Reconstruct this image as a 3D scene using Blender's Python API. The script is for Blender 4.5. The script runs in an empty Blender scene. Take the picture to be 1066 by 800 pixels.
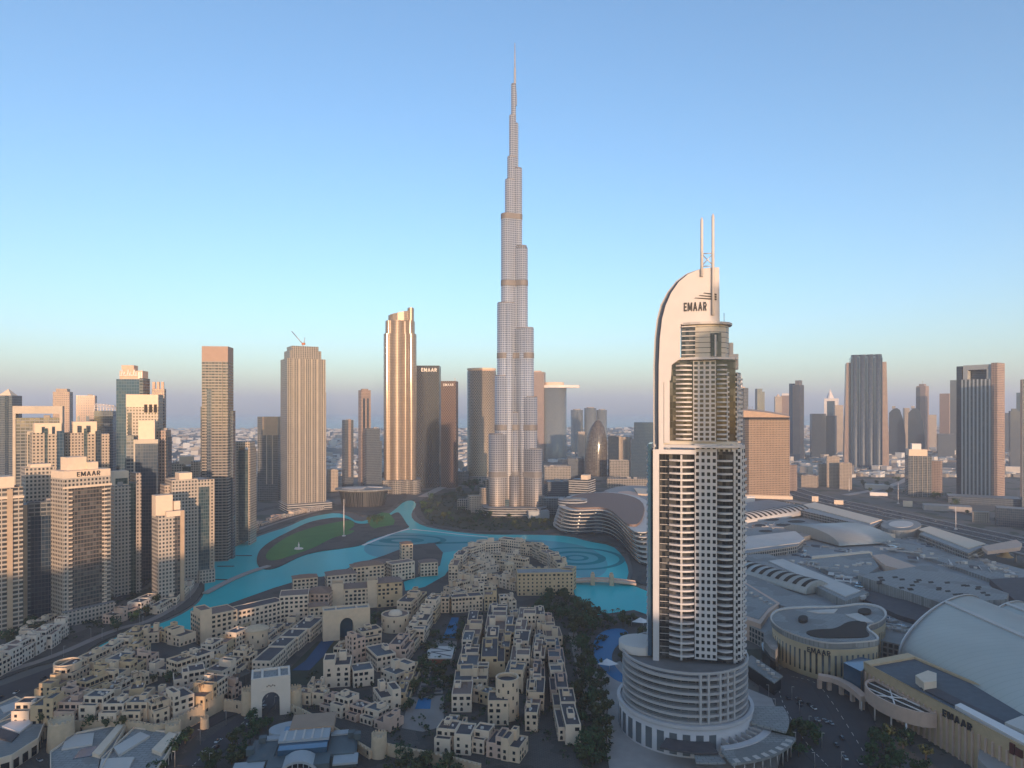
import bpy, math, random
from mathutils import Vector, Matrix
R = math.radians
PI = math.pi
scene = bpy.context.scene
C = scene.collection
# ---------------------------------------------------------------- camera
F, CX, HY, H = 711.0, 533.0, 428.0, 190.0      # focal length in photo pixels, centre column, horizon row, eye height
cam_d = bpy.data.cameras.new('camera')
cam = bpy.data.objects.new('camera', cam_d)
C.objects.link(cam)
cam.location = (0, 0, H)
cam.rotation_euler = (R(90), 0, 0)
cam_d.sensor_width = 36.0
cam_d.lens = 36.0 * F / 1066.0
cam_d.shift_y = (HY - 400.0) / 1066.0
cam_d.clip_start = 1.0
cam_d.clip_end = 120000.0
scene.camera = cam
# ---------------------------------------------------------------- light
SUN_EL, SUN_AZ = 4.5, 167.0                    # azimuth clockwise from +Y: low behind the camera, a little to its right
world = bpy.data.worlds.new('World')
scene.world = world
world.use_nodes = True
wn = world.node_tree
bg = wn.nodes['Background']
sky = wn.nodes.new('ShaderNodeTexSky')
sky.sky_type = 'NISHITA'
sky.sun_disc = False
sky.sun_elevation = R(SUN_EL)
sky.sun_rotation = R(SUN_AZ)
sky.altitude = 0.0
sky.air_density = 0.9
sky.dust_density = 0.5
sky.ozone_density = 2.6
wn.links.new(sky.outputs['Color'], bg.inputs['Color'])
bg.inputs['Strength'].default_value = 0.15
sun_d = bpy.data.lights.new('sun', 'SUN')
sun_d.energy = 2.0
sun_d.angle = R(0.5)
sun_d.color = (0.87, 0.59, 0.385)
sun = bpy.data.objects.new('sun', sun_d)
C.objects.link(sun)
sun.rotation_euler = (R(90 - SUN_EL), 0, R(180 - SUN_AZ))
scene.view_settings.view_transform = 'Standard'
scene.view_settings.look = 'None'
scene.view_settings.exposure = 1.55
scene.view_settings.gamma = 1.0
scene.cycles.use_denoising = True
scene.cycles.max_bounces = 5
scene.cycles.diffuse_bounces = 3
scene.cycles.glossy_bounces = 3
scene.cycles.transmission_bounces = 2
scene.cycles.volume_bounces = 2
# ---------------------------------------------------------------- helpers
rnd = random.Random(7)
def G(px, py, z=0.0):
    """the point at height z that the photo shows at (px, py)"""
    Y = (H - z) * F / (py - HY)
    return ((px - CX) * Y / F, Y)
def Zat(py, Y): return H - (py - HY) * Y / F
def Xat(px, Y): return (px - CX) * Y / F

class MB:
    """collects faces (shared corners are welded) and builds ONE mesh"""
    def __init__(s):
        s.v = []; s.k = {}; s.f = []; s.m = []; s.uv = []; s.s = []
    def vi(s, p):
        k = (round(p[0], 3), round(p[1], 3), round(p[2], 3))
        i = s.k.get(k)
        if i is None:
            i = s.k[k] = len(s.v); s.v.append(k)
        return i
    def face(s, pts, m=0, uv=None, smooth=False):
        idx = [s.vi(p) for p in pts]
        if uv is None:
            a, b, c = Vector(pts[0]), Vector(pts[1]), Vector(pts[2])
            n = (b - a).cross(c - a)
            if n.length < 1e-9 and len(pts) > 3:
                n = (c - a).cross(Vector(pts[3]) - a)
            L = n.length or 1.0
            if abs(n.z) / L < 0.75:
                t = Vector((-n.y, n.x)); t.normalize()
                us = [p[0] * t.x + p[1] * t.y for p in pts]
                u0 = min(us)
                uv = [(u - u0, p[2]) for u, p in zip(us, pts)]
            else:
                uv = [(p[0], p[1]) for p in pts]
        ii, uu = [], []
        for i, u in zip(idx, uv):
            if i not in ii:
                ii.append(i); uu.append(u)
        if len(ii) < 3: return
        s.f.append(ii); s.m.append(m); s.uv.append(uu); s.s.append(smooth)
    def box(s, x0, x1, y0, y1, z0, z1, m=0, mt=None, bottom=False):
        mt = m if mt is None else mt
        s.face([(x0,y0,z0),(x1,y0,z0),(x1,y0,z1),(x0,y0,z1)], m)
        s.face([(x1,y0,z0),(x1,y1,z0),(x1,y1,z1),(x1,y0,z1)], m)
        s.face([(x1,y1,z0),(x0,y1,z0),(x0,y1,z1),(x1,y1,z1)], m)
        s.face([(x0,y1,z0),(x0,y0,z0),(x0,y0,z1),(x0,y1,z1)], m)
        s.face([(x0,y0,z1),(x1,y0,z1),(x1,y1,z1),(x0,y1,z1)], mt)
        if bottom: s.face([(x0,y1,z0),(x1,y1,z0),(x1,y0,z0),(x0,y0,z0)], m)
        return s
    def prism(s, poly, z0, z1, m=0, mt=None, top=True, bottom=False, smooth=False, u0=0.0):
        """upright prism on an outline (any turn); side u runs on round the outline"""
        A = sum(poly[i][0]*poly[(i+1)%len(poly)][1]-poly[(i+1)%len(poly)][0]*poly[i][1] for i in range(len(poly)))
        if A < 0: poly = poly[::-1]
        u = u0
        for i in range(len(poly)):
            a, b = poly[i], poly[(i+1) % len(poly)]
            L = math.hypot(b[0]-a[0], b[1]-a[1])
            s.face([(a[0],a[1],z0),(b[0],b[1],z0),(b[0],b[1],z1),(a[0],a[1],z1)], m,
                   [(u,z0),(u+L,z0),(u+L,z1),(u,z1)], smooth)
            u += L
        if top: s.face([(p[0],p[1],z1) for p in poly], m if mt is None else mt)
        if bottom: s.face([(p[0],p[1],z0) for p in poly[::-1]], m)
        return s
    def ring(s, outer, inner, z0, z1, m=0, mt=None):
        """a band between two outlines with equal counts, same turn"""
        n = len(outer); mt = m if mt is None else mt
        for i in range(n):
            j = (i+1) % n
            o, p, q, r = outer[i], outer[j], inner[j], inner[i]
            s.face([(o[0],o[1],z0),(p[0],p[1],z0),(p[0],p[1],z1),(o[0],o[1],z1)], m)
            s.face([(q[0],q[1],z0),(r[0],r[1],z0),(r[0],r[1],z1),(q[0],q[1],z1)], m)
            s.face([(o[0],o[1],z1),(p[0],p[1],z1),(q[0],q[1],z1),(r[0],r[1],z1)], mt)
            s.face([(r[0],r[1],z0),(q[0],q[1],z0),(p[0],p[1],z0),(o[0],o[1],z0)], m)
        return s
    def tube(s, a, b, r, n=8, r2=None, m=0, cap=True):
        a, b = Vector(a), Vector(b); d = (b-a).normalized()
        x = d.orthogonal().normalized(); y = d.cross(x)
        r2 = r if r2 is None else r2
        A = [a + (x*math.cos(t)+y*math.sin(t))*r for t in [2*PI*i/n for i in range(n)]]
        B = [b + (x*math.cos(t)+y*math.sin(t))*r2 for t in [2*PI*i/n for i in range(n)]]
        for i in range(n):
            j = (i+1) % n
            s.face([A[i],A[j],B[j],B[i]], m, smooth=True)
        if cap:
            s.face(B, m); s.face(A[::-1], m)
        return s
    def lathe(s, prof, n=24, c=(0,0), m=0, a0=0.0, a1=2*PI):
        full = abs(a1-a0-2*PI) < 1e-6
        for i in range(n):
            t, q = a0+(a1-a0)*i/n, a0+(a1-a0)*(i+1)/n
            for (r0,z0),(r1,z1) in zip(prof, prof[1:]):
                pts = [(c[0]+r0*math.cos(t),c[1]+r0*math.sin(t),z0),(c[0]+r0*math.cos(q),c[1]+r0*math.sin(q),z0),
                       (c[0]+r1*math.cos(q),c[1]+r1*math.sin(q),z1),(c[0]+r1*math.cos(t),c[1]+r1*math.sin(t),z1)]
                rm = max(r0, r1)
                s.face(pts, m, [(rm*t,z0),(rm*q,z0),(rm*q,z1),(rm*t,z1)], True)
        return s
    def mesh(s, name, mats):
        me = bpy.data.meshes.new(name)
        me.from_pydata(s.v, [], s.f)
        for m in (mats if isinstance(mats, (list, tuple)) else [mats]): me.materials.append(m)
        me.polygons.foreach_set('material_index', s.m)
        me.polygons.foreach_set('use_smooth', s.s)
        l = me.uv_layers.new(name='UVMap')
        l.data.foreach_set('uv', [c for f in s.uv for u in f for c in u])
        me.update()
        return me
    def build(s, name, mats, parent=None, label=None):
        o = bpy.data.objects.new(name, s.mesh(name, mats)); C.objects.link(o)
        if parent is not None: o.parent = parent
        if label: o['label'] = label
        return o

def tag(o, label, cat, group=None, kind=None):
    if not 4 <= len(label.split()) <= 16: print('LABEL', len(label.split()), label)
    o['label'] = label; o['category'] = cat
    if group: o['group'] = group
    if kind: o['kind'] = kind
    return o
def thing(name, label, cat, loc=(0,0,0), rz=0.0, group=None):
    o = bpy.data.objects.new(name, None); C.objects.link(o)
    o.empty_display_size = 2
    o.location = loc if len(loc) == 3 else (loc[0], loc[1], 0)
    o.rotation_euler = (0, 0, rz)
    return tag(o, label, cat, group)
def structure(name, mb, mats):
    o = mb.build(name, mats); o['kind'] = 'structure'; return o
def child(name, mesh, parent, loc=(0,0,0), rz=0.0, scale=None):
    o = bpy.data.objects.new(name, mesh); C.objects.link(o); o.parent = parent
    o.location = loc; o.rotation_euler = (0,0,rz)
    if scale: o.scale = scale
    return o
def circ(cx, cy, r, n=32, ry=None, a0=0.0):
    ry = r if ry is None else ry
    return [(cx+r*math.cos(a0+2*PI*i/n), cy+ry*math.sin(a0+2*PI*i/n)) for i in range(n)]
def smooth_poly(pts, it=2, closed=True):
    for _ in range(it):
        q = []
        n = len(pts)
        for i in range(n if closed else n-1):
            a, b = pts[i], pts[(i+1) % n]
            q += [(a[0]*.75+b[0]*.25, a[1]*.75+b[1]*.25), (a[0]*.25+b[0]*.75, a[1]*.25+b[1]*.75)]
        if not closed: q = [pts[0]] + q + [pts[-1]]
        pts = q
    return pts
def PG(pts, z=0.0): return [G(x, y, z) for x, y in pts]
def ribbon(pts, w):
    """outline of a strip of width w along a line"""
    L, Rr = [], []
    for i, p in enumerate(pts):
        a = pts[max(i-1, 0)]; b = pts[min(i+1, len(pts)-1)]
        d = Vector((b[0]-a[0], b[1]-a[1])).normalized()
        L.append((p[0]-d.y*w/2, p[1]+d.x*w/2)); Rr.append((p[0]+d.y*w/2, p[1]-d.x*w/2))
    return L, Rr
def strip(mb, pts, w, z0, z1, m=0):
    L, Rr = ribbon(pts, w)
    for i in range(len(pts)-1):
        a, b, c, d = L[i], L[i+1], Rr[i+1], Rr[i]
        mb.face([(d[0],d[1],z1),(c[0],c[1],z1),(b[0],b[1],z1),(a[0],a[1],z1)], m)
        if z1-z0 > 0.05:
            mb.face([(a[0],a[1],z0),(a[0],a[1],z1),(b[0],b[1],z1),(b[0],b[1],z0)], m)
            mb.face([(d[0],d[1],z0),(c[0],c[1],z0),(c[0],c[1],z1),(d[0],d[1],z1)], m)
    if z1-z0 > 0.05:
        for p, q in ((L[0], Rr[0]), (Rr[-1], L[-1])):
            mb.face([(p[0],p[1],z0),(q[0],q[1],z0),(q[0],q[1],z1),(p[0],p[1],z1)], m)
    return mb

# ---------------------------------------------------------------- materials
class N:
    def __init__(s, name):
        s.mat = bpy.data.materials.new(name); s.mat.use_nodes = True
        s.t = s.mat.node_tree; s.b = s.t.nodes['Principled BSDF']
    def n(s, ty, **k):
        x = s.t.nodes.new(ty)
        for a, v in k.items(): setattr(x, a, v)
        return x
    def set(s, sock, v):
        if hasattr(v, 'is_linked') or hasattr(v, 'links'): s.t.links.new(v, sock)
        else: sock.default_value = v
    def math(s, op, a, b=None, c=None):
        x = s.n('ShaderNodeMath', operation=op)
        s.set(x.inputs[0], a)
        if b is not None: s.set(x.inputs[1], b)
        if c is not None: s.set(x.inputs[2], c)
        return x.outputs[0]
    def mix(s, f, a, b):
        x = s.n('ShaderNodeMix', data_type='RGBA')
        s.set(x.inputs[0], f)
        s.set(x.inputs[6], a if not isinstance(a, tuple) else (*a, 1)); s.set(x.inputs[7], b if not isinstance(b, tuple) else (*b, 1))
        return x.outputs[2]
    def noise(s, scale, detail=3, coord=None):
        x = s.n('ShaderNodeTexNoise'); x.inputs['Scale'].default_value = scale; x.inputs['Detail'].default_value = detail
        if coord is None: coord = s.n('ShaderNodeTexCoord').outputs['Object']
        s.t.links.new(coord, x.inputs['Vector'])
        return x.outputs['Fac']
    def pos(s): return s.n('ShaderNodeNewGeometry').outputs['Position']

def shade(c, k): return tuple(min(1.0, x*k) for x in c)
def plain(name, col, rough=0.7, metal=0.0, var=0.25, scale=0.15, spec=0.4):
    m = N(name)
    if rough > .39: col = (col[0]*1.07, col[1]*.965, col[2]*.9)
    f = m.noise(scale, 4, m.pos())
    col2 = m.mix(f, shade(col, 1-var), shade(col, 1+var))
    m.set(m.b.inputs['Base Color'], col2)
    m.b.inputs['Roughness'].default_value = rough; m.b.inputs['Metallic'].default_value = metal
    m.b.inputs['Specular IOR Level'].default_value = spec
    return m.mat
def facade(name, wall, glass, bay=3.5, flo=3.6, ww=0.6, wh=0.6, roof=(0.25,0.24,0.23), metal=0.3, wrough=0.6, wmetal=0.0, grough=0.12,
           curtain=0.5, slab=None, fin=None, du=0.0):
    """windows in bays of `bay` by floors of `flo`; slab / fin: colour and share of a floor line and of an upright line"""
    m = N(name); wall = (wall[0]*1.04, wall[1]*.98, wall[2]*.92)
    uv = m.n('ShaderNodeSeparateXYZ'); m.t.links.new(m.n('ShaderNodeUVMap').outputs[0], uv.inputs[0])
    U = m.math('DIVIDE', m.math('ADD', uv.outputs[0], du), bay); V = m.math('DIVIDE', uv.outputs[1], flo)
    fu, fv = m.math('FRACT', U), m.math('FRACT', V)
    inx = m.math('LESS_THAN', m.math('ABSOLUTE', m.math('SUBTRACT', fu, 0.5)), ww/2)
    iny = m.math('LESS_THAN', m.math('ABSOLUTE', m.math('SUBTRACT', fv, 0.5)), wh/2)
    win = m.math('MULTIPLY', inx, iny)
    cell = m.n('ShaderNodeCombineXYZ')
    m.t.links.new(m.math('FLOOR', U), cell.inputs[0]); m.t.links.new(m.math('FLOOR', V), cell.inputs[1])
    wnz = m.n('ShaderNodeTexWhiteNoise', noise_dimensions='3D'); m.t.links.new(cell.outputs[0], wnz.inputs['Vector'])
    rv = wnz.outputs['Value']
    g = m.mix(m.math('MULTIPLY', m.math('POWER', rv, 3.0), curtain), glass, shade(tuple(0.5*a+0.5*b for a, b in zip(glass, (0.45,0.42,0.38))), 1.0))
    nz = m.noise(0.05, 5, m.pos())
    w = m.mix(nz, shade(wall, 0.74), shade(wall, 1.18))
    w = m.mix(m.math('MULTIPLY', rv, .22), w, shade(wall, .55))
    if slab:
        sl = m.math('LESS_THAN', fv, slab[1]); w = m.mix(sl, w, slab[0])
        win = m.math('MULTIPLY', win, m.math('SUBTRACT', 1.0, sl))
    if fin:
        fi = m.math('LESS_THAN', fu, fin[1]); w = m.mix(fi, w, fin[0])
        win = m.math('MULTIPLY', win, m.math('SUBTRACT', 1.0, fi))
    ge = m.n('ShaderNodeSeparateXYZ'); m.t.links.new(m.n('ShaderNodeNewGeometry').outputs['Normal'], ge.inputs[0])
    up = m.math('GREATER_THAN', m.math('ABSOLUTE', ge.outputs[2]), 0.7)
    win = m.math('MULTIPLY', win, m.math('SUBTRACT', 1.0, up))
    col = m.mix(win, w, g)
    rf = m.mix(m.noise(0.12, 4, m.pos()), shade(roof, 0.7), shade(roof, 1.3))
    col = m.mix(up, col, rf)
    m.set(m.b.inputs['Base Color'], col)
    m.set(m.b.inputs['Roughness'], m.math('ADD', m.math('MULTIPLY', win, grough-wrough), wrough))
    m.set(m.b.inputs['Metallic'], m.math('ADD', m.math('MULTIPLY', win, metal-wmetal), m.math('MULTIPLY', wmetal, m.math('SUBTRACT', 1.0, up))))
    return m.mat

M = {}
M['white'] = plain('white_paint', (0.72,0.70,0.68), 0.5, var=0.06)
M['cream'] = plain('cream_render', (0.64,0.515,0.37), 0.8, var=0.14, scale=0.3)
M['cream2'] = plain('pale_render', (0.68,0.575,0.45), 0.8, var=0.12, scale=0.3)
M['ochre'] = plain('ochre_render', (0.55,0.42,0.26), 0.85, var=0.16, scale=0.3)
M['pinkr'] = plain('pink_render', (0.58,0.43,0.34), 0.85, var=0.14, scale=0.3)
M['gatew'] = plain('off_white_render', (0.66,0.60,0.52), 0.75, var=0.1)
M['capb'] = plain('brown_cladding', (0.33,0.25,0.21), 0.7, var=0.12)
M['stone'] = plain('wall_stone', (0.52,0.425,0.30), 0.9, var=0.2, scale=0.4)
M['roofd'] = plain('dark_roof', (0.075,0.075,0.085), 0.85, var=0.35, scale=0.25)
M['roofb'] = plain('bluish_roof', (0.08,0.10,0.12), 0.7, var=0.35, scale=0.25)
M['tile'] = plain('roof_tile', (0.24,0.16,0.12), 0.85, var=0.25, scale=0.5)
M['tile2'] = plain('brown_roof', (0.20,0.15,0.13), 0.85, var=0.25, scale=0.5)
M['roofg'] = plain('grey_roof', (0.27,0.275,0.28), 0.7, var=0.18, scale=0.06)
M['roofl'] = plain('light_roof', (0.52,0.51,0.48), 0.65, var=0.15, scale=0.06)
M['metalr'] = plain('metal_roof', (0.36,0.37,0.36), 0.42, 0.55, var=0.12, scale=0.03)
M['navyp'] = plain('navy_band', (0.02,0.035,0.075), 0.3)
M['dark'] = plain('dark_glass', (0.012,0.016,0.022), 0.15, 0.0, var=0.3, spec=0.5)
M['glassb'] = plain('blue_glass', (0.06,0.13,0.20), 0.12, 0.4, var=0.2)
M['void'] = plain('shadowed_opening', (0.03,0.026,0.024), 0.9, var=0.3)
M['steel'] = plain('steel', (0.45,0.46,0.47), 0.4, 0.6, var=0.1)
M['concrete'] = plain('concrete', (0.33,0.32,0.31), 0.85, var=0.2)
M['asphalt'] = plain('asphalt', (0.05,0.05,0.055), 0.85, var=0.3, scale=0.08)
M['paving'] = plain('paving', (0.15,0.135,0.13), 0.85, var=0.25, scale=0.08)
def mat_paving(name, a, b, dark, tile):
    m = N(name); p = m.pos()
    br = m.n('ShaderNodeTexBrick'); br.inputs['Scale'].default_value = 1.0/tile; br.inputs['Mortar Size'].default_value = .025
    br.inputs['Color1'].default_value = (*a, 1); br.inputs['Color2'].default_value = (*b, 1); br.inputs['Mortar'].default_value = (*dark, 1)
    m.t.links.new(p, br.inputs['Vector'])
    n1 = m.noise(0.03, 6, p); n2 = m.noise(0.35, 4, p)
    c = m.mix(m.math('MULTIPLY', m.math('GREATER_THAN', n1, .54), .75), br.outputs['Color'], dark)
    c = m.mix(m.math('MULTIPLY', n2, .7), c, shade(b, .55))
    m.set(m.b.inputs['Base Color'], c); m.b.inputs['Roughness'].default_value = .9
    return m.mat
M['roofg'] = mat_paving('roof_panels', (0.38,0.37,0.345), (0.33,0.32,0.30), (0.21,0.20,0.185), 9.0)
def mat_seams(name, col, pitch, rough, metal):
    m = N(name); p = m.pos(); s = m.n('ShaderNodeSeparateXYZ'); m.t.links.new(p, s.inputs[0])
    a = m.math('LESS_THAN', m.math('FRACT', m.math('DIVIDE', m.math('ADD', s.outputs[1], m.math('MULTIPLY', s.outputs[0], .12)), pitch)), .05)
    n1 = m.noise(0.03, 5, p)
    c = m.mix(n1, shade(col, .8), shade(col, 1.15))
    m.set(m.b.inputs['Base Color'], m.mix(m.math('MULTIPLY', a, .5), c, shade(col, .5)))
    m.b.inputs['Roughness'].default_value = rough; m.b.inputs['Metallic'].default_value = metal
    return m.mat
M['metalr'] = mat_seams('seamed_metal', (0.40,0.39,0.355), 6.0, .45, .35)
M['paving'] = mat_paving('paving_slabs', (0.125,0.105,0.09), (0.09,0.08,0.072), (0.035,0.036,0.03), 5.0)
M['pavel'] = plain('light_paving', (0.24,0.225,0.21), 0.85, var=0.2, scale=0.08)
M['sand'] = plain('sand', (0.27,0.23,0.19), 0.95, var=0.3, scale=0.02)
M['grass'] = plain('lawn', (0.05,0.19,0.045), 0.95, var=0.25, scale=0.05)
M['soil'] = plain('planting_soil', (0.035,0.045,0.028), 0.95, var=0.4, scale=0.05)
M['tealr'] = plain('teal_roof', (0.075,0.11,0.125), .6, .1, var=.2)
M['tan'] = plain('tan_roof', (0.34,0.25,0.18), .85, var=.1)
M['paleb'] = plain('pale_blue_roof', (0.33,0.38,0.41), .6, var=.12)
M['letter'] = plain('sign_letters', (0.03,0.03,0.035), 0.5, var=0.1)
M['letterw'] = plain('white_letters', (0.75,0.73,0.70), 0.5, var=0.05)
M['paint'] = plain('road_paint', (0.6,0.6,0.58), 0.7, var=0.1)

_text = {}
def letters(word, height, mat, depth=0.3, bold=0.0):
    """a word as solid letters: x along the word, y up; centred"""
    key = (word, height, mat.name)
    if key in _text: return _text[key]
    mb = MB(); s = height; k = .17+bold; x = 0.0
    def bar(a, b, w=k):
        a, b = Vector(a)*s, Vector(b)*s; d = (b-a).normalized(); n = Vector((-d.y, d.x))*w*s/2
        P = [a+n, b+n, b-n, a-n]; P = [(p.x+x, p.y-s/2) for p in P]
        mb.prism(P, -depth/2, depth/2, bottom=True)
    for ch in word:
        if ch == 'E': W = .56; L = [((k/2,0),(k/2,1)),((k,1-k/2),(W,1-k/2)),((k,.5),(W*.9,.5)),((k,k/2),(W,k/2))]
        elif ch == 'M': W = .86; L = [((k/2,0),(k/2,1)),((W-k/2,0),(W-k/2,1)),((k*.8,.98),(W/2,.12)),((W-k*.8,.98),(W/2,.12))]
        elif ch == 'A': W = .78; L = [((k/2,0),(W/2,1)),((W-k/2,0),(W/2,1)),((W*.25,.33),(W*.75,.33))]
        else: W = .64; L = [((k/2,0),(k/2,1)),((k,1-k/2),(W*.8,1-k/2)),((W-k/2,1-k),(W-k/2,.55)),((k,.5),(W*.85,.5)),((W*.45,.48),(W-k/2,0))]
        for a, b in L: bar(a, b)
        x += (W+.16)*s
    mb.v = [(p[0]-x/2+.08*s, p[1], p[2]) for p in mb.v]
    me = mb.mesh('sign_letters', mat)
    _text[key] = me
    return me
def sign(word, height, mat, parent, loc, facing=0.0, depth=0.3, sx=1.0, bold=0.02, name='sign'):
    """an upright word whose face looks along -y turned by `facing`"""
    o = child(name, letters(word, height, mat, depth, bold), parent, loc)
    o.rotation_euler = (R(90), 0, facing); o.scale = (sx, 1, 1)
    return o
# ---------------------------------------------------------------- the ground
def mat_ground():
    m = N('city_ground')
    p = m.pos()
    a = m.noise(0.004, 6, p); b = m.noise(0.02, 5, p); c = m.noise(0.15, 3, p)
    col = m.mix(a, (0.06,0.058,0.055), (0.22,0.19,0.16))
    gm = m.math('GREATER_THAN', b, 0.56)
    col = m.mix(gm, col, (0.045,0.055,0.03))
    col = m.mix(m.math('MULTIPLY', c, 0.5), col, (0.09,0.085,0.08))
    m.set(m.b.inputs['Base Color'], col); m.b.inputs['Roughness'].default_value = 0.95
    return m.mat
M['ground'] = mat_ground()
g = MB(); XG, YG = 34000, 42000
g.face([(-XG,-880,0),(XG,-880,0),(XG,YG,0),(-XG,YG,0)])
structure('ground', g, M['ground'])
sea_m = N('sea_water'); sea_m.b.inputs['Base Color'].default_value = (0.03,0.08,0.10,1); sea_m.b.inputs['Roughness'].default_value = 0.25
g = MB(); g.face([(-XG+50,7600,0.5),(-4000,6600,0.5),(1500,7600,0.5),(9000,9800,0.5),(XG-50,15000,0.5),(XG-50,YG-50,0.5),(-XG+50,YG-50,0.5)])
structure('sea', g, sea_m.mat)

# the lake: one turquoise sheet with pale edges; darker basin floor round the fountain machinery
def mat_lake(name, deep, pale):
    m = N(name)
    p = m.pos()
    n1 = m.noise(0.012, 3, p); n2 = m.noise(0.25, 2, p)
    col = m.mix(n1, deep, pale)
    m.set(m.b.inputs['Base Color'], col); m.b.inputs['Roughness'].default_value = 0.3
    m.b.inputs['Specular IOR Level'].default_value = 0.12; m.b.inputs['IOR'].default_value = 1.2
    bu = m.n('ShaderNodeBump'); bu.inputs['Strength'].default_value = 0.08; bu.inputs['Distance'].default_value = 0.3
    m.t.links.new(n2, bu.inputs['Height']); m.t.links.new(bu.outputs[0], m.b.inputs['Normal'])
    return m.mat
M['lake'] = mat_lake('lake_water', (0.0,0.40,0.41), (0.0,0.52,0.50))
M['lakef'] = mat_lake('fountain_basin', (0.012,0.24,0.28), (0.004,0.35,0.38))
M['pool'] = mat_lake('pool_water', (0.005,0.10,0.25), (0.01,0.17,0.33))
lake = [(80,690),(97,676),(127,661),(152,655),(184,643),(205,630),(213,618),(213,606),(216,594),(224,582),(240,572),(258,563),(276,556),(299,549),(318,540),(335,536),(350,534),(362,537),(372,544),(390,540),
        (404,536),(412,530),(421,522),(430,521),(434,526),(428,534),(429,541),(440,548),(460,552),(478,554.5),(504,557),(560,557),(594,558.5),(612,564),(637,568),(648,578),(655,593),(652,606),(664,612),(680,618),(690,640),(640,642),(612,645),
        (560,650),(440,655),(216,676),(190,664),(140,672),(101,690)]
g = MB(); g.prism(smooth_poly(PG(lake), 1), -0.6, 0.08)
structure('lake_water', g, M['lake'])
g = MB()
def flat(mb, poly, z, m=0): mb.prism(poly, z-0.004, z, m)
flat(g, smooth_poly(PG([(384,563),(410,554),(440,556),(480,559),(530,561),(570,563),(598,566),(622,574),(634,586),(630,598),(612,604),(590,596),(575,585),(555,575),(500,570),(430,580),(395,582),(376,574)]), 2), 0.10)
structure('fountain_basin_water', g, M['lakef'])
g = MB()
cx, cy = G(600, 581)
for r, w in ((62, 7), (38, 10), (16, 6)):
    g.ring(circ(cx, cy, r, 40, r*1.1), circ(cx, cy, r-w, 40, (r-w)*1.1), 0.02, 0.14)
cx, cy = G(418, 563)
for r, w in ((44, 6), (22, 12)):
    g.ring(circ(cx, cy, r*1.5, 40, r), circ(cx, cy, (r-w)*1.5, 40, r-w), 0.02, 0.14)
L = [G(x, y) for x, y in ((445,566),(490,565),(540,568),(580,575))]
strip(g, L, 12, 0.02, 0.14)
fm = plain('fountain_platform', (0.010,0.235,0.27), 0.9, var=0.3, spec=.02)
tag(g.build('fountain_platform', fm), 'dark rings and arcs of the fountain lying just under the turquoise lake surface', 'fountain')
# white spray lines
def spray(label, pts, w):
    g = MB(); strip(g, [G(x, y) for x, y in pts], w, 0.05, 0.5)
    tag(g.build('floating_boom', M['white']), label, 'boom')
spray('long white floating boom on the lake below the lakeside park', ((429,551.5),(450,553.5),(480,557),(508,559.5)), 2.6)
spray('bent white floating boom between the lawn island and the lake channel', ((378,568),(395,561),(412,554.5),(426,551)), 5)

# raised land in and round the lake
def land(name, pts, z, mat, it=1, kerb=None):
    g = MB(); g.prism(smooth_poly(PG(pts), it), -0.6, z); return structure(name, g, mat)
island = [(267,581),(271,572),(284,562.5),(301,554),(320,544.5),(336,541),(352,539),(364,541),(373,547),(392,544),(405,538),(414,533),(418,537),(424,547),(427,549.5),(408,556),(385,562),(377,568.5),(352,572),(332,574.5),(314,579),(301,585.5),(288,592),(276,594),(268,590)]
land('island_promenade', island, 0.9, M['paving'], 2)
g = MB(); g.prism(smooth_poly(PG([(275,579),(284,569),(300,558),(325,549),(350,544),(367,541),(370,548),(360,553),(371,552),(363,557),(352,558),(340,563),(328,570),(300,580),(281,585)], .9), 2), 0.5, 1.05)
structure('island_lawn', g, M['grass'])
g = MB(); g.prism(smooth_poly(PG([(381,541),(403,531.5),(414,546),(396,548.5),(388,551)], .9), 1), 0.5, 1.06)
structure('corner_lawn', g, M['grass'])
old = [(0,742),(58,709),(101,692),(140,671),(190,662),(225,664),(262,650),(212,650),(212,640),(240,629),(285,613),(318,603),(345,600),(372,588),(400,579),(428,568),(452,566),(461,576),(458,589),(441,599),(420,606),(422,616),(442,612),(463,600),(471,588),(480,574),(490,569),(520,563),(560,565),(578,583),(594,607),(597,616),(603,633),(616,642),(660,636),(700,650),(720,720),(690,880),(-80,880),(-80,775)]
land('old_town_ground', old, 0.8, M['paving'], 0)
land('burj_park_ground', [(433,526),(440,520),(460,510),(500,508),(620,508),(668,520),(690,560),(690,610),(672,611),(656,604),(660,593),(653,577),(640,566.5),(612,562.5),(595,557),(560,555.5),(504,555.5),(478,553),(450,549),(436,541),(431,533)], 0.9, M['paving'], 1)
land('park_planting', [(436,530),(446,518),(470,512),(505,512),(540,520),(600,527),(610,545),(600,552),(560,552),(500,553),(470,550),(446,545)], 1.1, M['soil'], 2)
land('west_promenade', [(-60,735),(0,708),(50,690),(84,688),(95,674),(126,659.5),(150,653.5),(182,641.5),(203,629),(211,617),(211,606),(214,593),(222,580.5),(238,570.5),(256,561.5),(274,554.5),(297,547.5),(316,538.5),(334,534),(352,532),(366,534),(380,539),(403,532),(415,524),(425,517),(420,512),(380,520),(300,538),(255,553),(228,568),(212,582),(203,598),(200,612),(178,626),(145,640),(110,648),(70,664),(30,682),(-60,715)], 0.9, M['paving'], 1)
land('plaza', [(-70,745),(0,716),(60,694),(98,682),(100,690),(58,708),(0,741),(-70,775)], 0.95, M['asphalt'], 0)
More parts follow.
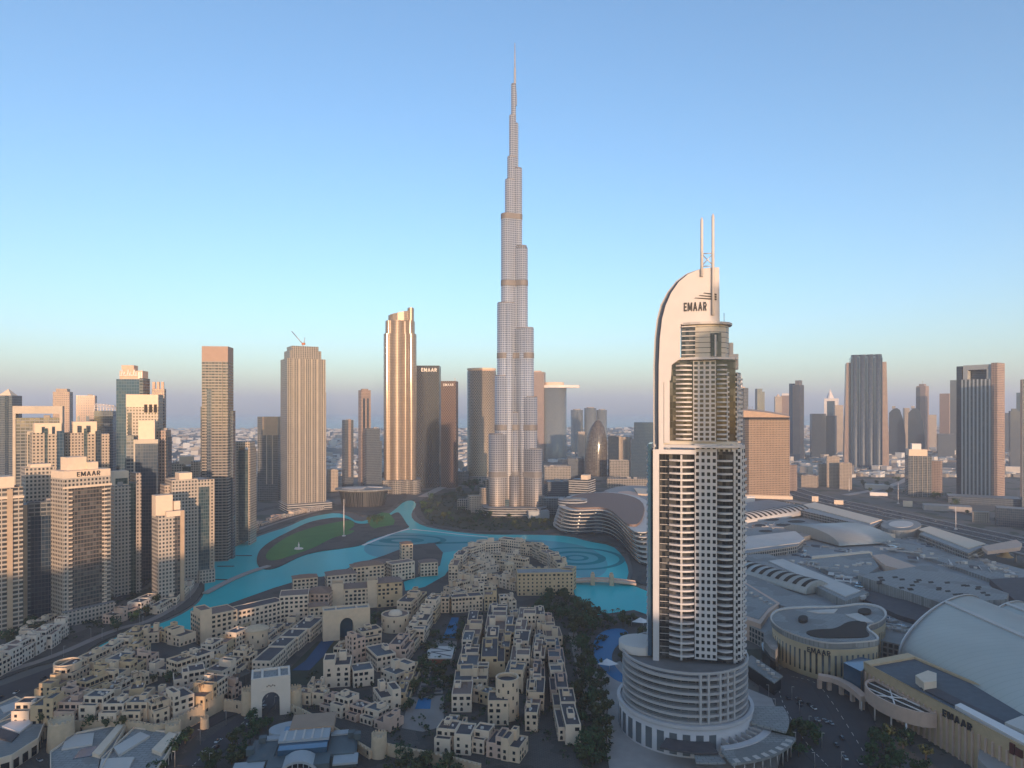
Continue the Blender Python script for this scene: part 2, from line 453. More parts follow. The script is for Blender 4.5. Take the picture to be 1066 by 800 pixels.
def road(name, pts, w, z=0.3, mat='asphalt', lines=0, zz=0.0):
    P = smooth_poly([G(x, y, zz) for x, y in pts], 2, False)
    g = MB(); strip(g, P, w, z-0.25, z)
    o = structure(name, g, M[mat])
    if lines:
        g = MB()
        for k in range(1, lines):
            off = -w/2 + w*k/lines
            L, Rr = ribbon(P, abs(off)*2)
            Q = L if off > 0 else Rr
            for i in range(0, len(Q)-1):
                a, b = Q[i], Q[i+1]
                d = math.hypot(b[0]-a[0], b[1]-a[1]); n = max(1, int(d/12))
                for j in range(n):
                    p = (a[0]+(b[0]-a[0])*j/n, a[1]+(b[1]-a[1])*j/n); q = (a[0]+(b[0]-a[0])*(j+.45)/n, a[1]+(b[1]-a[1])*(j+.45)/n)
                    strip(g, [p, q], 0.3, z, z+0.006)
        structure('lane_markings', g, M['paint'])
    return o
road('shore_path', [(0,703),(60,684),(120,656),(160,648),(200,620),(207,600),(220,577),(260,555),(300,541),(340,530)], 7, 1.25, 'pavel')
road('gate_road', [(200,800),(232,770),(262,748),(280,726),(290,700)], 17, 1.15, 'asphalt', 2)
road('side_road', [(140,800),(180,778),(215,756),(252,738)], 9, 1.1, 'asphalt')
road('garden_path', [(596,660),(603,690),(610,720),(616,745)], 7, 1.1, 'pavel')
road('mall_drive', [(862,800),(838,775),(822,748),(811,725),(812,710)], 12, 1.1, 'asphalt', 2)
road('mall_return', [(824,706),(850,711),(868,735),(890,770),(908,800)], 11, 1.13, 'asphalt', 2)
land('mall_forecourt', [(790,700),(880,690),(905,740),(930,800),(800,830),(790,760)], 0.95, M['asphalt'], 1)
land('tower_forecourt', [(610,705),(640,690),(660,690),(800,720),(820,760),(800,840),(640,840),(628,760)], 0.98, M['concrete'], 1)
# the highway by the far towers
hw = [(815,508),(850,519),(900,530),(960,543),(1066,566),(1130,580)]
road('highway', hw, 62, 0.8, 'asphalt', 8)
for k_, off in enumerate((-31, 0, 31)):
    P = smooth_poly([G(x, y) for x, y in hw], 2, False); L_, R_ = ribbon(P, abs(off)*2+.01); g = MB(); strip(g, L_ if off > 0 else R_, 3.2, .7, 1.7); structure('highway_kerb', g, M['concrete'])
road('service_road', [(815,515),(860,527),(920,541),(1000,560),(1090,582)], 16, 0.9, 'paving', 2)
road('slip_road', [(880,516),(915,510),(940,502),(960,490),(975,478)], 18, 0.85, 'concrete')
road('far_road', [(1066,548),(1010,536),(960,526),(900,512),(860,503),(830,500)], 20, 0.7, 'asphalt', 3)
road('boulevard', [(440,518),(462,507),(480,498),(500,488),(560,480)], 22, 1.25, 'concrete')
road('west_boulevard', [(-10,690),(40,665),(90,640),(140,615),(170,585),(205,560),(250,535),(330,520),(400,510),(440,512)], 18, 0.6, 'asphalt', 3)
# ---------------------------------------------------------------- towers
cw = (0.45,0.375,0.30); gw = (0.30,0.29,0.28)
FM = {}
def fm(key, *a, **k): FM[key] = facade('facade_'+key, *a, **k)
fm('cream', cw, (0.03,0.035,0.04), 3.6, 3.7, 0.5, 0.5, metal=0.1)
fm('creamw', (0.48,0.42,0.36), (0.03,0.04,0.045), 3.2, 3.7, 0.55, 0.55, metal=0.1)
fm('creamb', cw, (0.05,0.05,0.05), 6.0, 3.8, 0.86, 0.62, slab=((0.45,0.385,0.32),0.22), metal=0.1)
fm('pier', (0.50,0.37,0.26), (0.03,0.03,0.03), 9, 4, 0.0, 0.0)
fm('teal', (0.10,0.13,0.14), (0.03,0.075,0.095), 2.4, 3.7, 0.86, 0.8, metal=0.35, curtain=0.5)
fm('brownglass', (0.16,0.13,0.11), (0.05,0.055,0.06), 2.6, 3.7, 0.84, 0.74, metal=0.3, curtain=0.7)
fm('green', (0.12,0.15,0.13), (0.035,0.07,0.06), 2.6, 3.7, 0.85, 0.8, metal=0.3, curtain=0.4)
fm('navy', (0.06,0.08,0.11), (0.015,0.04,0.075), 2.6, 3.8, 0.88, 0.84, metal=0.3, curtain=0.2)
fm('blue', (0.08,0.12,0.17), (0.04,0.095,0.16), 3.0, 3.9, 0.88, 0.84, metal=0.45, curtain=0.25)
fm('greyblue', (0.13,0.15,0.18), (0.05,0.08,0.12), 2.2, 3.9, 0.8, 0.75, metal=0.4, curtain=0.3)
fm('greygrid', (0.17,0.175,0.18), (0.035,0.055,0.075), 4.5, 3.8, 0.84, 0.7, slab=((0.21,0.21,0.21),0.18), metal=0.3)
fm('bay', (0.07,0.09,0.125), (0.03,0.06,0.10), 3.0, 3.9, 0.7, 0.75, metal=0.0, grough=.4)
fm('pink', (0.40,0.30,0.26), (0.06,0.06,0.075), 3.0, 3.7, 0.5, 0.6, metal=0.2)
fm('fins', (0.26,0.225,0.19), (0.05,0.06,0.07), 3.4, 3.7, 0.5, 0.72, fin=((0.42,0.36,0.30),0.2), metal=0.3)
fm('grand', (0.25,0.215,0.19), (0.04,0.055,0.065), 4.2, 3.6, 0.84, 0.62, slab=((0.31,0.265,0.23),0.26), metal=0.3)
fm('bronze', (0.38,0.30,0.23), (0.06,0.05,0.045), 2.9, 3.6, 0.42, 0.62, metal=0.2, wrough=0.42, wmetal=0.3)
fm('hyatt', (0.40,0.275,0.19), (0.03,0.026,0.024), 3.0, 3.9, 0.6, 0.55, metal=0.1)
fm('ribs', (0.17,0.20,0.215), (0.06,0.09,0.10), 3.0, 3.8, 0.66, 0.9, fin=((0.34,0.35,0.345),0.24), metal=0.35)
fm('ribs2', (0.12,0.145,0.16), (0.05,0.075,0.09), 7.6, 3.9, 0.5, 0.9, fin=((0.46,0.48,0.49),0.36), metal=0.2)
fm('sandy', (0.44,0.37,0.31), (0.05,0.05,0.055), 3.2, 3.5, 0.5, 0.5, metal=0.15)
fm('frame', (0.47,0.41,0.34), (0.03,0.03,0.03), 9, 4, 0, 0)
fm('slabs', (0.30,0.30,0.30), (0.03,0.035,0.045), 6, 4.2, 1.0, 0.7, slab=((0.45,0.41,0.37),0.3), metal=0.2)
fm('pavs', (0.36,0.33,0.30), (0.035,0.04,0.045), 4, 4.2, 0.7, 0.7, metal=0.2)
def mat_diamond(name, a, b, su, sv, glow=0.0):
    """raised lozenge screen over dark glass"""
    m = N(name)
    uv = m.n('ShaderNodeSeparateXYZ'); m.t.links.new(m.n('ShaderNodeUVMap').outputs[0], uv.inputs[0])
    p = m.math('DIVIDE', uv.outputs[0], su); q = m.math('DIVIDE', uv.outputs[1], sv)
    f1 = m.math('ABSOLUTE', m.math('SUBTRACT', m.math('FRACT', m.math('ADD', p, q)), 0.5))
    f2 = m.math('ABSOLUTE', m.math('SUBTRACT', m.math('FRACT', m.math('SUBTRACT', p, q)), 0.5))
    k = m.math('LESS_THAN', m.math('MINIMUM', f1, f2), 0.16)
    ge = m.n('ShaderNodeSeparateXYZ'); m.t.links.new(m.n('ShaderNodeNewGeometry').outputs['Normal'], ge.inputs[0])
    up = m.math('GREATER_THAN', m.math('ABSOLUTE', ge.outputs[2]), 0.7)
    k = m.math('MAXIMUM', k, up)
    m.set(m.b.inputs['Base Color'], m.mix(k, a, b))
    m.set(m.b.inputs['Roughness'], m.math('ADD', m.math('MULTIPLY', k, 0.4), 0.2))
    m.b.inputs['Metallic'].default_value = 0.2
    return m.mat
FM['lozdark'] = mat_diamond('lozenge_dark', (0.009,0.013,0.02), (0.032,0.04,0.052), 5.5, 7.5)
FM['lozred'] = mat_diamond('lozenge_red', (0.04,0.032,0.032), (0.19,0.115,0.09), 5.5, 7.5)
FM['lozgold'] = mat_diamond('lozenge_gold', (0.06,0.055,0.05), (0.46,0.36,0.25), 5.0, 8.0)
for k, v in M.items(): FM.setdefault(k, v)

def fit(l, r, base, turn, ratio):
    mid = (l+r)/2
    Y = H*F/(base-HY)
    w = (r-l)*Y/F
    X = Xat(mid, Y)
    for _ in range(12):
        rz = math.atan2(-X, Y) + R(turn)
        c, s = math.cos(rz), math.sin(rz)
        cs = [(X+a*w/2*c-b*w*ratio/2*s, Y+a*w/2*s+b*w*ratio/2*c) for a in (-1,1) for b in (-1,1)]
        pl = min(CX+F*x/y for x, y in cs); pr = max(CX+F*x/y for x, y in cs); pb = max(HY+F*H/y for x, y in cs)
        w *= (r-l)/(pr-pl)
        X += ((l+r)-(pl+pr))/2*Y/F
        Y += (H*F/(base-HY) - H*F/(pb-HY))*0.8
    return X, Y, w, w*ratio, rz
def tower(label, l, r, top, base, turn, ratio, boxes, name='tower', cat='tower', group=None, units=1):
    X, Y, w, d, rz = fit(l, r, base, turn, ratio)
    h = Zat(top, Y - d*0.35)
    t = thing(name, label, cat, (X, Y, 0), rz, group)
    rr = random.Random(int(l*7+top*3))
    first = None
    for b in boxes:
        nm, mk, x0, x1, y0, y1, z0, z1 = b[:8]
        mb = MB()
        mb.box(x0*w, x1*w, y0*d, y1*d, z0*h, z1*h, bottom=z0 > 0)
        o = mb.build(nm, FM[mk], t)
        if first is None: first = o
    if units:
        b = boxes[0]
        x0, x1, y0, y1, z1 = b[2]*w, b[3]*w, b[4]*d, b[5]*d, b[7]*h
        if b[7] >= 0.985:
            mb = MB()
            for (p, q, e, f) in ((x0,x1,y0,y0+.6),(x0,x1,y1-.6,y1),(x0,x0+.6,y0+.6,y1-.6),(x1-.6,x1,y0+.6,y1-.6)):
                mb.box(p+.003, q-.003, e+.003, f-.003, z1, z1+1.4)
            mb.build('parapet', FM[b[1]], t)
        for k in range(units):
            ux = x0+(x1-x0)*rr.uniform(.2,.7); uy = y0+(y1-y0)*rr.uniform(.25,.6); s = min(w, d)*rr.uniform(.14,.24)
            mb = MB(); mb.box(ux, ux+s*1.4, uy, uy+s, z1, z1+rr.uniform(2.5,4.5)); mb.build('roof_plant', M['concrete'], t)
    t['_w'] = w; t['_d'] = d; t['_h'] = h
    return t
def simple(label, l, r, top, base, mk, turn=15, ratio=0.8, name='tower', extra=(), group=None, cat='tower', units=1):
    return tower(label, l, r, top, base, turn, ratio, [('wall', mk, -.5,.5,-.5,.5,0,1)]+list(extra), name, cat, group, units)

LC = 'towers west of the lake'
# --- the west bank, front to back
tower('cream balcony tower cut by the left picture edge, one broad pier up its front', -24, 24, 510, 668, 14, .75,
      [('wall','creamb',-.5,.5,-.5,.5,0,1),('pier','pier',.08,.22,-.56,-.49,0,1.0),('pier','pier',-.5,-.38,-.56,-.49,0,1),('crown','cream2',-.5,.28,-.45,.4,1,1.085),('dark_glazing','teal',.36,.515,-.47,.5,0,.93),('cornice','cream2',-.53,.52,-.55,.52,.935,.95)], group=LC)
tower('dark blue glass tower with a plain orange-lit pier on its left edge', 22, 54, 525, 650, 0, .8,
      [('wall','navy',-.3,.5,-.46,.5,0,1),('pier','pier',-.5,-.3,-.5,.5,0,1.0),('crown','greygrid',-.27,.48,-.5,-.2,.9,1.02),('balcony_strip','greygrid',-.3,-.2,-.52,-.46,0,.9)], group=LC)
tower('pale grid-windowed tower rising behind the dark blue glass one', 22, 57, 488, 640, 10, .8,
      [('wall','creamw',-.5,.5,-.5,.5,.72,1),('glazed_shaft','teal',-.47,.47,-.46,.46,0,.72),('parapet_block','cream2',-.3,.4,-.3,.3,1,1.03)], group=LC)
# the wide signed tower in front
X, Y, w, d, rz = fit(53, 115, 652, 24, .62)
h = Zat(497, Y-8)
t = thing('residential_tower', 'wide cream tower with a dark glass front and an EMAAR sign under its roof', 'tower', (X, Y, 0), rz, LC)
def bx(nm, mk, x0, x1, y0, y1, z0, z1, par=t, lab=None):
    mb = MB(); mb.box(x0*w, x1*w, y0*d, y1*d, z0*h, z1*h, bottom=z0 > 0); return mb.build(nm, FM[mk], par, lab)
bx('wall','creamw',-.5,.5,-.42,.5,0,1)
bx('glass_front','brownglass',-.4,.36,-.47,-.4195,.03,.93)
bx('corner_pier','creamw',-.5,-.4,-.5,-.42,0,.93)
bx('corner_pier','creamb',.36,.505,-.5,-.42,0,.93)
bx('crown_band','creamw',-.5,.5,-.5,-.42,.93,1.0); bx('crown_band','cream2',-.5,.5,-.5,-.42,1.0,1.05)
bx('crown_band','cream2',-.5,.5,-.42,.5,1.0,1.05)
bx('penthouse','cream2',-.34,.06,-.2,.35,1.05,1.14)
bx('penthouse','cream2',.06,.3,-.25,.2,1.05,1.10)
bx('cornice','cream2',-.52,.525,-.53,-.5,.93,.945)
bal = MB(); bal.box(-.05*w, .05*w, -.02*d, .02*d, 0, 1.1)
bm_ = bal.mesh('balcony', M['cream2'])
nf = int(h*.9/3.7)
for k in range(nf):
    z = 6+k*3.7
    child('balcony', bm_, t, (.36*w, -.5*d-.02*d, z)); child('balcony', bm_, t, (-.36*w, -.49*d-.02*d, z), 0, (.7,1,1))
sign('EMAAR', 4.2, M['letter'], t, (.02*w, -.5*d-.3, h*1.024), bold=0, sx=1.1)
for a, b in ((-.42,.42),(.30,.44)):
    pass
mb = MB(); mb.box(-.55*w,.55*w,-.75*d,-.5*d,0,13); mb.build('podium', FM['creamw'], t)
tower('cream tower with a green glass strip, close behind the EMAAR signed tower', 113, 147, 497, 622, 16, .8,
      [('wall','creamw',-.5,.1,-.5,.5,0,.93),('glass_strip','green',.1,.3,-.49,.49,0,.95),('wall','sandy',.3,.5,-.52,.5,0,1.03),('crown','cream2',-.45,.1,-.2,.45,.93,1.05),('glazed_band','green',-.4,.05,-.22,-.2,.94,.99)], group=LC)
tower('grey glass tower inside a tall pale square frame', 13, 67, 423, 600, -6, .5,
      [('wall','greygrid',-.44,.44,-.44,.5,0,.93),('frame_leg','frame',-.5,-.44,-.5,.5,0,1),('frame_leg','frame',.44,.5,-.5,.5,0,1),('frame_beam','frame',-.44,.44,-.5,.5,.955,1),('inner_frame','frame',-.2,.12,-.47,-.44,.83,.85),('inner_frame','frame',-.22,-.2,-.47,-.44,0,.85)], group=LC)
tower('orange-lit cream twin-pier tower in front of the square frame tower', 31, 67, 452, 605, 6, .8,
      [('wall','cream',-.5,-.12,-.5,.5,0,1),('wall','cream',-.02,.26,-.5,.5,0,1),('glass_strip','teal',-.12,-.02,-.45,.45,0,1.04),('glass_strip','blue',.26,.5,-.45,.4,0,1.02),('crown','cream2',-.42,.42,-.38,.42,1,1.075),('crown_slot','navy',-.2,-.1,-.385,-.38,1.0,1.05),('crown_slot','navy',.12,.22,-.385,-.38,1.0,1.05)], group=LC)
tower('cream tower with blue strips and a flat crown, right of the twin-pier tower', 66, 114, 452, 598, 4, .7,
      [('wall','sandy',-.5,-.08,-.4,.5,0,1),('wall','cream',.0,.18,-.5,.5,0,1.0),('glass_strip','navy',.18,.32,-.44,.4,0,1.02),('wall','sandy',.32,.5,-.5,.5,0,1.0),('glass_strip','teal',-.08,.0,-.44,.4,0,1.04),('crown','cream2',-.32,.22,-.3,.4,1,1.09),('crown_slot','navy',-.22,-.12,-.303,-.3,1.01,1.06),('crown_slot','navy',-.02,.08,-.303,-.3,1.01,1.06)], group=LC)
t = simple('blue grey tower topped by a small bright pyramid, at the left edge', -6, 23, 412, 545, 'greyblue', -30, 1.0, extra=[('bay','navy',.1,.3,-.52,-.5,0,1.0)], group=LC, units=0)
mb = MB(); w, d, h = t['_w'], t['_d'], t['_h']
for a, b in (((-.35,-.35),(.35,-.35)),((.35,-.35),(.35,.35)),((.35,.35),(-.35,.35)),((-.35,.35),(-.35,-.35))):
    mb.face([(a[0]*w,a[1]*d,h),(b[0]*w,b[1]*d,h),(0,0,h+w*.42)])
mb.build('pyramid_roof', M['cream2'], t)
simple('far brown tower with chamfered stepped top behind the square frame tower', 55, 76, 409, 545, 'pink', -14, .9, extra=[('setback','pink',-.34,.34,-.4,.4,1,1.03),('glass_strip','navy',-.08,.12,-.515,-.5,0,.9)], group=LC)
tower('pinkish tower with dark uprights, left of the curved lattice crown', 79, 101, 413, 560, -8, .8,
      [('wall','pink',-.5,.5,-.5,.5,0,1),('glass_strip','navy',-.42,-.3,-.52,-.5,0,.86),('glass_strip','navy',.02,.2,-.52,-.5,0,.86)], group=LC)
t = tower('dark glass tower under a curved white lattice crown', 98, 121, 428, 565, -14, .8, [('wall','greyblue',-.5,.5,-.5,.5,0,1)], group=LC, units=0)
w, d, h = t['_w'], t['_d'], t['_h']
mb = MB()
for k in range(7):
    x = -.5+k/6.0
    pr = [(x*w, -.5*d*math.cos(a)*1.0, h+math.sin(a)*h*.055*(1-.5*max(0,x))) for a in [PI*i/10 for i in range(11)]]
    for p, q in zip(pr, pr[1:]): mb.tube(p, q, .45, 5)
for i in range(1, 10):
    a = PI*i/10
    mb.tube((-.5*w,-.5*d*math.cos(a),h+math.sin(a)*h*.055*1.0),(.5*w,-.5*d*math.cos(a),h+math.sin(a)*h*.055*.75), .4, 5)
mb.build('lattice_crown', M['white'], t)
t = tower('tall dark blue glass tower with big white script letters on its brown crown', 121, 156, 395, 590, -24, .6,
      [('wall','blue',-.5,.5,-.5,.5,0,1),('edge_strip','greygrid',.36,.503,-.505,.505,0,1.005),('crown','pinkr',-.4,.46,-.4,.4,1,1.045),('crown','pinkr',-.36,.1,-.3,.3,1.045,1.075)], group=LC, units=0)
w, d, h = t['_w'], t['_d'], t['_h']
mb = MB()
xs = -.40*w
for k in range(9):
    a = -.4*w + k*.075*w; zz = h*1.016
    mb.tube((a,-.42*d,zz),(a+.03*w,-.42*d,zz+(2+3*((k*5)%3))), .9, 5); mb.tube((a+.03*w,-.42*d,zz+1),(a+.075*w,-.42*d,zz+.6), .8, 5)
for k in (0,1): mb.box((.30+k*.09)*w,(.36+k*.09)*w,-.44*d,-.41*d,h*1.004,h*1.04)
mb.build('sign', M['letterw'], t)
tower('pinkish tower with three roof prongs behind the white stepped tower', 158, 173, 405, 585, -10, .9,
      [('wall','pink',-.5,.5,-.5,.5,0,1),('prong','pinkr',-.45,-.25,-.5,-.2,1,1.04),('prong','pinkr',-.1,.1,-.5,-.2,1,1.04),('prong','pinkr',.25,.45,-.5,-.2,1,1.04)], group=LC, units=0)
tower('white stepped tower with square windows under its roof and orange-lit right piers', 131, 178, 411, 600, -12, .7,
      [('wall','pink',.18,.5,-.5,.5,0,.80),('wall','creamw',-.5,.3,-.45,.5,0,1),('dark_side','navy',.42,.53,-.4,.45,0,.76),('attic','cream2',-.503,.303,-.47,-.45,.93,1),('window','void',-.05,.03,-.475,-.47,.90,.945),('window','void',.07,.15,-.475,-.47,.90,.945),('window','void',.19,.27,-.475,-.47,.90,.945),('slot','navy',-.46,-.36,-.46,-.45,.5,.9),('ledge','glassb',-.5,-.1,-.6,-.45,.0,.72)], group=LC)
tower('deep blue glass slab with a thin pale frame, in front of the white stepped tower', 138, 166, 462, 606, -6, .6,
      [('wall','navy',-.4,.5,-.5,.5,0,1),('frame_leg','frame',-.46,-.4,-.52,.5,0,1.03),('frame_beam','frame',-.4,.5,-.52,.3,1,1.03),('balcony_strip','greygrid',-.75,-.46,-.45,.5,0,1.06),('stair_block','cream2',-.3,.35,-.2,.5,1.03,1.17)], group=LC)
tower('small white tower with a brown glass strip, its right edge orange-lit', 158, 192, 538, 632, 18, .8,
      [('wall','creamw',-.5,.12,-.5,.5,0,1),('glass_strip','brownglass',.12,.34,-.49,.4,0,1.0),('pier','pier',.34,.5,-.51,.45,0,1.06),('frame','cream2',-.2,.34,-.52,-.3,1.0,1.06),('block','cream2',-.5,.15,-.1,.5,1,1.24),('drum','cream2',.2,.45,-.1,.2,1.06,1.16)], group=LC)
tower('broad white tower with a teal glass strip on its right half', 172, 223, 500, 612, 14, .7,
      [('wall','creamw',-.5,.1,-.5,.5,0,1),('glass_strip','teal',.12,.38,-.52,.4,.12,.93),('wall','creamw',.1,.46,-.5,.5,0,1.0),('pier','cream',.4,.5,-.53,.45,0,1.0),('crown','cream2',-.3,.0,-.3,.3,1,1.07),('side_block','sandy',-.62,-.5,-.2,.5,0,.96),('podium','creamw',.12,.5,-.62,-.5,0,.13)], group=LC)
tower('pale hotel-like block with green glass middle behind the broad white tower', 176, 210, 484, 568, -8, .7,
      [('wall','creamw',-.5,-.05,-.5,.5,0,1),('glass_strip','green',-.05,.22,-.49,.45,0,.97),('wall','sandy',.22,.5,-.5,.5,0,1.04),('crown','cream2',-.2,.25,-.2,.4,1,1.1)], group=LC)
tower('tall slender brown tower with a plain block top, sunlit left corner', 210, 243, 361, 585, -16, .8,
      [('wall','grand',-.5,.5,-.5,.5,0,.93),('attic','capb',-.5,.5,-.5,.5,.93,1),('recess','greyblue',-.3,-.12,-.53,-.5,.1,.8),('bay','grand',-.12,.3,-.54,-.5,0,.93),('lower_wing','greyblue',-.62,-.5,-.2,.4,0,.72),('lower_wing','greyblue',.5,.6,0,.4,0,.70)], group=LC, units=2)
tower('cream and teal glass tower with an arched attic beside the slender brown tower', 236, 267, 466, 568, -18, .9,
      [('wall','creamw',-.5,.0,-.5,.5,0,1),('glass_front','teal',.0,.42,-.52,.5,.05,.97),('wall','sandy',.42,.5,-.5,.5,0,1),('attic','creamw',-.42,.46,-.42,.42,1,1.06)], group=LC)
tower('tower with a golden lit glass top behind the wide finned tower', 268, 293, 434, 522, -14, .7,
      [('wall','greygrid',-.5,.5,-.5,.5,0,.78),('golden_top','pier',-.25,.5,-.505,.4,.78,1),('wall','greyblue',-.5,-.25,-.5,.5,.78,1.0),('fins','frame',-.08,-.02,-.53,-.5,.2,.78),('fins','frame',.2,.26,-.53,-.5,.2,.78)])  # tan colour of the top stands in for the sun's gold on its glass
# the wide finned tower, its crane, and what stands round it
t = tower('wide bronze tower with tall pale fins, a crane on its roof', 292, 339, 374, 533, 14, .8,
      [('wall','fins',-.5,.5,-.5,.5,0,1),('upper_stage','fins',-.42,.4,-.42,.42,1,1.055),('crown','fins',-.36,.34,-.36,.36,1.055,1.085),('side_bay','fins',.5,.56,-.3,.3,0,.78),('podium','slabs',-.55,.62,-.75,.5,0,.05)]+
      [('fin','frame',x-.012,x+.012,-.54,-.5,.05,1) for x in (-.36,-.2,-.04,.12,.28,.44)], units=0)
w, d, h = t['_w'], t['_d'], t['_h']
c = thing('roof_crane', 'orange luffing crane standing on the wide bronze tower', 'crane', (t.location.x, t.location.y, h*1.085), 0)
mb = MB(); mb.tube((0,0,0),(0,0,8),1.2,6); mb.build('mast', M['steel'], c)
mb = MB(); mb.tube((0,0,6),(-22,0,31),.9,5); mb.build('jib', M['steel'], c)
mb = MB(); mb.box(-2,4,-2,2,4.5,8.5); mb.build('cab', plain('crane_orange',(0.45,0.16,0.06)), c)
mb = MB(); mb.tube((2,0,8),(4,0,19),.6,5); mb.build('strut', M['steel'], c)
simple('slim grey tower standing alone left of the pink slotted tower', 356, 368, 438, 512, 'greyblue', 20, .9, extra=[('pier','pink',-.1,.2,-.52,-.5,.2,1.02)])
simple('slim pink tower with two dark slots, tallest of the three behind the opera house', 373, 386, 407, 506, 'pink', 18, .9, extra=[('slot','navy',-.3,-.1,-.52,-.5,0,.92),('slot','navy',.1,.3,-.52,-.5,0,.92),('crown','pink',-.3,.3,-.3,.3,1,1.02)])
tower('grey stepped tower behind the opera house, lowest of three', 378, 398, 447, 516, 14, .9, [('wall','greyblue',-.5,.35,-.5,.5,0,1),('step','greyblue',.35,.5,-.4,.4,0,.82)])
# opera house
X, Y = G(374, 529); Y += 38
t = thing('opera_house', 'dark glass opera house with an oval overhanging pale roof by the lawn island', 'opera house', (X, Y, 0))
mb = MB()
for k in range(40):
    pass
def oval(r, z, k=1.0): return [(r*math.cos(a)*1.15, r*.85*math.sin(a), z) for a in [2*PI*i/40 for i in range(40)]]
A, B = oval(37, 0), oval(43, 32)
for i in range(40):
    j = (i+1) % 40
    mb.face([A[i],A[j],B[j],B[i]], 0, [(i*6,0),(i*6+6,0),(i*6+6,32),(i*6,32)], True)
mb.build('wall', facade('facade_opera', (0.09,0.085,0.085), (0.02,0.025,0.03), 3, 30, .7, .96, metal=.3), t)
mb = MB(); mb.prism([(p[0],p[1]) for p in oval(49, 0)], 32, 34.5, bottom=True); mb.build('roof', M['roofg'], t)
mb = MB(); mb.prism(smooth_poly([(-45,-8),(-20,-25),(10,-18),(-5,-4),(8,10),(-15,22),(-38,10)], 2), 34.5, 35.2); mb.build('roof_panel', M['roofl'], t)
mb = MB(); mb.prism(smooth_poly([(0,20),(20,10),(40,8),(30,22),(12,30)], 2), 34.5, 35.1); mb.build('roof_panel', M['white'], t)
# the tall bronze lobed tower
X, Y, w, d, rz = fit(399, 434, 515, 0, .9)
h = Zat(322, Y)
t = thing('residential_tower', 'tallest bronze tower left of the needle skyscraper, slanted notched top', 'tower', (X, Y, 0), rz)
def lobes(pts, z0, z1, nm, mk='bronze', slope=0):
    mb = MB()
    P = smooth_poly(pts, 2)
    mb.prism([(x*w, y*d) for x, y in P], z0*h, z1*h)
    if slope:
        for i, v in enumerate(mb.v):
            if abs(v[2]-z1*h) < .01: mb.v[i] = (v[0], v[1], v[2]+slope*h*v[0]/w)
    return mb.build(nm, FM[mk], t)
full = [(-.5,-.2),(-.42,-.42),(-.3,-.34),(-.18,-.52),(0,-.5),(.12,-.36),(.2,-.36),(.3,-.5),(.42,-.45),(.5,-.2),(.5,.3),(.3,.5),(-.3,.5),(-.5,.3)]
lobes(full, 0, .86, 'wall')
lobes([(x*.9, y*.92) for x, y in full], .86, .93, 'upper_stage')
lobes([(-.36,-.4),(.4,-.4),(.4,.4),(-.36,.4)], .93, .975, 'crown', 'bronze', .04)
lobes([(.22,-.44),(.42,-.44),(.42,.2),(.22,.2)], .93, 1.0, 'crown_blade', 'bronze')
mb = MB(); mb.prism([(x*w*1.25+1, y*d*1.3) for x, y in smooth_poly(full, 2)], 0, .075*h); mb.build('podium', FM['pavs'], t)
t = simple('black tower with a fine lozenge screen and a white EMAAR sign at its top', 432, 459, 381, 508, 'lozdark', -6, .8, units=0)
w, d, h = t['_w'], t['_d'], t['_h']
sign('EMAAR', 9, M['letterw'], t, (.08*w, -.5*d-.5, h*.965), bold=.03)
t = simple('red-brown tower with a diagonal lozenge screen beside the black one', 459, 477, 397, 508, 'lozred', -10, .9, extra=[('mast_frame','steel',.38,.42,-.3,-.26,1,1.03)], units=0)
w, d, h = t['_w'], t['_d'], t['_h']
sign('EMAAR', 6, M['letterw'], t, (0, -.5*d-.5, h*.965), bold=.02)
X, Y, w, d, rz = fit(486, 517, 505, 0, 1.0)
h = Zat(384, Y)
t = thing('round_tower', 'round tower wrapped in a golden lozenge screen left of the needle skyscraper', 'tower', (X, Y, 0))
mb = MB(); mb.prism(circ(0,0,w*.5,40), 0, h*.975, smooth=True); mb.build('wall', FM['lozgold'], t)
mb = MB(); mb.prism(circ(0,0,w*.47,40), h*.975, h); mb.build('crown', M['pinkr'], t)
mb = MB(); mb.ring(circ(0,0,w*.5,40), circ(0,0,w*.485,40), h*.985, h*1.0); mb.build('crown_rim', M['cream2'], t)
mb = MB(); mb.prism(circ(0,0,w*.53,40), 0, h*.07, smooth=True); mb.build('podium', FM['pavs'], t)
# behind the needle
simple('pink tower carrying one end of the flat sky bridge', 553, 568, 388, 480, 'pink', -10, .9, extra=[('crown','pinkr',-.3,.2,-.3,.3,1,1.02)])
X, Y, w, d, rz = fit(564, 590, 480, 0, .8)
h = Zat(403, Y)
t = thing('curved_tower', 'curved glass tower with sky bridge deck cantilevered to its right', 'tower', (X, Y, 0), rz)
mb = MB(); P = smooth_poly([(-.5,-.4),(-.1,-.5),(.25,-.5),(.5,-.2),(.5,.3),(.2,.5),(-.5,.5)], 2); mb.prism([(x*w,y*d) for x, y in P], 0, h, smooth=True); mb.build('wall', FM['ribs'], t)
mb = MB(); mb.prism([(x*w,y*d) for x, y in smooth_poly([(-.85,-.3),(0,-.55),(.6,-.45),(1.15,-.1),(.7,.2),(-.85,.2)], 1)], h*.985, h*1.02, bottom=True); mb.build('sky_bridge', M['white'], t)
mb = MB(); mb.prism([(x*w*.8,y*d*.8) for x, y in P], h*1.02, h*1.06); mb.build('crown', M['cream2'], t)
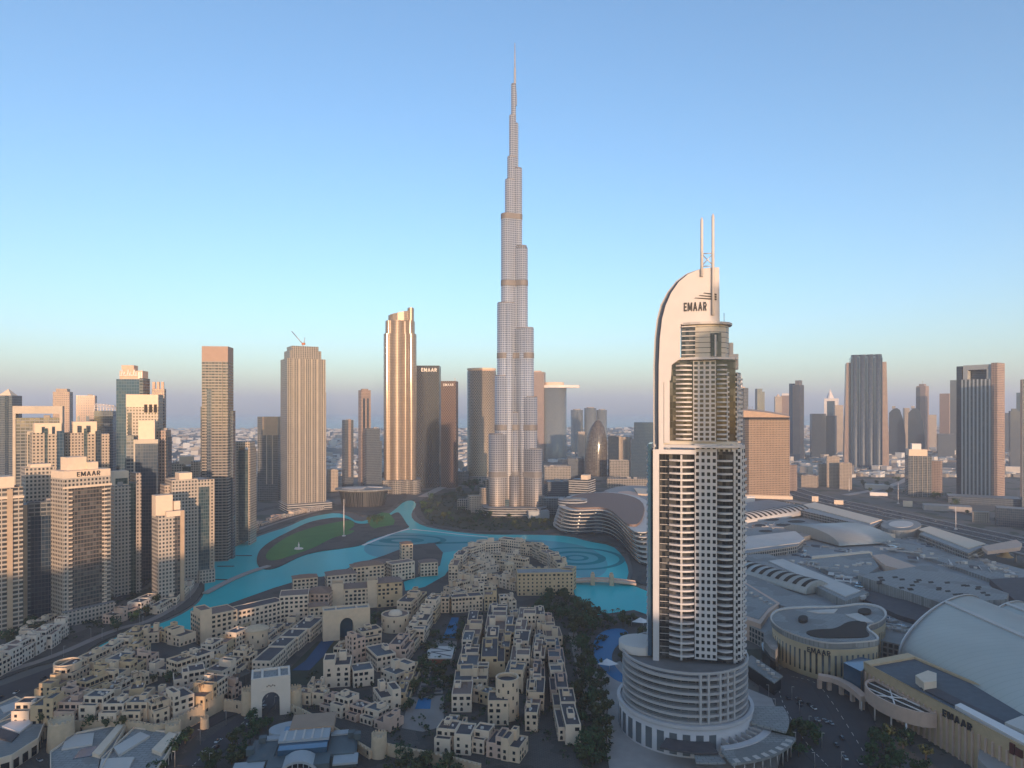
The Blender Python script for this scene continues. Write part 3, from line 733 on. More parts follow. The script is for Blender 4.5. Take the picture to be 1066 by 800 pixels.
for lab, l, r, tp, b in (('left of three hazy grey-blue towers far right of the needle skyscraper',594,607,427,472),('middle of three hazy grey-blue towers far right of the needle skyscraper',608,621,425,472),('right of three hazy grey-blue towers far right of the needle skyscraper',621,632,427,472)):
    X, Y, w, d, rz = fit(l, r, b, 0, 1.0); h = Zat(tp, Y)
    t = thing('round_tower', lab, 'tower', (X, Y, 0), 0, 'three far round towers')
    mb = MB(); mb.prism(circ(0,0,w/2,24), 0, h, smooth=True); mb.build('wall', FM['ribs'], t)
    mb = MB(); mb.prism(circ(0,0,w*.3,16), h, h+4); mb.build('roof_plant', M['concrete'], t)
simple('low pink block in front of the three hazy round towers', 601, 609, 450, 478, 'sandy', 10, .8, cat='building', name='block')
# pointed bullet shaped glass tower
X, Y, w, d, rz = fit(608, 632, 500, 0, .8); h = Zat(437, Y)
t = thing('bullet_tower', 'brown glass tower shaped like a pointed bullet right of the needle skyscraper', 'tower', (X, Y, 0), rz)
mb = MB(); prof = [(.5,0),(.5,.35),(.48,.55),(.42,.72),(.31,.86),(.16,.96),(0.02,1.0)]
n = 28
for (r0,z0),(r1,z1) in zip(prof, prof[1:]):
    for i in range(n):
        a, b = 2*PI*i/n, 2*PI*(i+1)/n
        sh0, sh1 = .12*w*(z0**2), .12*w*(z1**2)
        P_ = [(r0*w*math.cos(a)+sh0, r0*d*math.sin(a), z0*h),(r0*w*math.cos(b)+sh0, r0*d*math.sin(b), z0*h),(r1*w*math.cos(b)+sh1, r1*d*math.sin(b), z1*h),(r1*w*math.cos(a)+sh1, r1*d*math.sin(a), z1*h)]
        mb.face(P_, 0, [(i*3,z0*h),(i*3+3,z0*h),(i*3+3,z1*h),(i*3,z1*h)], True)
mb.build('wall', FM['brownglass'], t)
mb = MB(); mb.prism(circ(0,0,w*.62,24), 0, 9); mb.build('podium', M['concrete'], t)
tower('dark block with three pale piers between the bullet tower and the blue glass hotel', 633, 658, 455, 500, -10, .8, [('wall','navy',-.5,0,-.5,.5,0,1),('wall','sandy',0,.5,-.5,.5,0,1.0)]+[('pier','frame',x,x+.07,-.54,-.5,0,1) for x in (.02,.22,.42)], name='block', cat='building')
tower('bright blue glass building with a slanted roof left of the crowned white tower', 657, 690, 440, 503, -8, .7, [('wall','blue',-.5,.5,-.5,.5,0,.72),('upper_wall','blue',-.4,.5,-.5,.5,.72,1),('canopy','steel',.2,.55,-.7,-.5,.55,.57)], name='glass_building', cat='building')
simple('long low grey arcade building behind the curved terrace hotel', 632, 676, 499, 509, 'pavs', 0, .3, name='arcade_building', cat='building', units=2)
simple('low block with a row of pale uprights behind the needle base', 565, 594, 486, 503, 'pavs', 8, .6, name='block', cat='building')
simple('low dark office block right of the needle base', 590, 608, 478, 497, 'greyblue', 6, .7, name='block', cat='building')
simple('small pale pavilion block under the bullet tower', 634, 655, 480, 503, 'pavs', 5, .5, name='block', cat='building')
# ---------------------------------------------------------------- the needle skyscraper
def mat_needle():
    m = N('needle_cladding')
    uv = m.n('ShaderNodeSeparateXYZ'); m.t.links.new(m.n('ShaderNodeUVMap').outputs[0], uv.inputs[0])
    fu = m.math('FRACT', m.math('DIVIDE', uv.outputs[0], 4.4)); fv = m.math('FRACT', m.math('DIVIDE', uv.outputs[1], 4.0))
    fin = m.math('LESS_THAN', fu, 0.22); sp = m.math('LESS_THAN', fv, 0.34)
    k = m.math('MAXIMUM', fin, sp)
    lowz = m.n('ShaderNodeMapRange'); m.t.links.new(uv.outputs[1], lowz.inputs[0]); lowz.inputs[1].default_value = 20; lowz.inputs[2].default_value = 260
    gl = m.mix(lowz.outputs[0], (0.13,0.105,0.09), (0.26,0.295,0.35))  # colour darkens and browns towards the base, damping the sun glints there
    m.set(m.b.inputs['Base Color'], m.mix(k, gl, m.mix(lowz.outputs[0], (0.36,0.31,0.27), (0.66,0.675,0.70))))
    m.b.inputs['Metallic'].default_value = 0.6
    m.set(m.b.inputs['Roughness'], m.math('ADD', 0.5, m.math('MULTIPLY', k, 0.12)))
    return m.mat
M['needle'] = mat_needle()
M['mech'] = plain('mechanical_louvres', (0.17,0.17,0.175), 0.6, 0.1, var=0.2)
BY = 1262.0; BX = Xat(536, BY); PX = BY/F
t = thing('skyscraper', 'immensely tall silver needle skyscraper stepping in as it rises beyond the lake', 'skyscraper', (BX, BY, 0))
def stadium(ang, dist, r, n=10):
    """rounded wing from the core out to `dist`"""
    c, s = math.cos(ang), math.sin(ang)
    P = []
    for i in range(n+1):
        a = ang-PI/2+PI*i/n
        P.append((c*dist+r*math.cos(a), s*dist+r*math.sin(a)))
    P += [(-s*r, c*r)] + [(s*r, -c*r)]
    return P
def wing(ang, tiers):
    for edge, r, ztop in tiers:
        dist = max((edge-r), 0.5)/max(abs(math.cos(ang)), .5)
        z = Zat(ztop, BY)
        mb = MB(); mb.prism(stadium(ang, dist*PX, r*PX), 0, z, smooth=False)
        for i in range(len(mb.f)):
            if len(mb.f[i]) == 4: mb.s[i] = True
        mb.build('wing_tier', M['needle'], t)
        mb = MB(); mb.prism(stadium(ang, dist*PX, r*PX*.93), z, z+1.6); mb.build('tier_cap', M['mech'], t)
wl, wr, wb, wf = R(203), R(332), R(85), R(268)
wing(wl, [(27,7.6,452),(20.6,7.4,392),(18.4,7.0,317),(14.4,6.2,227),(10.4,4.6,189),(8.0,4.0,165),(6.0,3.0,122),(4.0,2.6,89)])
wing(wr, [(28,6.6,467),(23,6.4,414),(19.5,6.2,343),(13.4,5.6,260),(12.6,5.0,258),(7.6,4.2,177),(3.6,2.6,130)])
wing(wb, [(16,7,440),(13,7,350),(11,6.5,290),(8,5.5,200)])
wing(wf, [(11,6.6,495),(8.4,6.2,430),(6.4,5.6,300),(4.4,5.0,240)])
for ang, dx, r in ((wl,-3.2,4.6),(wr,3.6,4.4)):
    pass
# front lobes that give the bright uprights
for px, r, zt in ((522.5,4.6,395),(529.5,4.4,318),(544.5,4.6,345),(551.0,4.6,416)):
    x = (px-536)*PX
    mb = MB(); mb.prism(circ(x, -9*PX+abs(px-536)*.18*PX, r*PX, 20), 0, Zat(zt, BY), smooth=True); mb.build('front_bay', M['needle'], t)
zs = [(99,2.1),(72,1.2),(60,.8),(45,.35)]
prof = [(2.1*PX, Zat(110,BY)),(2.0*PX, Zat(99,BY)),(1.25*PX, Zat(90,BY)),(1.1*PX, Zat(72,BY)),(.75*PX, Zat(70,BY)),(.6*PX, Zat(58,BY)),(.3*PX, Zat(45,BY)),(0.02, Zat(44.5,BY))]
mb = MB(); mb.lathe(prof, 16); mb.build('spire', M['steel'], t)
for zt, rw in ((227,15.2),(296,19),(371,21.5),(445,24),(493,30)):
    z = Zat(zt, BY)
    for ang, e in ((wl, 1), (wr, 1), (wf, .55)):
        best = None
        T_ = {wl:[(27,7.6,452),(20.6,7.4,392),(18.4,7.0,317),(14.4,6.2,226)], wr:[(28,6.6,467),(23,6.4,414),(19.5,6.2,343),(13.4,5.6,259),(7.6,4.2,177)], wf:[(11,6.6,495),(8.4,6.2,430),(6.4,5.6,300),(4.4,5.0,226)]}[ang]
        c_ = [(ed, r) for ed, r, zz in T_ if zz < zt+1]
        if not c_: continue
        ed, r = max(c_)
        dist = max(ed-r, .5)/max(abs(math.cos(ang)), .5)
        mb = MB(); mb.prism(stadium(ang, dist*PX, r*PX+.5), z-5, z+5, bottom=True); mb.build('mechanical_floor', M['mech'], t)
# podium pavilions
mb = MB(); mb.prism(smooth_poly([(-52,-52),(52,-52),(60,-20),(60,40),(-60,40),(-60,-20)],2), 0, 17); mb.build('podium', FM['slabs'], t)
# ---------------------------------------------------------------- the hotel tower with the sail
TX, TY = G(712, 0 or 758)[0], 410.0
TX = Xat(712, TY)
rz = math.atan2(-TX, TY)
S = 0.567
def lx(px): return (px-712)*S*1.017
def lz(py): return Zat(py, 398.0)
t = thing('hotel_tower', 'white curved hotel tower with a sail-shaped EMAAR crest and two masts, nearest of all', 'hotel tower', (TX, TY, 0), rz)
M['hwhite'] = plain('hotel_white', (0.50,0.515,0.54), 0.55, var=0.07)
M['hgrey'] = plain('hotel_grey', (0.40,0.41,0.42), 0.5, var=0.1)
M['hglass'] = facade('hotel_glass', (0.03,0.032,0.036), (0.014,0.018,0.024), 2.0, 3.83, .9, .9, metal=.15, curtain=.5)
M['hgrid'] = facade('hotel_grid', (0.48,0.49,0.51), (0.015,0.018,0.022), 2.9, 3.83, .55, .58, metal=.1)
M['hlouv'] = facade('hotel_louvres', (0.52,0.51,0.48), (0.03,0.03,0.03), 50, 3.0, 1.0, 0.12, metal=.1)
# drum with its ring balconies
r0 = 36.5
z0, z1 = 17.0, 45.0
def dr(px): return (px-712)*S
mb = MB(); mb.prism(circ(0,0,r0-2.2,72), 0, z1-1, smooth=True); mb.build('drum_wall', facade('drum_glass', (0.10,0.11,0.12), (0.02,0.028,0.035), 4.0, 4.0, .84, .8, metal=.2, roof=(.17,.165,.16)), t)
nr = 7
ringm = MB(); ringm.ring(circ(0,0,r0,72), circ(0,0,r0-2.6,72), 0, 1.35); rm = ringm.mesh('ring_balcony', M['hgrey'])
for k in range(nr): child('ring_balcony', rm, t, (0,0,z0+1+k*4.0))
mb = MB(); mb.ring(circ(0,0,r0+.25,72), circ(0,0,r0-.7,72), z1+.5, z1+1.7); mb.build('drum_parapet', M['hgrey'], t)
for a0 in (-76, -69, -58, -50, -42):
    a = R(a0); mb = MB()
    for s_ in (0,):
        p = [( (r0+.35)*math.cos(a+q), (r0+.35)*math.sin(a+q)) for q in (-.018,.018)] + [((r0-2.4)*math.cos(a+q), (r0-2.4)*math.sin(a+q)) for q in (.018,-.018)]
        mb.prism(p, z0+.5, z1+1.0)
    mb.build('drum_pier', M['hgrey'], t)
# podium under the drum
mb = MB(); mb.prism(circ(0,0,r0+2.3,72), 0, z0, smooth=True); mb.build('podium', M['hwhite'], t)
mb = MB(); mb.ring(circ(0,0,r0+3.2,72), circ(0,0,r0+1.2,72), z0-.2, z0+1.5); mb.build('podium_cornice', M['hwhite'], t)
for i in range(11):
    a = R(188+i*10.5); q = .052
    mb = MB(); rr_ = r0+2.45
    p = [(rr_*math.cos(a-q),rr_*math.sin(a-q)),(rr_*math.cos(a+q),rr_*math.sin(a+q)),((rr_-.6)*math.cos(a+q),(rr_-.6)*math.sin(a+q)),((rr_-.6)*math.cos(a-q),(rr_-.6)*math.sin(a-q))]
    mb.prism(p, 2, 13.5); mb.build('podium_panel', M['glassb'] if i == 0 else plain('panel_grey%d' % i, (.13,.15,.165), .3, .2), t)
# entrance canopies on the right
def wedge(a0, a1, ri, ro, z, zt, nm, mk):
    n = 14
    P = [(ro*math.cos(R(a0+(a1-a0)*i/n)), ro*math.sin(R(a0+(a1-a0)*i/n))) for i in range(n+1)] + [(ri*math.cos(R(a1+(a0-a1)*i/n)), ri*math.sin(R(a1+(a0-a1)*i/n))) for i in range(n+1)]
    mb = MB(); mb.prism(P, z, zt, bottom=True); return mb.build(nm, mk, t)
wedge(-68, -20, r0+14, r0+27, 9.6, 10.8, 'canopy', M['roofg'])
wedge(-66, -22, r0+10, r0+14, 9.0, 11.5, 'canopy_rim', M['hwhite'])
for k in range(8): wedge(-66+k*5.6, -63.5+k*5.6, r0+23, r0+26.5, 10.8, 11.0, 'canopy_skylight', M['roofl'])
wedge(-104, -70, r0+3, r0+15, 9.6, 10.6, 'canopy', M['roofd'])
wedge(-84, -69, r0+12, r0+22, 8.0, 8.8, 'canopy', M['roofg'])
wedge(-22, 12, r0+3, r0+22, 12.5, 13.6, 'canopy', M['roofg'])
wedge(-60, -24, r0+2.5, r0+9.5, 8, 8.6, 'terrace', M['pavel'])
for k in range(6): wedge(-60+k*7, -59.2+k*7, r0+3, r0+9.5, 8.6, 12, 'terrace_screen', M['hgrey'])
for k in range(9):
    a = R(-66+k*5.4); mb = MB(); mb.tube(((r0+25)*math.cos(a),(r0+25)*math.sin(a),0),((r0+25)*math.cos(a),(r0+25)*math.sin(a),9.6),.35,6); mb.build('canopy_post', M['steel'], t)
# round white roof disc behind the shaft on the terrace
mb = MB(); mb.prism(circ(lx(667), 2, 13, 36), z1-.5, z1+4.4, smooth=True); mb.build('roof_disc', M['roofl'], t)
# ---- lower shaft
zb, zt = 45.5, lz(470)
FY = -14.0                                     # front plane
def block(nm, mk, p0, p1, y0, y1, za, zc, mt=None):
    mb = MB(); mb.box(lx(p0), lx(p1), y0, y1, za, zc, bottom=za > 50); return mb.build(nm, FM.get(mk) or M[mk], t)
block('edge_strip', 'glassb', 676.3, 680, FY+2, 10, zb, zt+4)
mb = MB()
for k in range(33): mb.box(lx(674.6), lx(676.5), FY+4, 6, zb+k*3.83, zb+k*3.83+1.2)
mb.build('edge_balcony', M['hwhite'], t)
block('pier', 'hwhite', 681.5, 687.5, FY-1, 8, zb-2, zt+1)
block('shaft_core', 'hglass', 679.9, 760, FY+3.2, 14, zb-1, zt)
block('beam', 'hwhite', 687.5, 724, FY-.8, FY+3.2, zt-1.6, zt+1)
# curved balconies, left column
def arc_slab(p0, p1, yb, bulge, h, n=14):
    x0, x1 = lx(p0), lx(p1); P = []
    for i in range(n+1):
        u = i/n; P.append((x0+(x1-x0)*u, yb-bulge*math.sin(PI*(.12+.76*u))))
    P += [(x1, yb+2.5), (x0, yb+2.5)]
    mb = MB(); mb.prism(P, 0, h, bottom=True); return mb
b1 = arc_slab(697.5, 722, FY+2.2, 4.2, 1.0).mesh('balcony', M['hwhite'])
b2 = arc_slab(744, 759, FY+3.6, 3.6, 1.0).mesh('balcony', M['hwhite'])
nfl = 31
fh = (zt-zb-4)/nfl
for k in range(nfl):
    z = zb+2+k*fh
    child('balcony', b1, t, (0,0,z)); child('balcony', b2, t, (0,0,z))
mb = MB()
for k in range(nfl): mb.box(lx(688), lx(697.6), FY+2.9, FY+3.15, zb+2+k*fh, zb+2.35+k*fh)
mb.build('floor_lines', M['hgrey'], t)
mb = MB(); mb.box(lx(708.5), lx(710.5), FY-1.4, FY+1.0, zb, zt-2); mb.build('balcony_divider', M['hgrey'], t)
# window grid: real reveals in front of dark panes
def grid(nm, p0, p1, y, za, zc, ncol, nrow, fw=.56, fhh=.56, dep=.7, turn=0.0, mk='hwhite', hy=None):
    X0, X1 = lx(p0), lx(p1); W = X1-X0; cw_ = W/ncol; ch = (zc-za)/nrow
    mb = MB()
    for i in range(ncol+1):
        w_ = cw_*(1-fw)
        a = max(0, i*cw_-w_/2); b = min(W, i*cw_+w_/2)
        mb.box(a, b, 0, dep, 0, zc-za)
    for j in range(nrow+1):
        h_ = ch*(1-fhh); a = max(0, j*ch-h_/2); b = min(zc-za, j*ch+h_/2)
        mb.box(0.003, W-.003, .004, dep-.004, a, b, bottom=True)
    o = mb.build(nm, M[mk], t); o.location = (X0, y, za); o.rotation_euler = (0,0,turn)
    mb = MB(); mb.box(0.05, W-.05, dep-.15, dep+.9, 0.02, zc-za-.02); p = mb.build('glazing', M['dark'], o)
    return o
grid('window_grid', 722.5, 744, FY+.6, zb+1, lz(462), 4, 32)
grid('window_grid', 758.5, 769, FY+3.2, zb+1, lz(462), 2, 32, turn=R(24))
block('wall', 'hgrid', 741, 764, FY+4.0, 12, zb-1, lz(463))
mb = MB(); mb.prism([(lx(766.5),FY+6.5),(lx(772.5),FY+14),(lx(773),4),(lx(770),14),(lx(758),14),(lx(758),FY+8)], zb-1, lz(463)); mb.build('wall', M['hgrid'], t)
b3 = MB(); b3.prism([(lx(767),FY+8),(lx(774),FY+14.5),(lx(774.6),3),(lx(770),3)], 0, 1.2, bottom=True); b3 = b3.mesh('balcony', M['hwhite'])
for k in range(nfl): child('balcony', b3, t, (0,0,zb+2+k*fh))
# ledge between the two shafts
z2 = lz(466)
mb = MB(); mb.prism([(lx(p), y) for p, y in ((690,FY+1),(722,FY-2.5),(745,FY-2.2),(766,FY+3),(772,FY+12),(770,12),(682,12),(682,FY+2))], z2, z2+1.5, bottom=True); mb.build('ledge', M['hwhite'], t)
block('recess', 'hlouv', 692, 764, FY+4, 12, z2+1.5, z2+4.0)
# ---- upper shaft
za, zc = z2+3.6, lz(398)
block('upper_core', 'hglass', 694, 762, FY+4.2, 13, za, lz(374))
block('pier', 'hwhite', 692.5, 698, FY-.2, 9, za-1, lz(396))
block('pier', 'hgrey', 690, 692.5, FY+.5, 9, za-1, lz(398))
nu = 17; fu_ = (lz(376)-za-1.5)/nu
u1 = arc_slab(704, 720, FY+3.2, 3.8, .85).mesh('balcony', M['hwhite'])
u2 = arc_slab(744, 754, FY+4.2, 3.0, .9).mesh('balcony', M['hwhite'])
for k in range(nu):
    z = za+1+k*fu_
    child('balcony', u1, t, (0,0,z)); child('balcony', u2, t, (0,0,z))
grid('window_grid', 721, 743, FY+1.8, za, lz(376), 4, nu, .64, .62)
grid('window_grid', 754, 765.5, FY+3.6, za, lz(388), 3, nu-3, .64, .62, turn=R(26))
mb = MB(); mb.prism([(lx(764),FY+8),(lx(768),FY+13),(lx(768.5),2),(lx(764),12),(lx(752),12),(lx(752),FY+9)], za, lz(388)); mb.build('wall', M['hgrid'], t)
b4 = MB(); b4.prism([(lx(763),FY+8),(lx(770),FY+13),(lx(770.5),2),(lx(766),2)], 0, 1.2, bottom=True); b4 = b4.mesh('balcony', M['hwhite'])
for k in range(nu-3): child('balcony', b4, t, (0,0,za+1+k*fu_))
# upper ledge and the round louvred stage
z3 = lz(374)
mb = MB(); mb.prism([(lx(p), y) for p, y in ((701,FY+2),(722,FY-1.5),(744,FY-1.2),(764,FY+5),(764,12),(699,12))], z3-.6, z3+.8, bottom=True); mb.build('ledge', M['hwhite'], t)
P = smooth_poly([(lx(p), y) for p, y in ((709,FY+3),(722,FY),(742,FY),(756,FY+6),(757,10),(709,10))], 1)
mb = MB(); mb.prism(P, z3+.8, lz(339)); mb.build('louvred_stage', M['hlouv'], t)
block('glazing', 'hglass', 710, 723, FY-1.1, FY+3, z3+1, lz(341))
mb = MB()
for k in range(7): mb.box(lx(709.5), lx(723.4), FY-1.7, FY-1.1, z3+2+k*2.7, z3+2.5+k*2.7, bottom=True)
mb.build('glazing_bars', M['hwhite'], t)
block('glazing', 'hglass', 738, 748, FY-.6, FY+3, z3+1, lz(348))
block('glazing_mullion', 'hwhite', 741.5, 743.2, FY-1.2, FY-.6, z3+1, lz(350))
block('side_block', 'hwhite', 757, 761, 0, 8, z3, lz(356))
block('side_block', 'hwhite', 761, 766, 0, 8, lz(384), lz(368))
mb = MB(); mb.prism(smooth_poly([(lx(p), y) for p, y in ((706,FY+1),(722,FY-3.4),(744,FY-2.6),(760,FY+5),(758,8),(706,8))], 1), lz(339), lz(336.6), bottom=True); mb.build('brow', M['hgrey'], t)
# the sail: an upright plate with a curved back edge
edge = [(687.2,470),(687.0,420),(687.2,380),(688.3,352),(690.5,332),(694,318),(699.5,305),(707,294),(716,286.5),(727,282),(738,280.8),(746,281)]
face = edge + [(746.5,337),(709,338),(708,374),(700,380),(699,396),(692,398),(692,470)]
mb = MB()
pts = [(lx(x), lz(y)) for x, y in face]
y0, y1 = FY-.4, FY+4.0
def tri(poly):
    from mathutils.geometry import tessellate_polygon
    return tessellate_polygon([[Vector((p[0], p[1], 0)) for p in poly]])
T3 = tri(pts)
for a, b, c in T3:
    for y, flip in ((y0, 0), (y1, 1)):
        q = [(pts[i][0], y, pts[i][1]) for i in (a, b, c)]
        n = (Vector(q[1])-Vector(q[0])).cross(Vector(q[2])-Vector(q[0]))
        if (n.y > 0) != bool(flip): q = q[::-1]
        mb.face(q, 0)
for i in range(len(pts)):
    p, q = pts[i], pts[(i+1) % len(pts)]
    mb.face([(p[0],y0,p[1]),(p[0],y1,p[1]),(q[0],y1,q[1]),(q[0],y0,q[1])], 0)
mb.build('sail', M['hwhite'], t)
def rim(nm, mk, o0, o1, ya, yb):
    """a curved band following the sail edge, between two offsets outwards"""
    E = [(lx(x), lz(y)) for x, y in edge[:-1]]
    A, B = [], []
    for i, p in enumerate(E):
        a = E[max(i-1,0)]; b = E[min(i+1,len(E)-1)]
        d = Vector((b[0]-a[0], b[1]-a[1])).normalized(); nx, nz = -d.y, d.x
        f = min(1.0, (len(E)-1-i)/5.0)
        A.append((p[0]+nx*o0*f, p[1]+nz*o0*f)); B.append((p[0]+nx*o1*f, p[1]+nz*o1*f))
    mb = MB()
    for i in range(len(E)-1):
        mb.face([(A[i][0],ya,A[i][1]),(A[i+1][0],ya,A[i+1][1]),(B[i+1][0],ya,B[i+1][1]),(B[i][0],ya,B[i][1])])
        mb.face([(B[i][0],ya,B[i][1]),(B[i+1][0],ya,B[i+1][1]),(B[i+1][0],yb,B[i+1][1]),(B[i][0],yb,B[i][1])])
        mb.face([(A[i][0],ya,A[i][1]),(A[i][0],yb,A[i][1]),(A[i+1][0],yb,A[i+1][1]),(A[i+1][0],ya,A[i+1][1])])
        mb.face([(A[i][0],yb,A[i][1]),(B[i][0],yb,B[i][1]),(B[i+1][0],yb,B[i+1][1]),(A[i+1][0],yb,A[i+1][1])])
    return mb.build(nm, M[mk], t)
rim('sail_reveal', 'navyp' if 'navyp' in M else 'glassb', 0.0, 1.5, FY+1.2, FY+9)
rim('sail_back', 'hgrey', 1.45, 3.2, FY+3.0, FY+12)
# masts
for px, tp, z in ((729.3, 229, lz(290)), (740, 226, lz(330))):
    mb = MB(); x = lx(px)
    mb.tube((x, FY-1.2, z), (x, FY-1.2, lz(tp+3)), .85, 10); mb.tube((x, FY-1.2, lz(tp+3)), (x, FY-1.2, lz(tp)), .85, 10, .2)
    mb.build('mast', M['hwhite'], t)
mb = MB(); xa, xb = lx(729.3), lx(740)
for za_, zb_ in ((lz(279), lz(267)), (lz(267), lz(279))): mb.tube((xa, FY-1.2, za_), (xb, FY-1.2, zb_), .28, 6)
for q in (lz(266.5), lz(279.5)): mb.tube((xa, FY-1.2, q), (xb, FY-1.2, q), .28, 6)
mb.build('mast_brace', M['steel'], t)
sign('EMAAR', 5.0, M['letter'], t, (lx(723), FY-.7, lz(320.5)), sx=.60, bold=.03)
for k in range(3):
    mb = MB(); a = (722+k*4.3, 311.5-k*2.4)
    mb.face([(lx(a[0]),FY-.75,lz(a[1]+.3)),(lx(743.5),FY-.75,lz(a[1]+3.2)),(lx(743.5),FY-.75,lz(a[1]+1.4)),(lx(a[0]+1),FY-.75,lz(a[1]-.3))])
    mb.face([(lx(a[0]),FY-.75,lz(a[1]+.3)),(lx(a[0]),FY-.42,lz(a[1]+.3)),(lx(743.5),FY-.42,lz(a[1]+3.2)),(lx(743.5),FY-.75,lz(a[1]+3.2))])
    mb.build('sign_stripe', M['letter'], t)
mb = MB(); mb.tube((lx(751), FY+4, lz(337)), (lx(751), FY+4, lz(327)), .18, 6); mb.build('antenna', M['steel'], t)
# ---------------------------------------------------------------- the old town quarter
def pane_mesh(w, h, arch=False, name='window'):
    mb = MB()
    if arch:
        P = [(-w/2,0),(w/2,0),(w/2,h-w/2)] + [(w/2*math.cos(a), h-w/2+w/2*math.sin(a)) for a in (PI*.2,PI*.4,PI*.5,PI*.6,PI*.8)] + [(-w/2,h-w/2)]
    else:
        P = [(-w/2,0),(w/2,0),(w/2,h),(-w/2,h)]
    mb.face([(x,-.06,z) for x, z in P])
    for i in range(len(P)):
        a, b = P[i], P[(i+1) % len(P)]
        mb.face([(a[0],-.06,a[1]),(a[0],.06,a[1]),(b[0],.06,b[1]),(b[0],-.06,b[1])])
    return mb.mesh(name, M['dark'] if not arch else M['void'])
W_RECT, W_WIDE, W_ARCH, W_TALL = pane_mesh(1.5,1.7), pane_mesh(2.5,2.0), pane_mesh(1.7,2.3,True), pane_mesh(1.1,2.1)
W_BIGARCH = pane_mesh(2.5,2.8,True)
mb = MB(); mb.box(-.8,.8,-.6,.6,0,1.1); AC_U = mb.mesh('roof_unit', M['roofl'])
mb = MB(); mb.box(-.45,.45,-.45,.45,0,.9); AC_S = mb.mesh('roof_unit', M['white'])
mb = MB()
for i in range(5): mb.box(-2+i*.9,-1.8+i*.9,-1.6,1.6,2.3,2.45,bottom=True)
for x in (-2,1.6):
    for y in (-1.5,1.4): mb.box(x,x+.2,y,y+.2,0,2.3)
PERG = mb.mesh('pergola', plain('pergola_wood', (0.16,0.10,0.06), .8))
def masses(walls, roofs, x0, x1, y0, y1, z0, z1, par=.9, mr=0):
    t_ = .45
    walls.box(x0, x1, y0, y1, z0, z1+par)
    walls.f.pop(); walls.m.pop(); walls.uv.pop(); walls.s.pop()
    o = [(x0,y0),(x1,y0),(x1,y1),(x0,y1)]; i_ = [(x0+t_,y0+t_),(x1-t_,y0+t_),(x1-t_,y1-t_),(x0+t_,y1-t_)]
    for k in range(4):
        j = (k+1) % 4
        a, b, c, d = o[k], o[j], i_[j], i_[k]
        walls.face([(a[0],a[1],z1+par),(b[0],b[1],z1+par),(c[0],c[1],z1+par),(d[0],d[1],z1+par)])
        walls.face([(d[0],d[1],z1+par),(c[0],c[1],z1+par),(c[0],c[1],z1),(d[0],d[1],z1)])
    roofs.face([(p[0],p[1],z1) for p in i_], mr)
def windows(t, rr, x0, x1, y0, y1, z0, z1, fl, kinds, skip=.12, faces='flr', bay=3.6):
    nf = max(1, int(round((z1-z0)/fl)))
    for fc in faces:
        L = (x1-x0) if fc == 'f' else (y1-y0)
        nb = max(1, int(L/bay))
        for k in range(nf):
            for i in range(nb):
                if rr.random() < skip: continue
                m = kinds[0] if k == 0 else kinds[min(k, len(kinds)-1)]
                if rr.random() < .2: m = rr.choice(kinds)
                s = -L/2+(i+.5)*L/nb
                z = z0+k*fl+.75
                if fc == 'f': child('window', m, t, ((x0+x1)/2+s, y0-.01, z), 0)
                elif fc == 'l': child('window', m, t, (x0-.01, (y0+y1)/2+s, z), -PI/2)
                else: child('window', m, t, (x1+.01, (y0+y1)/2+s, z), PI/2)
def house(label, X, Y, z, w, d, floors, rz, rr, wall, roof='roofd', group='houses of the old quarter', faces='flr', kinds=None, extras=1, bay=3.2, name='house', fl=3.5, skip=.15, stair=True):
    t = thing(name, label, 'house' if name == 'house' else 'building', (X, Y, z), rz, group)
    kinds = kinds or [W_ARCH, W_RECT, W_WIDE, W_RECT]
    wa, ro = MB(), MB()
    h = floors*fl
    style = rr.random()
    tw = w*rr.uniform(.3,.45)
    if style < .4 and extras:             # a higher block at one side, lower body
        sgn = rr.choice((-1, 1))
        masses(wa, ro, -w/2, w/2, -d/2, d/2, 0, h-fl*.9)
        a, b = (w/2-tw, w/2+.25) if sgn > 0 else (-w/2-.25, -w/2+tw)
        masses(wa, ro, a, b, -d/2-.3, d/2*.4, 0, h+fl*.25)
        windows(t, rr, a, b, -d/2-.3, d/2*.4, 0, h, fl, kinds, skip, faces.replace('l' if sgn > 0 else 'r', ''), bay)
        a, b = (-w/2, w/2-tw) if sgn > 0 else (-w/2+tw, w/2)
        windows(t, rr, a, b, -d/2, d/2, 0, h-fl*.9, fl, kinds, skip, faces, bay)
    elif style < .75 and extras:           # a stepped front terrace
        masses(wa, ro, -w/2, w/2, -d/2+d*.3, d/2, 0, h)
        masses(wa, ro, -w/2+.2, w/2-w*.15, -d/2, -d/2+d*.3+.5, 0, h-fl)
        windows(t, rr, -w/2+.2, w/2-w*.15, -d/2, -d/2+d*.3, 0, h-fl, fl, kinds, skip, faces, bay)
        windows(t, rr, -w/2, w/2, -d/2+d*.3, d/2, h-fl, h, fl, [W_WIDE, W_RECT], skip, faces, bay)
    else:
        masses(wa, ro, -w/2, w/2, -d/2, d/2, 0, h)
        windows(t, rr, -w/2, w/2, -d/2, d/2, 0, h, fl, kinds, skip, faces, bay)
    if stair and rr.random() < .7:
        x = rr.uniform(-w*.3, w*.2); y = rr.uniform(-d*.1, d*.2)
        masses(wa, ro, x, x+w*.22+1, y, y+d*.24+1, h-fl, h+2.4, .5)
    wa.build('wall', M[wall], t)
    ro.build('roof', M[roof], t)
    for k in range(rr.randint(1, 3)):
        child('roof_unit', rr.choice((AC_U, AC_S)), t, (rr.uniform(-w*.35,w*.35), rr.uniform(0,d*.35), h-fl*.9 if style < .4 else h), 0)
    if rr.random() < .18: child('pergola', PERG, t, (rr.uniform(-w*.2,w*.2), -d*.1, h), 0)
    return t
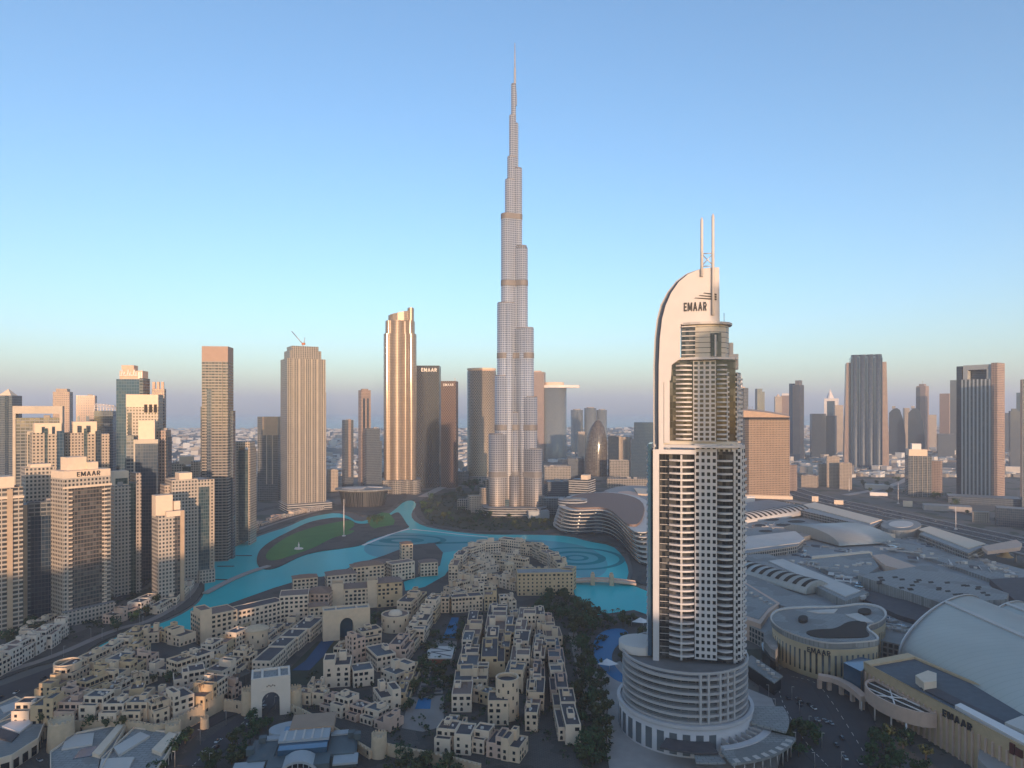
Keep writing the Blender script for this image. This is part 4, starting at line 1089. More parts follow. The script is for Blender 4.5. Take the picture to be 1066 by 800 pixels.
ORD = 'first second third fourth fifth sixth seventh eighth ninth tenth eleventh twelfth thirteenth'.split()
WALLS = ['cream','cream','cream2','ochre','cream2','pinkr']
ROOFS = ['roofd','roofd','roofd','roofb','tile2']
def row(what, pts, z, n, depth, fl_range, seed, walls=WALLS, roofs=ROOFS, frm='left', mid=False, **k):
    mid = mid or frm == 'near'
    rr = random.Random(seed)
    P = PG(pts, z)
    seg = [math.dist(P[i], P[i+1]) for i in range(len(P)-1)]; T = sum(seg)
    ws = [rr.uniform(.8, 1.25) for _ in range(n)]; sw = sum(ws); s = 0
    for i in range(n):
        w = ws[i]/sw*T; mid = s+w/2; s += w
        a = 0; q = mid
        while a < len(seg)-1 and q > seg[a]: q -= seg[a]; a += 1
        u = (q/seg[a]) if seg[a] else 0
        x = P[a][0]+(P[a+1][0]-P[a][0])*u; y = P[a][1]+(P[a+1][1]-P[a][1])*u
        dx, dy = P[a+1][0]-P[a][0], P[a+1][1]-P[a][1]
        rz = math.atan2(dy, dx)
        nx, ny = math.sin(rz), -math.cos(rz)          # front normal
        if nx*(-x)+ny*(-y) < 0: rz += PI; nx, ny = -nx, -ny
        d = depth*rr.uniform(.85, 1.15)
        wall, roof = rr.choice(walls), rr.choice(roofs)
        fl = rr.randint(*fl_range)
        jit = rr.uniform(-1.2, 1.2)
        hue = {'cream':'cream','cream2':'pale','ochre':'ochre','pinkr':'pinkish','stone':'stone','gatew':'white','concrete':'grey'}[wall]
        st = ORD[fl-1] if False else {1:'one-storey',2:'two-storey',3:'three-storey',4:'four-storey',5:'five-storey',6:'six-storey'}[fl]
        lab = f"{hue} {st} house, {ORD[i]} from {frm} {what}" if n > 1 else f"{hue} {st} house {what}"
        off = jit if mid else d/2+jit
        house(lab, x-nx*off, y-ny*off, z, w*.97, d, fl, rz+rr.uniform(-.03,.03), rr, wall, roof, **k)
ZA = 7.0
def terrace(name, pts, z, mat='paving'):
    g = MB(); g.prism(PG(pts, z), .2, z); return structure(name, g, M[mat])
terrace('citadel_terrace', [(12,756),(48,757),(64,757),(110,756),(140,757),(166,760),(190,748),(230,727),(236,712),(262,700),(230,680),(205,672),(185,659),(150,656),(110,678),(60,706),(12,728)], ZA)
NEAR = dict(bay=3.4)
row('of the terrace above the crenellated wall', [(18,750),(62,749),(110,750),(160,750),(204,736),(226,720)], ZA, 10, 14, (3,4), 11, **NEAR)
row('of the row by the dark plaza', [(44,726),(80,706),(118,686),(150,666)], ZA, 6, 12, (2,3), 12, ['cream','ochre','cream2'])
row('of the short row on the lake tip', [(150,668),(174,666),(196,671)], ZA, 3, 13, (3,4), 13, ['cream','ochre'])
row('of the sloping row inside the walled quarter', [(66,737),(100,722),(135,703),(158,690)], ZA, 5, 12, (3,3), 14)
row('of the middle row behind the wall terrace', [(112,737),(150,732),(184,732)], ZA, 4, 12, (2,3), 15)
row('of the courtyard row in the walled quarter', [(162,700),(188,702),(216,692)], ZA, 3, 13, (2,3), 16, ['cream','cream2'])
row('of the pair beside the walled courtyard', [(180,717),(213,711)], ZA, 2, 12, (3,3), 17)
row('behind the walled courtyard', [(100,712),(130,696),(150,680)], ZA, 4, 11, (2,3), 18)
row('of the steps west of the avenue', [(222,716),(240,706),(260,692)], 2, 3, 14, (3,4), 19, ['cream','cream2'])
row('of the lane below the lakeside hotel', [(218,692),(236,680),(252,672)], 2, 3, 12, (3,4), 20)
row('of the cluster below the round cap tower', [(228,704),(246,694)], 2, 2, 12, (3,3), 21)
row('of the long white arcade along the avenue', [(270,705),(298,681),(326,656)], 1, 4, 15, (3,3), 22, ['cream2'], ['roofd'], extras=0, bay=3.0, kinds=[W_ARCH, W_RECT, W_RECT])
# east of the avenue
row('of the column beside the blue avenue pool', [(338,711),(366,709)], 1, 1, 20, (5,5), 31, ['cream2'], ['roofd'], bay=4.2)
row('behind the tall house by the avenue pool', [(362,690),(376,686)], 1, 1, 12, (6,6), 32, ['pinkr'])
row('with dark roof right of the tall avenue house', [(366,713),(388,710)], 1, 1, 14, (3,3), 33, ['cream2'])
row('nearest the arched gatehouse', [(374,676),(396,672)], 1, 1, 18, (4,4), 34, ['cream'])
row('of the pair on the lane south of the arched gatehouse', [(386,694),(406,690)], 1, 1, 24, (3,3), 35, ['cream2'], ['roofb'], extras=0)
row('of the stepped column west of the garden pool', [(404,712),(424,704)], 1, 1, 14, (3,3), 36, ['cream2'], ['roofb'])
row('of the stepped column running up to the lake inlet', [(414,692),(426,676),(438,660),(452,640)], 1, 5, 13, (3,4), 37, frm='near')
row('of the pair below the lake inlet', [(420,644),(438,628)], 1, 2, 13, (4,5), 38, ['cream','ochre'])
row('of the row over the clubhouse wall', [(338,737),(360,742),(392,752),(414,758)], 1, 5, 12, (2,3), 39, ['cream2','pinkr','cream2'])
row('with purple-dark roof above that row', [(392,735),(413,731)], 1, 1, 17, (3,3), 40, ['cream2'], ['roofd'])
row('of the low arcade beside the white gatehouse', [(312,731),(340,733)], 1, 2, 9, (2,2), 41, ['cream'], extras=0)
row('of the lane left of the round cupola house', [(428,664),(446,645)], 1, 2, 10, (3,4), 49)
# the peninsula in the lake
row('of the rounded outer ring on the lake peninsula', [(471,606),(477,594),(487,583),(505,577),(530,575),(554,578),(574,588),(585,600)], 1, 12, 12, (4,5), 42, ['cream','cream2','ochre'], frm='left')
row('of the inner crescent on the lake peninsula', [(478,606),(500,597),(525,594),(548,598)], 1, 6, 12, (3,5), 43, ['cream','cream2'])
row('of the second crescent on the lake peninsula', [(466,620),(490,612),(520,610),(540,615)], 1, 6, 12, (3,4), 44, ['cream','cream2'])
row('of the arcaded front over the garden pool', [(452,636),(475,636),(501,634)], 1, 3, 14, (4,4), 45, ['cream'], kinds=[W_ARCH, W_ARCH, W_RECT, W_WIDE], bay=3.2, extras=0)
row('beside the arcaded front', [(504,634),(517,634)], 1, 1, 14, (5,5), 46, ['ochre'])
row('of the pair behind the arcaded front', [(520,637),(536,636)], 1, 2, 14, (4,4), 47)
row('of the shore steps left of the garden pool', [(441,652),(452,640)], 1, 2, 12, (4,5), 48)
# columns towards the camera
row('of the garden-side column', [(481,742),(484,716),(488,692),(492,670),(497,648)], 1, 7, 13, (3,3), 51, ['cream2','cream2','cream'], frm='near')
row('of the tall middle column', [(511,706),(514,682),(517,660),(520,642)], 1, 4, 15, (4,5), 52, ['cream2','ochre','cream2'], frm='near')
row('of the column behind the round tower', [(536,722),(541,700),(545,678),(549,650)], 1, 5, 13, (4,5), 53, ['cream2','cream2','cream'], frm='near')
row('of the east column beside the dark grove', [(593,776),(586,742),(581,712),(577,686),(570,652)], 1, 8, 13, (3,3), 54, ['cream2','cream','pinkr'], frm='near')
row('left of the round tower', [(508,750),(530,750)], 1, 1, 13, (4,4), 55, ['cream'], extras=0)
row('of the front row over the stone rampart', [(456,776),(500,780),(546,788)], 1, 5, 14, (3,3), 56, ['cream','cream2','pinkr'], ['roofd'])
row('of the small yard north of the round tower', [(494,728),(512,732)], 1, 2, 9, (2,2), 57)
row('of the mews between the two tall columns', [(527,690),(531,668),(535,648)], 1, 4, 8, (3,4), 58, frm='near')
row('of the mews beside the garden-side column', [(500,720),(503,700)], 1, 2, 9, (3,3), 59, frm='near')
row('of the narrow mews by the east column', [(558,740),(560,706),(562,676),(562,650)], 1, 6, 9, (3,3), 60, ['cream','cream2','pinkr'], frm='near')
row('of the fill between arcade and hotel', [(276,672),(292,660),(306,650)], 1, 3, 11, (2,3), 101, ['cream','cream2'])
row('of the back lane west of the avenue', [(196,730),(214,722)], 5, 2, 10, (2,3), 102)
row('of the north bank below the hotel wing', [(236,664),(252,658),(266,652)], 1, 3, 10, (2,3), 103, ['cream','ochre'])
row('of the small-house lane inside the walled quarter', [(84,742),(112,729),(138,716),(160,708)], ZA, 5, 10, (2,3), 104)
row('of the third crescent on the lake peninsula', [(474,628),(496,622),(516,621)], 1, 4, 11, (3,4), 105, ['cream','cream2'])
row('of the court behind the ochre palace', [(536,606),(556,604),(574,603)], 1, 4, 11, (3,4), 106, ['cream','ochre'])
row('of the centre court on the lake peninsula', [(494,590),(516,586),(540,587)], 1, 4, 10, (3,4), 107, ['cream','cream2'])
row('of the alley east of the round tower', [(552,762),(556,735),(558,715)], 1, 4, 8, (2,3), 108, frm='near')
row('of the alley further up from the round tower', [(560,700),(562,675),(560,648)], 1, 4, 8, (2,4), 109, frm='near')
row('of the low sheds behind the front row', [(466,762),(486,763)], 1, 2, 9, (2,2), 110)
row('of the stair row left of the garden walk', [(420,734),(428,712),(434,700)], 1, 3, 8, (2,2), 111, frm='near')
row('of the gate court west of the avenue', [(236,728),(248,722)], 1, 2, 10, (2,3), 112)
row('of the lower yard right of the gatehouse wall', [(322,722),(336,722)], 1, 2, 9, (2,2), 113)
row('of the lane between avenue house and arch', [(352,690),(362,680)], 1, 2, 9, (3,4), 114)
# round tower
def drum(nm, label, px, py, z, r, h, mk, cap=None, wins=True):
    X, Y = G(px, py, z); t = thing(nm, label, 'tower', (X, Y+r, z))
    mb = MB(); mb.prism(circ(0,0,r,28), 0, h, smooth=True, top=False); mb.ring(circ(0,0,r+.02,28), circ(0,0,r-.9,28), h-.02, h+.9); mb.build('wall', M[mk], t)
    if cap == 'cone':
        mb = MB(); mb.lathe([(r+1.2,h),(r+.9,h+.6),(.5,h+3.2),(.01,h+3.3)], 24); mb.build('roof', M['stone'], t)
    elif cap == 'dome':
        mb = MB(); mb.lathe([(r*.5,h),(r*.48,h+1.5),(r*.35,h+3),(r*.15,h+3.8),(.01,h+4)], 18); mb.build('dome', M['cream2'], t)
        mb = MB(); mb.prism(circ(0,0,r-.9,28), h-1, h); mb.build('roof', M['tile2'], t)
    else:
        mb = MB(); mb.prism(circ(0,0,r-.9,28), h-2.5, h-1.5); mb.build('roof', M['roofd'], t)
    if wins:
        nf = int(h/4)
        for k in range(nf):
            for a in (-135, -110, -85, -60, -35):
                if (k+a//5) % 2: child('window', W_TALL, t, (r*math.cos(R(a)), r*math.sin(R(a)), k*4+1), R(a)+PI/2)
    return t
drum('round_tower', 'tall round cream tower with an open rim in the front of the old quarter', 528, 752, 1, 7.2, 24, 'cream')
drum('round_tower', 'orange-lit round stone tower with flat cone cap below the lakeside hotel', 262, 677, 1, 9, 14, 'cream', 'cone')
drum('cupola_house', 'round cream house with an orange-lit cupola near the lake inlet', 409, 660, 1, 12, 13, 'cream', 'dome')
drum('round_tower', 'small round cream tower on the lake peninsula', 530, 604, 1, 5, 17, 'cream', 'cone')
drum('round_tower', 'round crowned cream house at the dark plaza end of the walled quarter', 62, 712, ZA, 8.5, 11, 'cream')
# ---- stone walls with battlements
def rampart(label, pts, z, h, th=2.2, drop=0.0):
    P = smooth_poly(PG(pts, z), 1, False)
    X0, Y0 = P[0]
    t = thing('rampart', label, 'wall', (X0, Y0, 0))
    L, Rr = ribbon([(p[0]-X0, p[1]-Y0) for p in P], th)
    mb = MB(); strip(mb, [(p[0]-X0, p[1]-Y0) for p in P], th, 0, z+h); mb.build('wall', M['stone'], t)
    mb = MB(); n = 0
    for i in range(len(P)-1):
        a, b = Rr[i], Rr[i+1]; D = math.dist(a, b); k = max(1, int(D/2.4)); ux, uy = (b[0]-a[0])/D, (b[1]-a[1])/D
        for j in range(k):
            q = (j+.5)*D/k; c = (a[0]+ux*q, a[1]+uy*q)
            P4 = [(c[0]-ux*.6, c[1]-uy*.6),(c[0]+ux*.6, c[1]+uy*.6),(c[0]+ux*.6-uy*.5, c[1]+uy*.6+ux*.5),(c[0]-ux*.6-uy*.5, c[1]-uy*.6+ux*.5)]
            mb.prism(P4, z+h, z+h+1.0)
    mb.build('battlement', M['stone'], t)
    acc = 0
    for i in range(len(P)-1):
        a, b = Rr[i], Rr[i+1]; D = math.dist(a, b); acc += D
        if acc > 8:
            acc = 0; rz = math.atan2(b[1]-a[1], b[0]-a[0])
            nx, ny = math.sin(rz), -math.cos(rz); c = ((a[0]+b[0])/2, (a[1]+b[1])/2)
            child('loophole', W_TALL, t, (c[0]+nx*.04, c[1]+ny*.04, z+h*.45), rz)
    return t
def bastion(label, px, py, r, h, taper=.9):
    X, Y = G(px, py, 0); t = thing('bastion', label, 'tower', (X, Y+r, 0))
    mb = MB(); mb.lathe([(r,0),(r*taper,h),(r*taper,h+.9),(r*taper-.8,h+.9),(r*taper-.8,h),(.01,h)], 24); mb.build('wall', M['stone'], t)
    mb = MB()
    for i in range(14):
        a = 2*PI*i/14
        mb.prism([((r*taper+.02-(q > 1)*.6)*math.cos(a+s), (r*taper+.02-(q > 1)*.6)*math.sin(a+s)) for q, s in enumerate((-.09,.09,.09,-.09))], h+.9, h+2.0)
    mb.build('battlement', M['stone'], t)
    return t
rampart('long crenellated stone wall under the terrace of cream houses', [(62,768),(110,768),(140,768),(168,774),(195,758),(232,738)], 0.8, 9.5)
rampart('short low stone wall between the big corner bastion and the left edge', [(12,768),(34,764),(46,770)], 0.8, 6)
rampart('stone wall between the orange-lit corner and the white gatehouse', [(234,740),(248,742),(262,745)], 0.8, 7)
rampart('curving stone wall from the white gatehouse down to the clubhouse bastion', [(300,740),(318,748),(345,764),(372,781),(386,790)], 0.8, 4.5)
rampart('straight stone rampart right of the clubhouse bastion', [(398,785),(430,792),(458,797),(500,808)], 0.8, 6)
bastion('big crenellated corner bastion at the left of the stone wall', 55, 787, 7.0, 15.5)
bastion('half-round bastion in the middle of the long stone wall', 113, 770, 5.2, 11)
bastion('small round bastion at the bend of the long stone wall', 176, 778, 4.6, 10.5)
bastion('square-set stone bastion left of the white gatehouse', 256, 748, 4.8, 15)
bastion('stone bastion right of the white gatehouse', 304, 742, 4.8, 12.5)
bastion('round crenellated bastion beside the clubhouse', 393, 793, 4.6, 11.5)
bastion('stub of stone buttress below the orange-lit wall corner', 211, 762, 2.6, 6)
# ---- gatehouses
def gatehouse(label, px, py, w, d, h, mk, aw, ah, turn=0.0, pane=None):
    X, Y = G(px, py, .8); rz = math.atan2(-X, Y)+turn
    t = thing('gatehouse', label, 'gatehouse', (X+math.sin(-rz)*d/2, Y+math.cos(rz)*d/2, .8), rz)
    mb = MB()
    n = 10; arch = [(-aw/2,0),(-aw/2,ah*.6)] + [(aw/2*math.cos(PI-PI*i/n), ah*.6+ah*.4*math.sin(PI*i/n)**.85) for i in range(1, n)] + [(aw/2,ah*.6),(aw/2,0)]
    for y, s in ((-d/2,0),(d/2,1)):
        for i in range(len(arch)-1):
            a, b = arch[i], arch[i+1]
            if abs(a[0]-b[0]) < 1e-6: continue
            q = [(a[0],y,a[1]),(b[0],y,b[1]),(b[0],y,h),(a[0],y,h)]
            mb.face(q if not s else q[::-1])
        for x0, x1 in ((-w/2,-aw/2),(aw/2,w/2)):
            q = [(x0,y,0),(x1,y,0),(x1,y,h),(x0,y,h)]; mb.face(q if not s else q[::-1])
    for i in range(len(arch)-1):
        a, b = arch[i], arch[i+1]
        mb.face([(a[0],-d/2,a[1]),(a[0],d/2,a[1]),(b[0],d/2,b[1]),(b[0],-d/2,b[1])])
    mb.face([(-w/2,d/2,0),(-w/2,-d/2,0),(-w/2,-d/2,h),(-w/2,d/2,h)]); mb.face([(w/2,-d/2,0),(w/2,d/2,0),(w/2,d/2,h),(w/2,-d/2,h)])
    o = [(-w/2,-d/2),(w/2,-d/2),(w/2,d/2),(-w/2,d/2)]; ii = [(x*(1-2.4/w), y*(1-2.4/d)) for x, y in o]
    mb.ring(o, ii, h, h+1.2)
    mb.build('wall', M[mk], t)
    mb = MB(); mb.face([(p[0],p[1],h+.02) for p in ii]); mb.build('roof', M['roofg'], t)
    mb = MB()
    for x in (-w*.22, w*.22): mb.box(x-.7, x+.7, -d/2+1.25, d/2-1.25, h+.02, h+1.1)
    mb.build('roof_beam', M[mk], t)
    mb = MB(); mb.box(-aw/2-.6, aw/2+.6, -d/2-.35, -d/2-.003, ah+.8, ah+1.4, bottom=True); mb.build('cornice', M[mk], t)
    if pane:
        mb = MB(); mb.face([(p[0],d*.2,p[1]) for p in arch]); mb.build('arch_screen', M[pane], t)
    return t
gt = gatehouse('white square gatehouse with a pointed arch over the road into the old quarter', 282, 746, 23, 17, 23, 'gatew', 10.5, 15)
mb = MB()
for k, (x, y) in enumerate(((-2.2,0),(-1.1,.5),(0,0),(1.1,.5),(2.2,0))): mb.box(x-.35,x+.35,-8.75,-8.5,18.4+y,19.2+y,bottom=True)
mb.build('emblem', M['tile2'], gt)
gatehouse('cream gatehouse with blue arch at the head of the avenue pool', 361, 666, 38, 12, 24, 'cream', 11, 18, .08, 'glassb')
# ---- lakeside hotels
def hotel(label, px, py, z, w, d, floors, turn, mk, roof, seed, bay=4.0, kinds=None, hip=False, cat='hotel', towers=(), skip=.05):
    X, Y = G(px, py, z); rz = math.atan2(-X, Y)+turn
    rr = random.Random(seed); t = thing('hotel_wing', label, cat, (X-math.sin(rz)*d/2, Y+math.cos(rz)*d/2, z), rz, 'lakeside hotel wings')
    wa, ro = MB(), MB(); h = floors*3.8
    masses(wa, ro, -w/2, w/2, -d/2, d/2, 0, h, .6)
    for (x, tw, dh) in towers: masses(wa, ro, x*w-tw/2, x*w+tw/2, -d/2-1.0, d/2*.4, 0, h+dh, .7)
    wa.build('wall', M[mk], t)
    if hip:
        hm = MB(); k = min(w, d)*.5; e = .8
        A = [(-w/2-e,-d/2-e),(w/2+e,-d/2-e),(w/2+e,d/2+e),(-w/2-e,d/2+e)]; zz = h+.62; zr = h+d*.22
        B = [(-w/2+k,0,zr),(w/2-k,0,zr)]
        hm.face([(*A[0],zz),(*A[1],zz),B[1],B[0]]); hm.face([(*A[1],zz),(*A[2],zz),B[1]]); hm.face([(*A[2],zz),(*A[3],zz),B[0],B[1]]); hm.face([(*A[3],zz),(*A[0],zz),B[0]])
        hm.face([(*p, zz) for p in A[::-1]])
        hm.build('roof', M[roof], t)
    else: ro.build('roof', M[roof], t)
    windows(t, rr, -w/2, w/2, -d/2, d/2, 0, h, 3.8, kinds or [W_BIGARCH, W_WIDE, W_ARCH, W_WIDE], skip, 'flr', bay)
    return t
hotel('rounded cream west end of the lakeside hotel, orange-lit tile cap', 228, 668, .6, 30, 22, 6, .35, 'cream', 'tile2', 71, towers=((-.35,9,5),))
hotel('long cream hotel wing with dark flat roof and rows of arches', 268, 655, .6, 52, 16, 5, .5, 'cream2', 'roofd', 72)
hotel('grey-white hotel block with dark balconies in the middle of the lakeside hotel', 306, 647, .6, 25, 22, 6, -.05, 'cream2', 'tile2', 73, kinds=[W_WIDE, W_RECT, W_WIDE])
hotel('brown tiled hotel wing behind the arched gatehouse', 330, 640, .6, 22, 22, 5, -.3, 'pinkr', 'tile', 74, hip=True)
hotel('small cream hotel pavilion left of the arched gatehouse', 332, 650, .6, 16, 12, 4, .1, 'cream', 'tile', 75, hip=True)
hotel('hotel wing with two square orange-lit towers and three arches', 372, 634, .6, 40, 18, 5, .05, 'cream', 'tile2', 76, towers=((-.46,11,6),(.36,10,7)), hip=True)
hotel('plain cream hotel block with tiled hip roof by the inlet', 406, 632, .6, 24, 20, 6, .15, 'ochre', 'tile2', 77, hip=True, skip=.4)
hotel('tiled hotel roofs on the lake bank left of the inlet', 392, 602, .6, 42, 18, 4, .3, 'cream', 'tile2', 78, hip=True)
hotel('wide tiled hotel block on the lake bank above the arched gatehouse', 356, 618, .6, 30, 18, 5, .15, 'cream2', 'tile2', 85, hip=True)
hotel('tiled hotel block with balconies between the square towers and the lake', 384, 612, .6, 34, 16, 6, .25, 'cream', 'tile', 86, hip=True)
hotel('white arcaded hotel wing stepping down to the inlet', 420, 604, .6, 28, 16, 5, .45, 'cream2', 'tile2', 79)
hotel('end pavilion of the hotel at the mouth of the inlet', 447, 600, .6, 20, 15, 4, .2, 'cream2', 'tile2', 80, hip=True)
hotel('tall cream hotel block with tile cap at the lake edge', 424, 586, .6, 14, 14, 6, .2, 'cream', 'tile', 81, hip=True)
hotel('cream hotel wing with red tile roof at the water west of the gatehouse', 318, 622, .6, 24, 14, 5, .1, 'cream', 'tile', 82, hip=True)
hotel('big ochre palace block with rows of square windows at the stone bridge', 568, 620, .8, 58, 20, 6, .12, 'ochre', 'roofg', 83, kinds=[W_ARCH, W_RECT, W_RECT, W_RECT, W_RECT, W_WIDE], bay=4.2)
hotel('narrow end wing of the ochre palace block beside the bridge', 589, 616, .8, 12, 18, 6, -.3, 'ochre', 'roofg', 84, kinds=[W_ARCH, W_RECT])
# ---- stone bridge over the basin mouth
A, B = G(592, 607, 0), G(662, 609, 0)
t = thing('stone_bridge', 'cream stone bridge with paired towers across the turquoise basin mouth', 'bridge', (A[0], A[1], 0), math.atan2(B[1]-A[1], B[0]-A[0]))
Lb = math.dist(A, B)
mb = MB(); n = 24
pr = [(Lb*i/n, 2.2+2.6*math.sin(PI*i/n)) for i in range(n+1)]
for (x0, q0), (x1, q1) in zip(pr, pr[1:]):
    for y0, y1, th in ((-6,6,1.2),(-6.3,-5.7,2.3),(5.7,6.3,2.3)):
        z0_, z1_ = q0-1.4, q0-1.4+th; w0, w1 = q1-1.4, q1-1.4+th
        mb.face([(x0,y0,z1_),(x1,y0,w1),(x1,y1,w1),(x0,y1,z1_)]); mb.face([(x0,y0,z0_),(x1,y0,w0),(x1,y0,w1),(x0,y0,z1_)])
        mb.face([(x1,y1,w0),(x0,y1,z0_),(x0,y1,z1_),(x1,y1,w1)]); mb.face([(x0,y1,z0_),(x1,y1,w0),(x1,y0,w0),(x0,y0,z0_)])
mb.build('deck', M['pinkr'], t)
for u in (.36, .64):
    for y in (-6.6, 6.6):
        mb = MB(); mb.box(u*Lb-2.4, u*Lb+2.4, y-1.8, y+1.8, -.5, 9); mb.box(u*Lb-1.6, u*Lb+1.6, y-1.2, y+1.2, 9, 11); mb.build('bridge_tower', M['stone'], t)
# ---- dock bridge by the bay
A = [G(x, y) for x, y in ((214,619),(240,605),(262,596),(280,590.5))]
t = thing('footbridge', 'long low dark footbridge from the west bank to the lawn island', 'bridge', (A[0][0], A[0][1], 0))
mb = MB(); strip(mb, smooth_poly([(p[0]-A[0][0], p[1]-A[0][1]) for p in A], 2, False), 7, .7, 2.0); mb.build('deck', M['concrete'], t)
for i, p in enumerate(smooth_poly(A, 1, False)[1:-1]):
    mb = MB(); mb.tube((p[0]-A[0][0], p[1]-A[0][1], -.5),(p[0]-A[0][0], p[1]-A[0][1], .8), .8, 8); mb.build('pier', M['concrete'], t)
for lab, (px, py) in (('dark boat float nearest the footbridge',(232,604)),('dark boat float in the middle of the west bay',(235,590)),('dark boat float farthest up the west bay',(254,579))):
    X, Y = G(px, py); mb = MB(); mb.prism(smooth_poly([(-9,-1.2),(9,-1.2),(11,0),(9,1.2),(-9,1.2),(-11,0)], 1), 0, .7)
    o = mb.build('float', M['asphalt']); o.location = (X, Y, .05); tag(o, lab, 'float', 'floats in the west bay')
# ---- pools and the avenue
def sheet(name, pts, z, mat, it=0):
    g = MB(); g.prism(smooth_poly(PG(pts, z), it) if it else PG(pts, z), z-.3, z); return structure(name, g, M[mat])
sheet('avenue_paving', [(286,712),(330,668),(384,668),(392,676),(345,700),(330,714)], .95, 'soil')
M['pool2'] = mat_lake('avenue_pool', (0.004,0.035,0.08), (0.006,0.07,0.17))
sheet('avenue_pool_water', [(304,698),(318,688),(334,668),(345,661),(353,661),(344,672),(336,684),(322,698)], 1.05, 'pool2')
sheet('garden_pool_water', [(461,664),(470,643),(477.5,643),(474,664)], 1.05, 'pool')
sheet('garden_terrace', [(446,684),(454,666),(476,668),(472,690),(448,694)], .96, 'pavel')
sheet('garden_walk', [(434,722),(448,686),(452,686),(443,722)], .98, 'pavel')
sheet('garden_walk', [(452,722),(456,686),(460,686),(461,722)], .98, 'pavel')
sheet('stepped_pool_water', [(432,738),(436,727),(449,727),(448,738)], 1.05, 'pool')
sheet('lower_garden_paving', [(418,758),(426,726),(462,724),(462,756),(440,762)], .93, 'pavel')
mb = MB(); P = PG([(620,688),(617,674),(620,663),(630,656),(643,654),(652,656),(655,661),(648,668),(640,674),(636,684),(640,694),(652,706),(648,712),(634,704)], 1.05)
mb.prism(smooth_poly(P, 2), .7, 1.06); structure('curved_pool_water', mb, M['pool'])
t = thing('garden_pavilion', 'low garden pavilion with zigzag-striped pale roof below the garden pool', 'pavilion', (*G(457, 690, 1), .8))
mb = MB(); mb.box(-10,10,-4,22,4.2,5,bottom=True); mb.build('roof', M['roofl'], t)
mb = MB()
for a, b in (((-8,18),(8,12)),((8,12),(-7,9)),((-7,9),(9,0))): strip(mb, [a, b], 1.4, 5.004, 5.1)
mb.build('roof_stripe', M['roofd'], t)
mb = MB()
for x in (-9.4, 9): 
    for y in (-3.4, 21): mb.box(x,x+.5,y,y+.5,0,4.2)
mb.build('post', M['concrete'], t)
mb = MB(); mb.box(-5,5,-3.9,-3.5,0,4.1); mb.build('panel', plain('terracotta_panel',(0.30,0.10,0.05)), t)
for k in range(7):
    mb = MB(); mb.box(-7,7,-1.2,1.2,0,.35); o = mb.build('garden_step', M['roofd']); X, Y = G(452-k*.6, 692+k*4.6, 1); o.location = (X, Y, .98)
    tag(o, 'dark planted step in the long garden stair below the zigzag pavilion', 'step', 'garden stair steps')
# sunshade sails
for lab, px, py, s in (('white square sunshade sail at the foot of the curved pool',633,692,8),('white sunshade sail on the beach beside the hotel tower',668,648,9)):
    X, Y = G(px, py, 4); t = thing('sunshade', lab, 'sunshade', (X, Y, .9))
    mb = MB(); mb.face([(-s,0,3.4),(0,-s*.8,4.6),(s,0,3.4),(0,s*.8,5.2)]); mb.face([(0,s*.8,5.15),(s,0,3.35),(0,-s*.8,4.55),(-s,0,3.35)]); mb.build('sail', M['white'], t)
    for p in ((-s,0,3.4),(s,0,3.4),(0,-s*.8,4.6),(0,s*.8,5.2)):
        mb = MB(); mb.tube((p[0],p[1],0), p, .15, 6); mb.build('pole', M['steel'], t)
# ---------------------------------------------------------------- west bank low rows, clubhouse, flat modern houses
WB = dict(group='white houses on the west bank')
row('of the white terrace along the dark plaza', [(-14,706),(20,689),(42,677),(64,661)], 1, 6, 13, (4,4), 91, ['gatew','cream2'], ['tile2','roofd'], bay=3.2, **WB)
row('of the low villas right of the EMAAR signed tower', [(112,650),(134,642),(160,630)], 1, 4, 12, (2,3), 92, ['cream2','gatew','pinkr'], **WB)
row('of the shore villas below the broad white tower', [(160,640),(178,630),(196,612)], 1, 4, 11, (2,3), 93, ['gatew','cream2'], **WB)
row('of the shore townhouses under the arched-attic tower', [(222,577),(236,566),(252,558),(266,552)], 1, 6, 12, (3,4), 94, ['cream2','cream','pinkr'], extras=0, **WB)
row('of the townhouses behind the dark glass tower', [(22,668),(40,656),(56,648)], 1, 3, 12, (2,2), 95, ['cream2','cream'], **WB)
row('of the low blocks behind the broad white tower', [(196,590),(210,580),(224,568)], 1, 3, 14, (3,3), 96, ['cream2'], **WB)
row('of the building site huts below the wide bronze tower', [(270,548),(290,541),(312,535),(336,531)], .5, 5, 10, (1,2), 97, ['concrete','cream2','pinkr'], ['roofg'], name='site_hut', group='site huts', extras=0, bay=5)
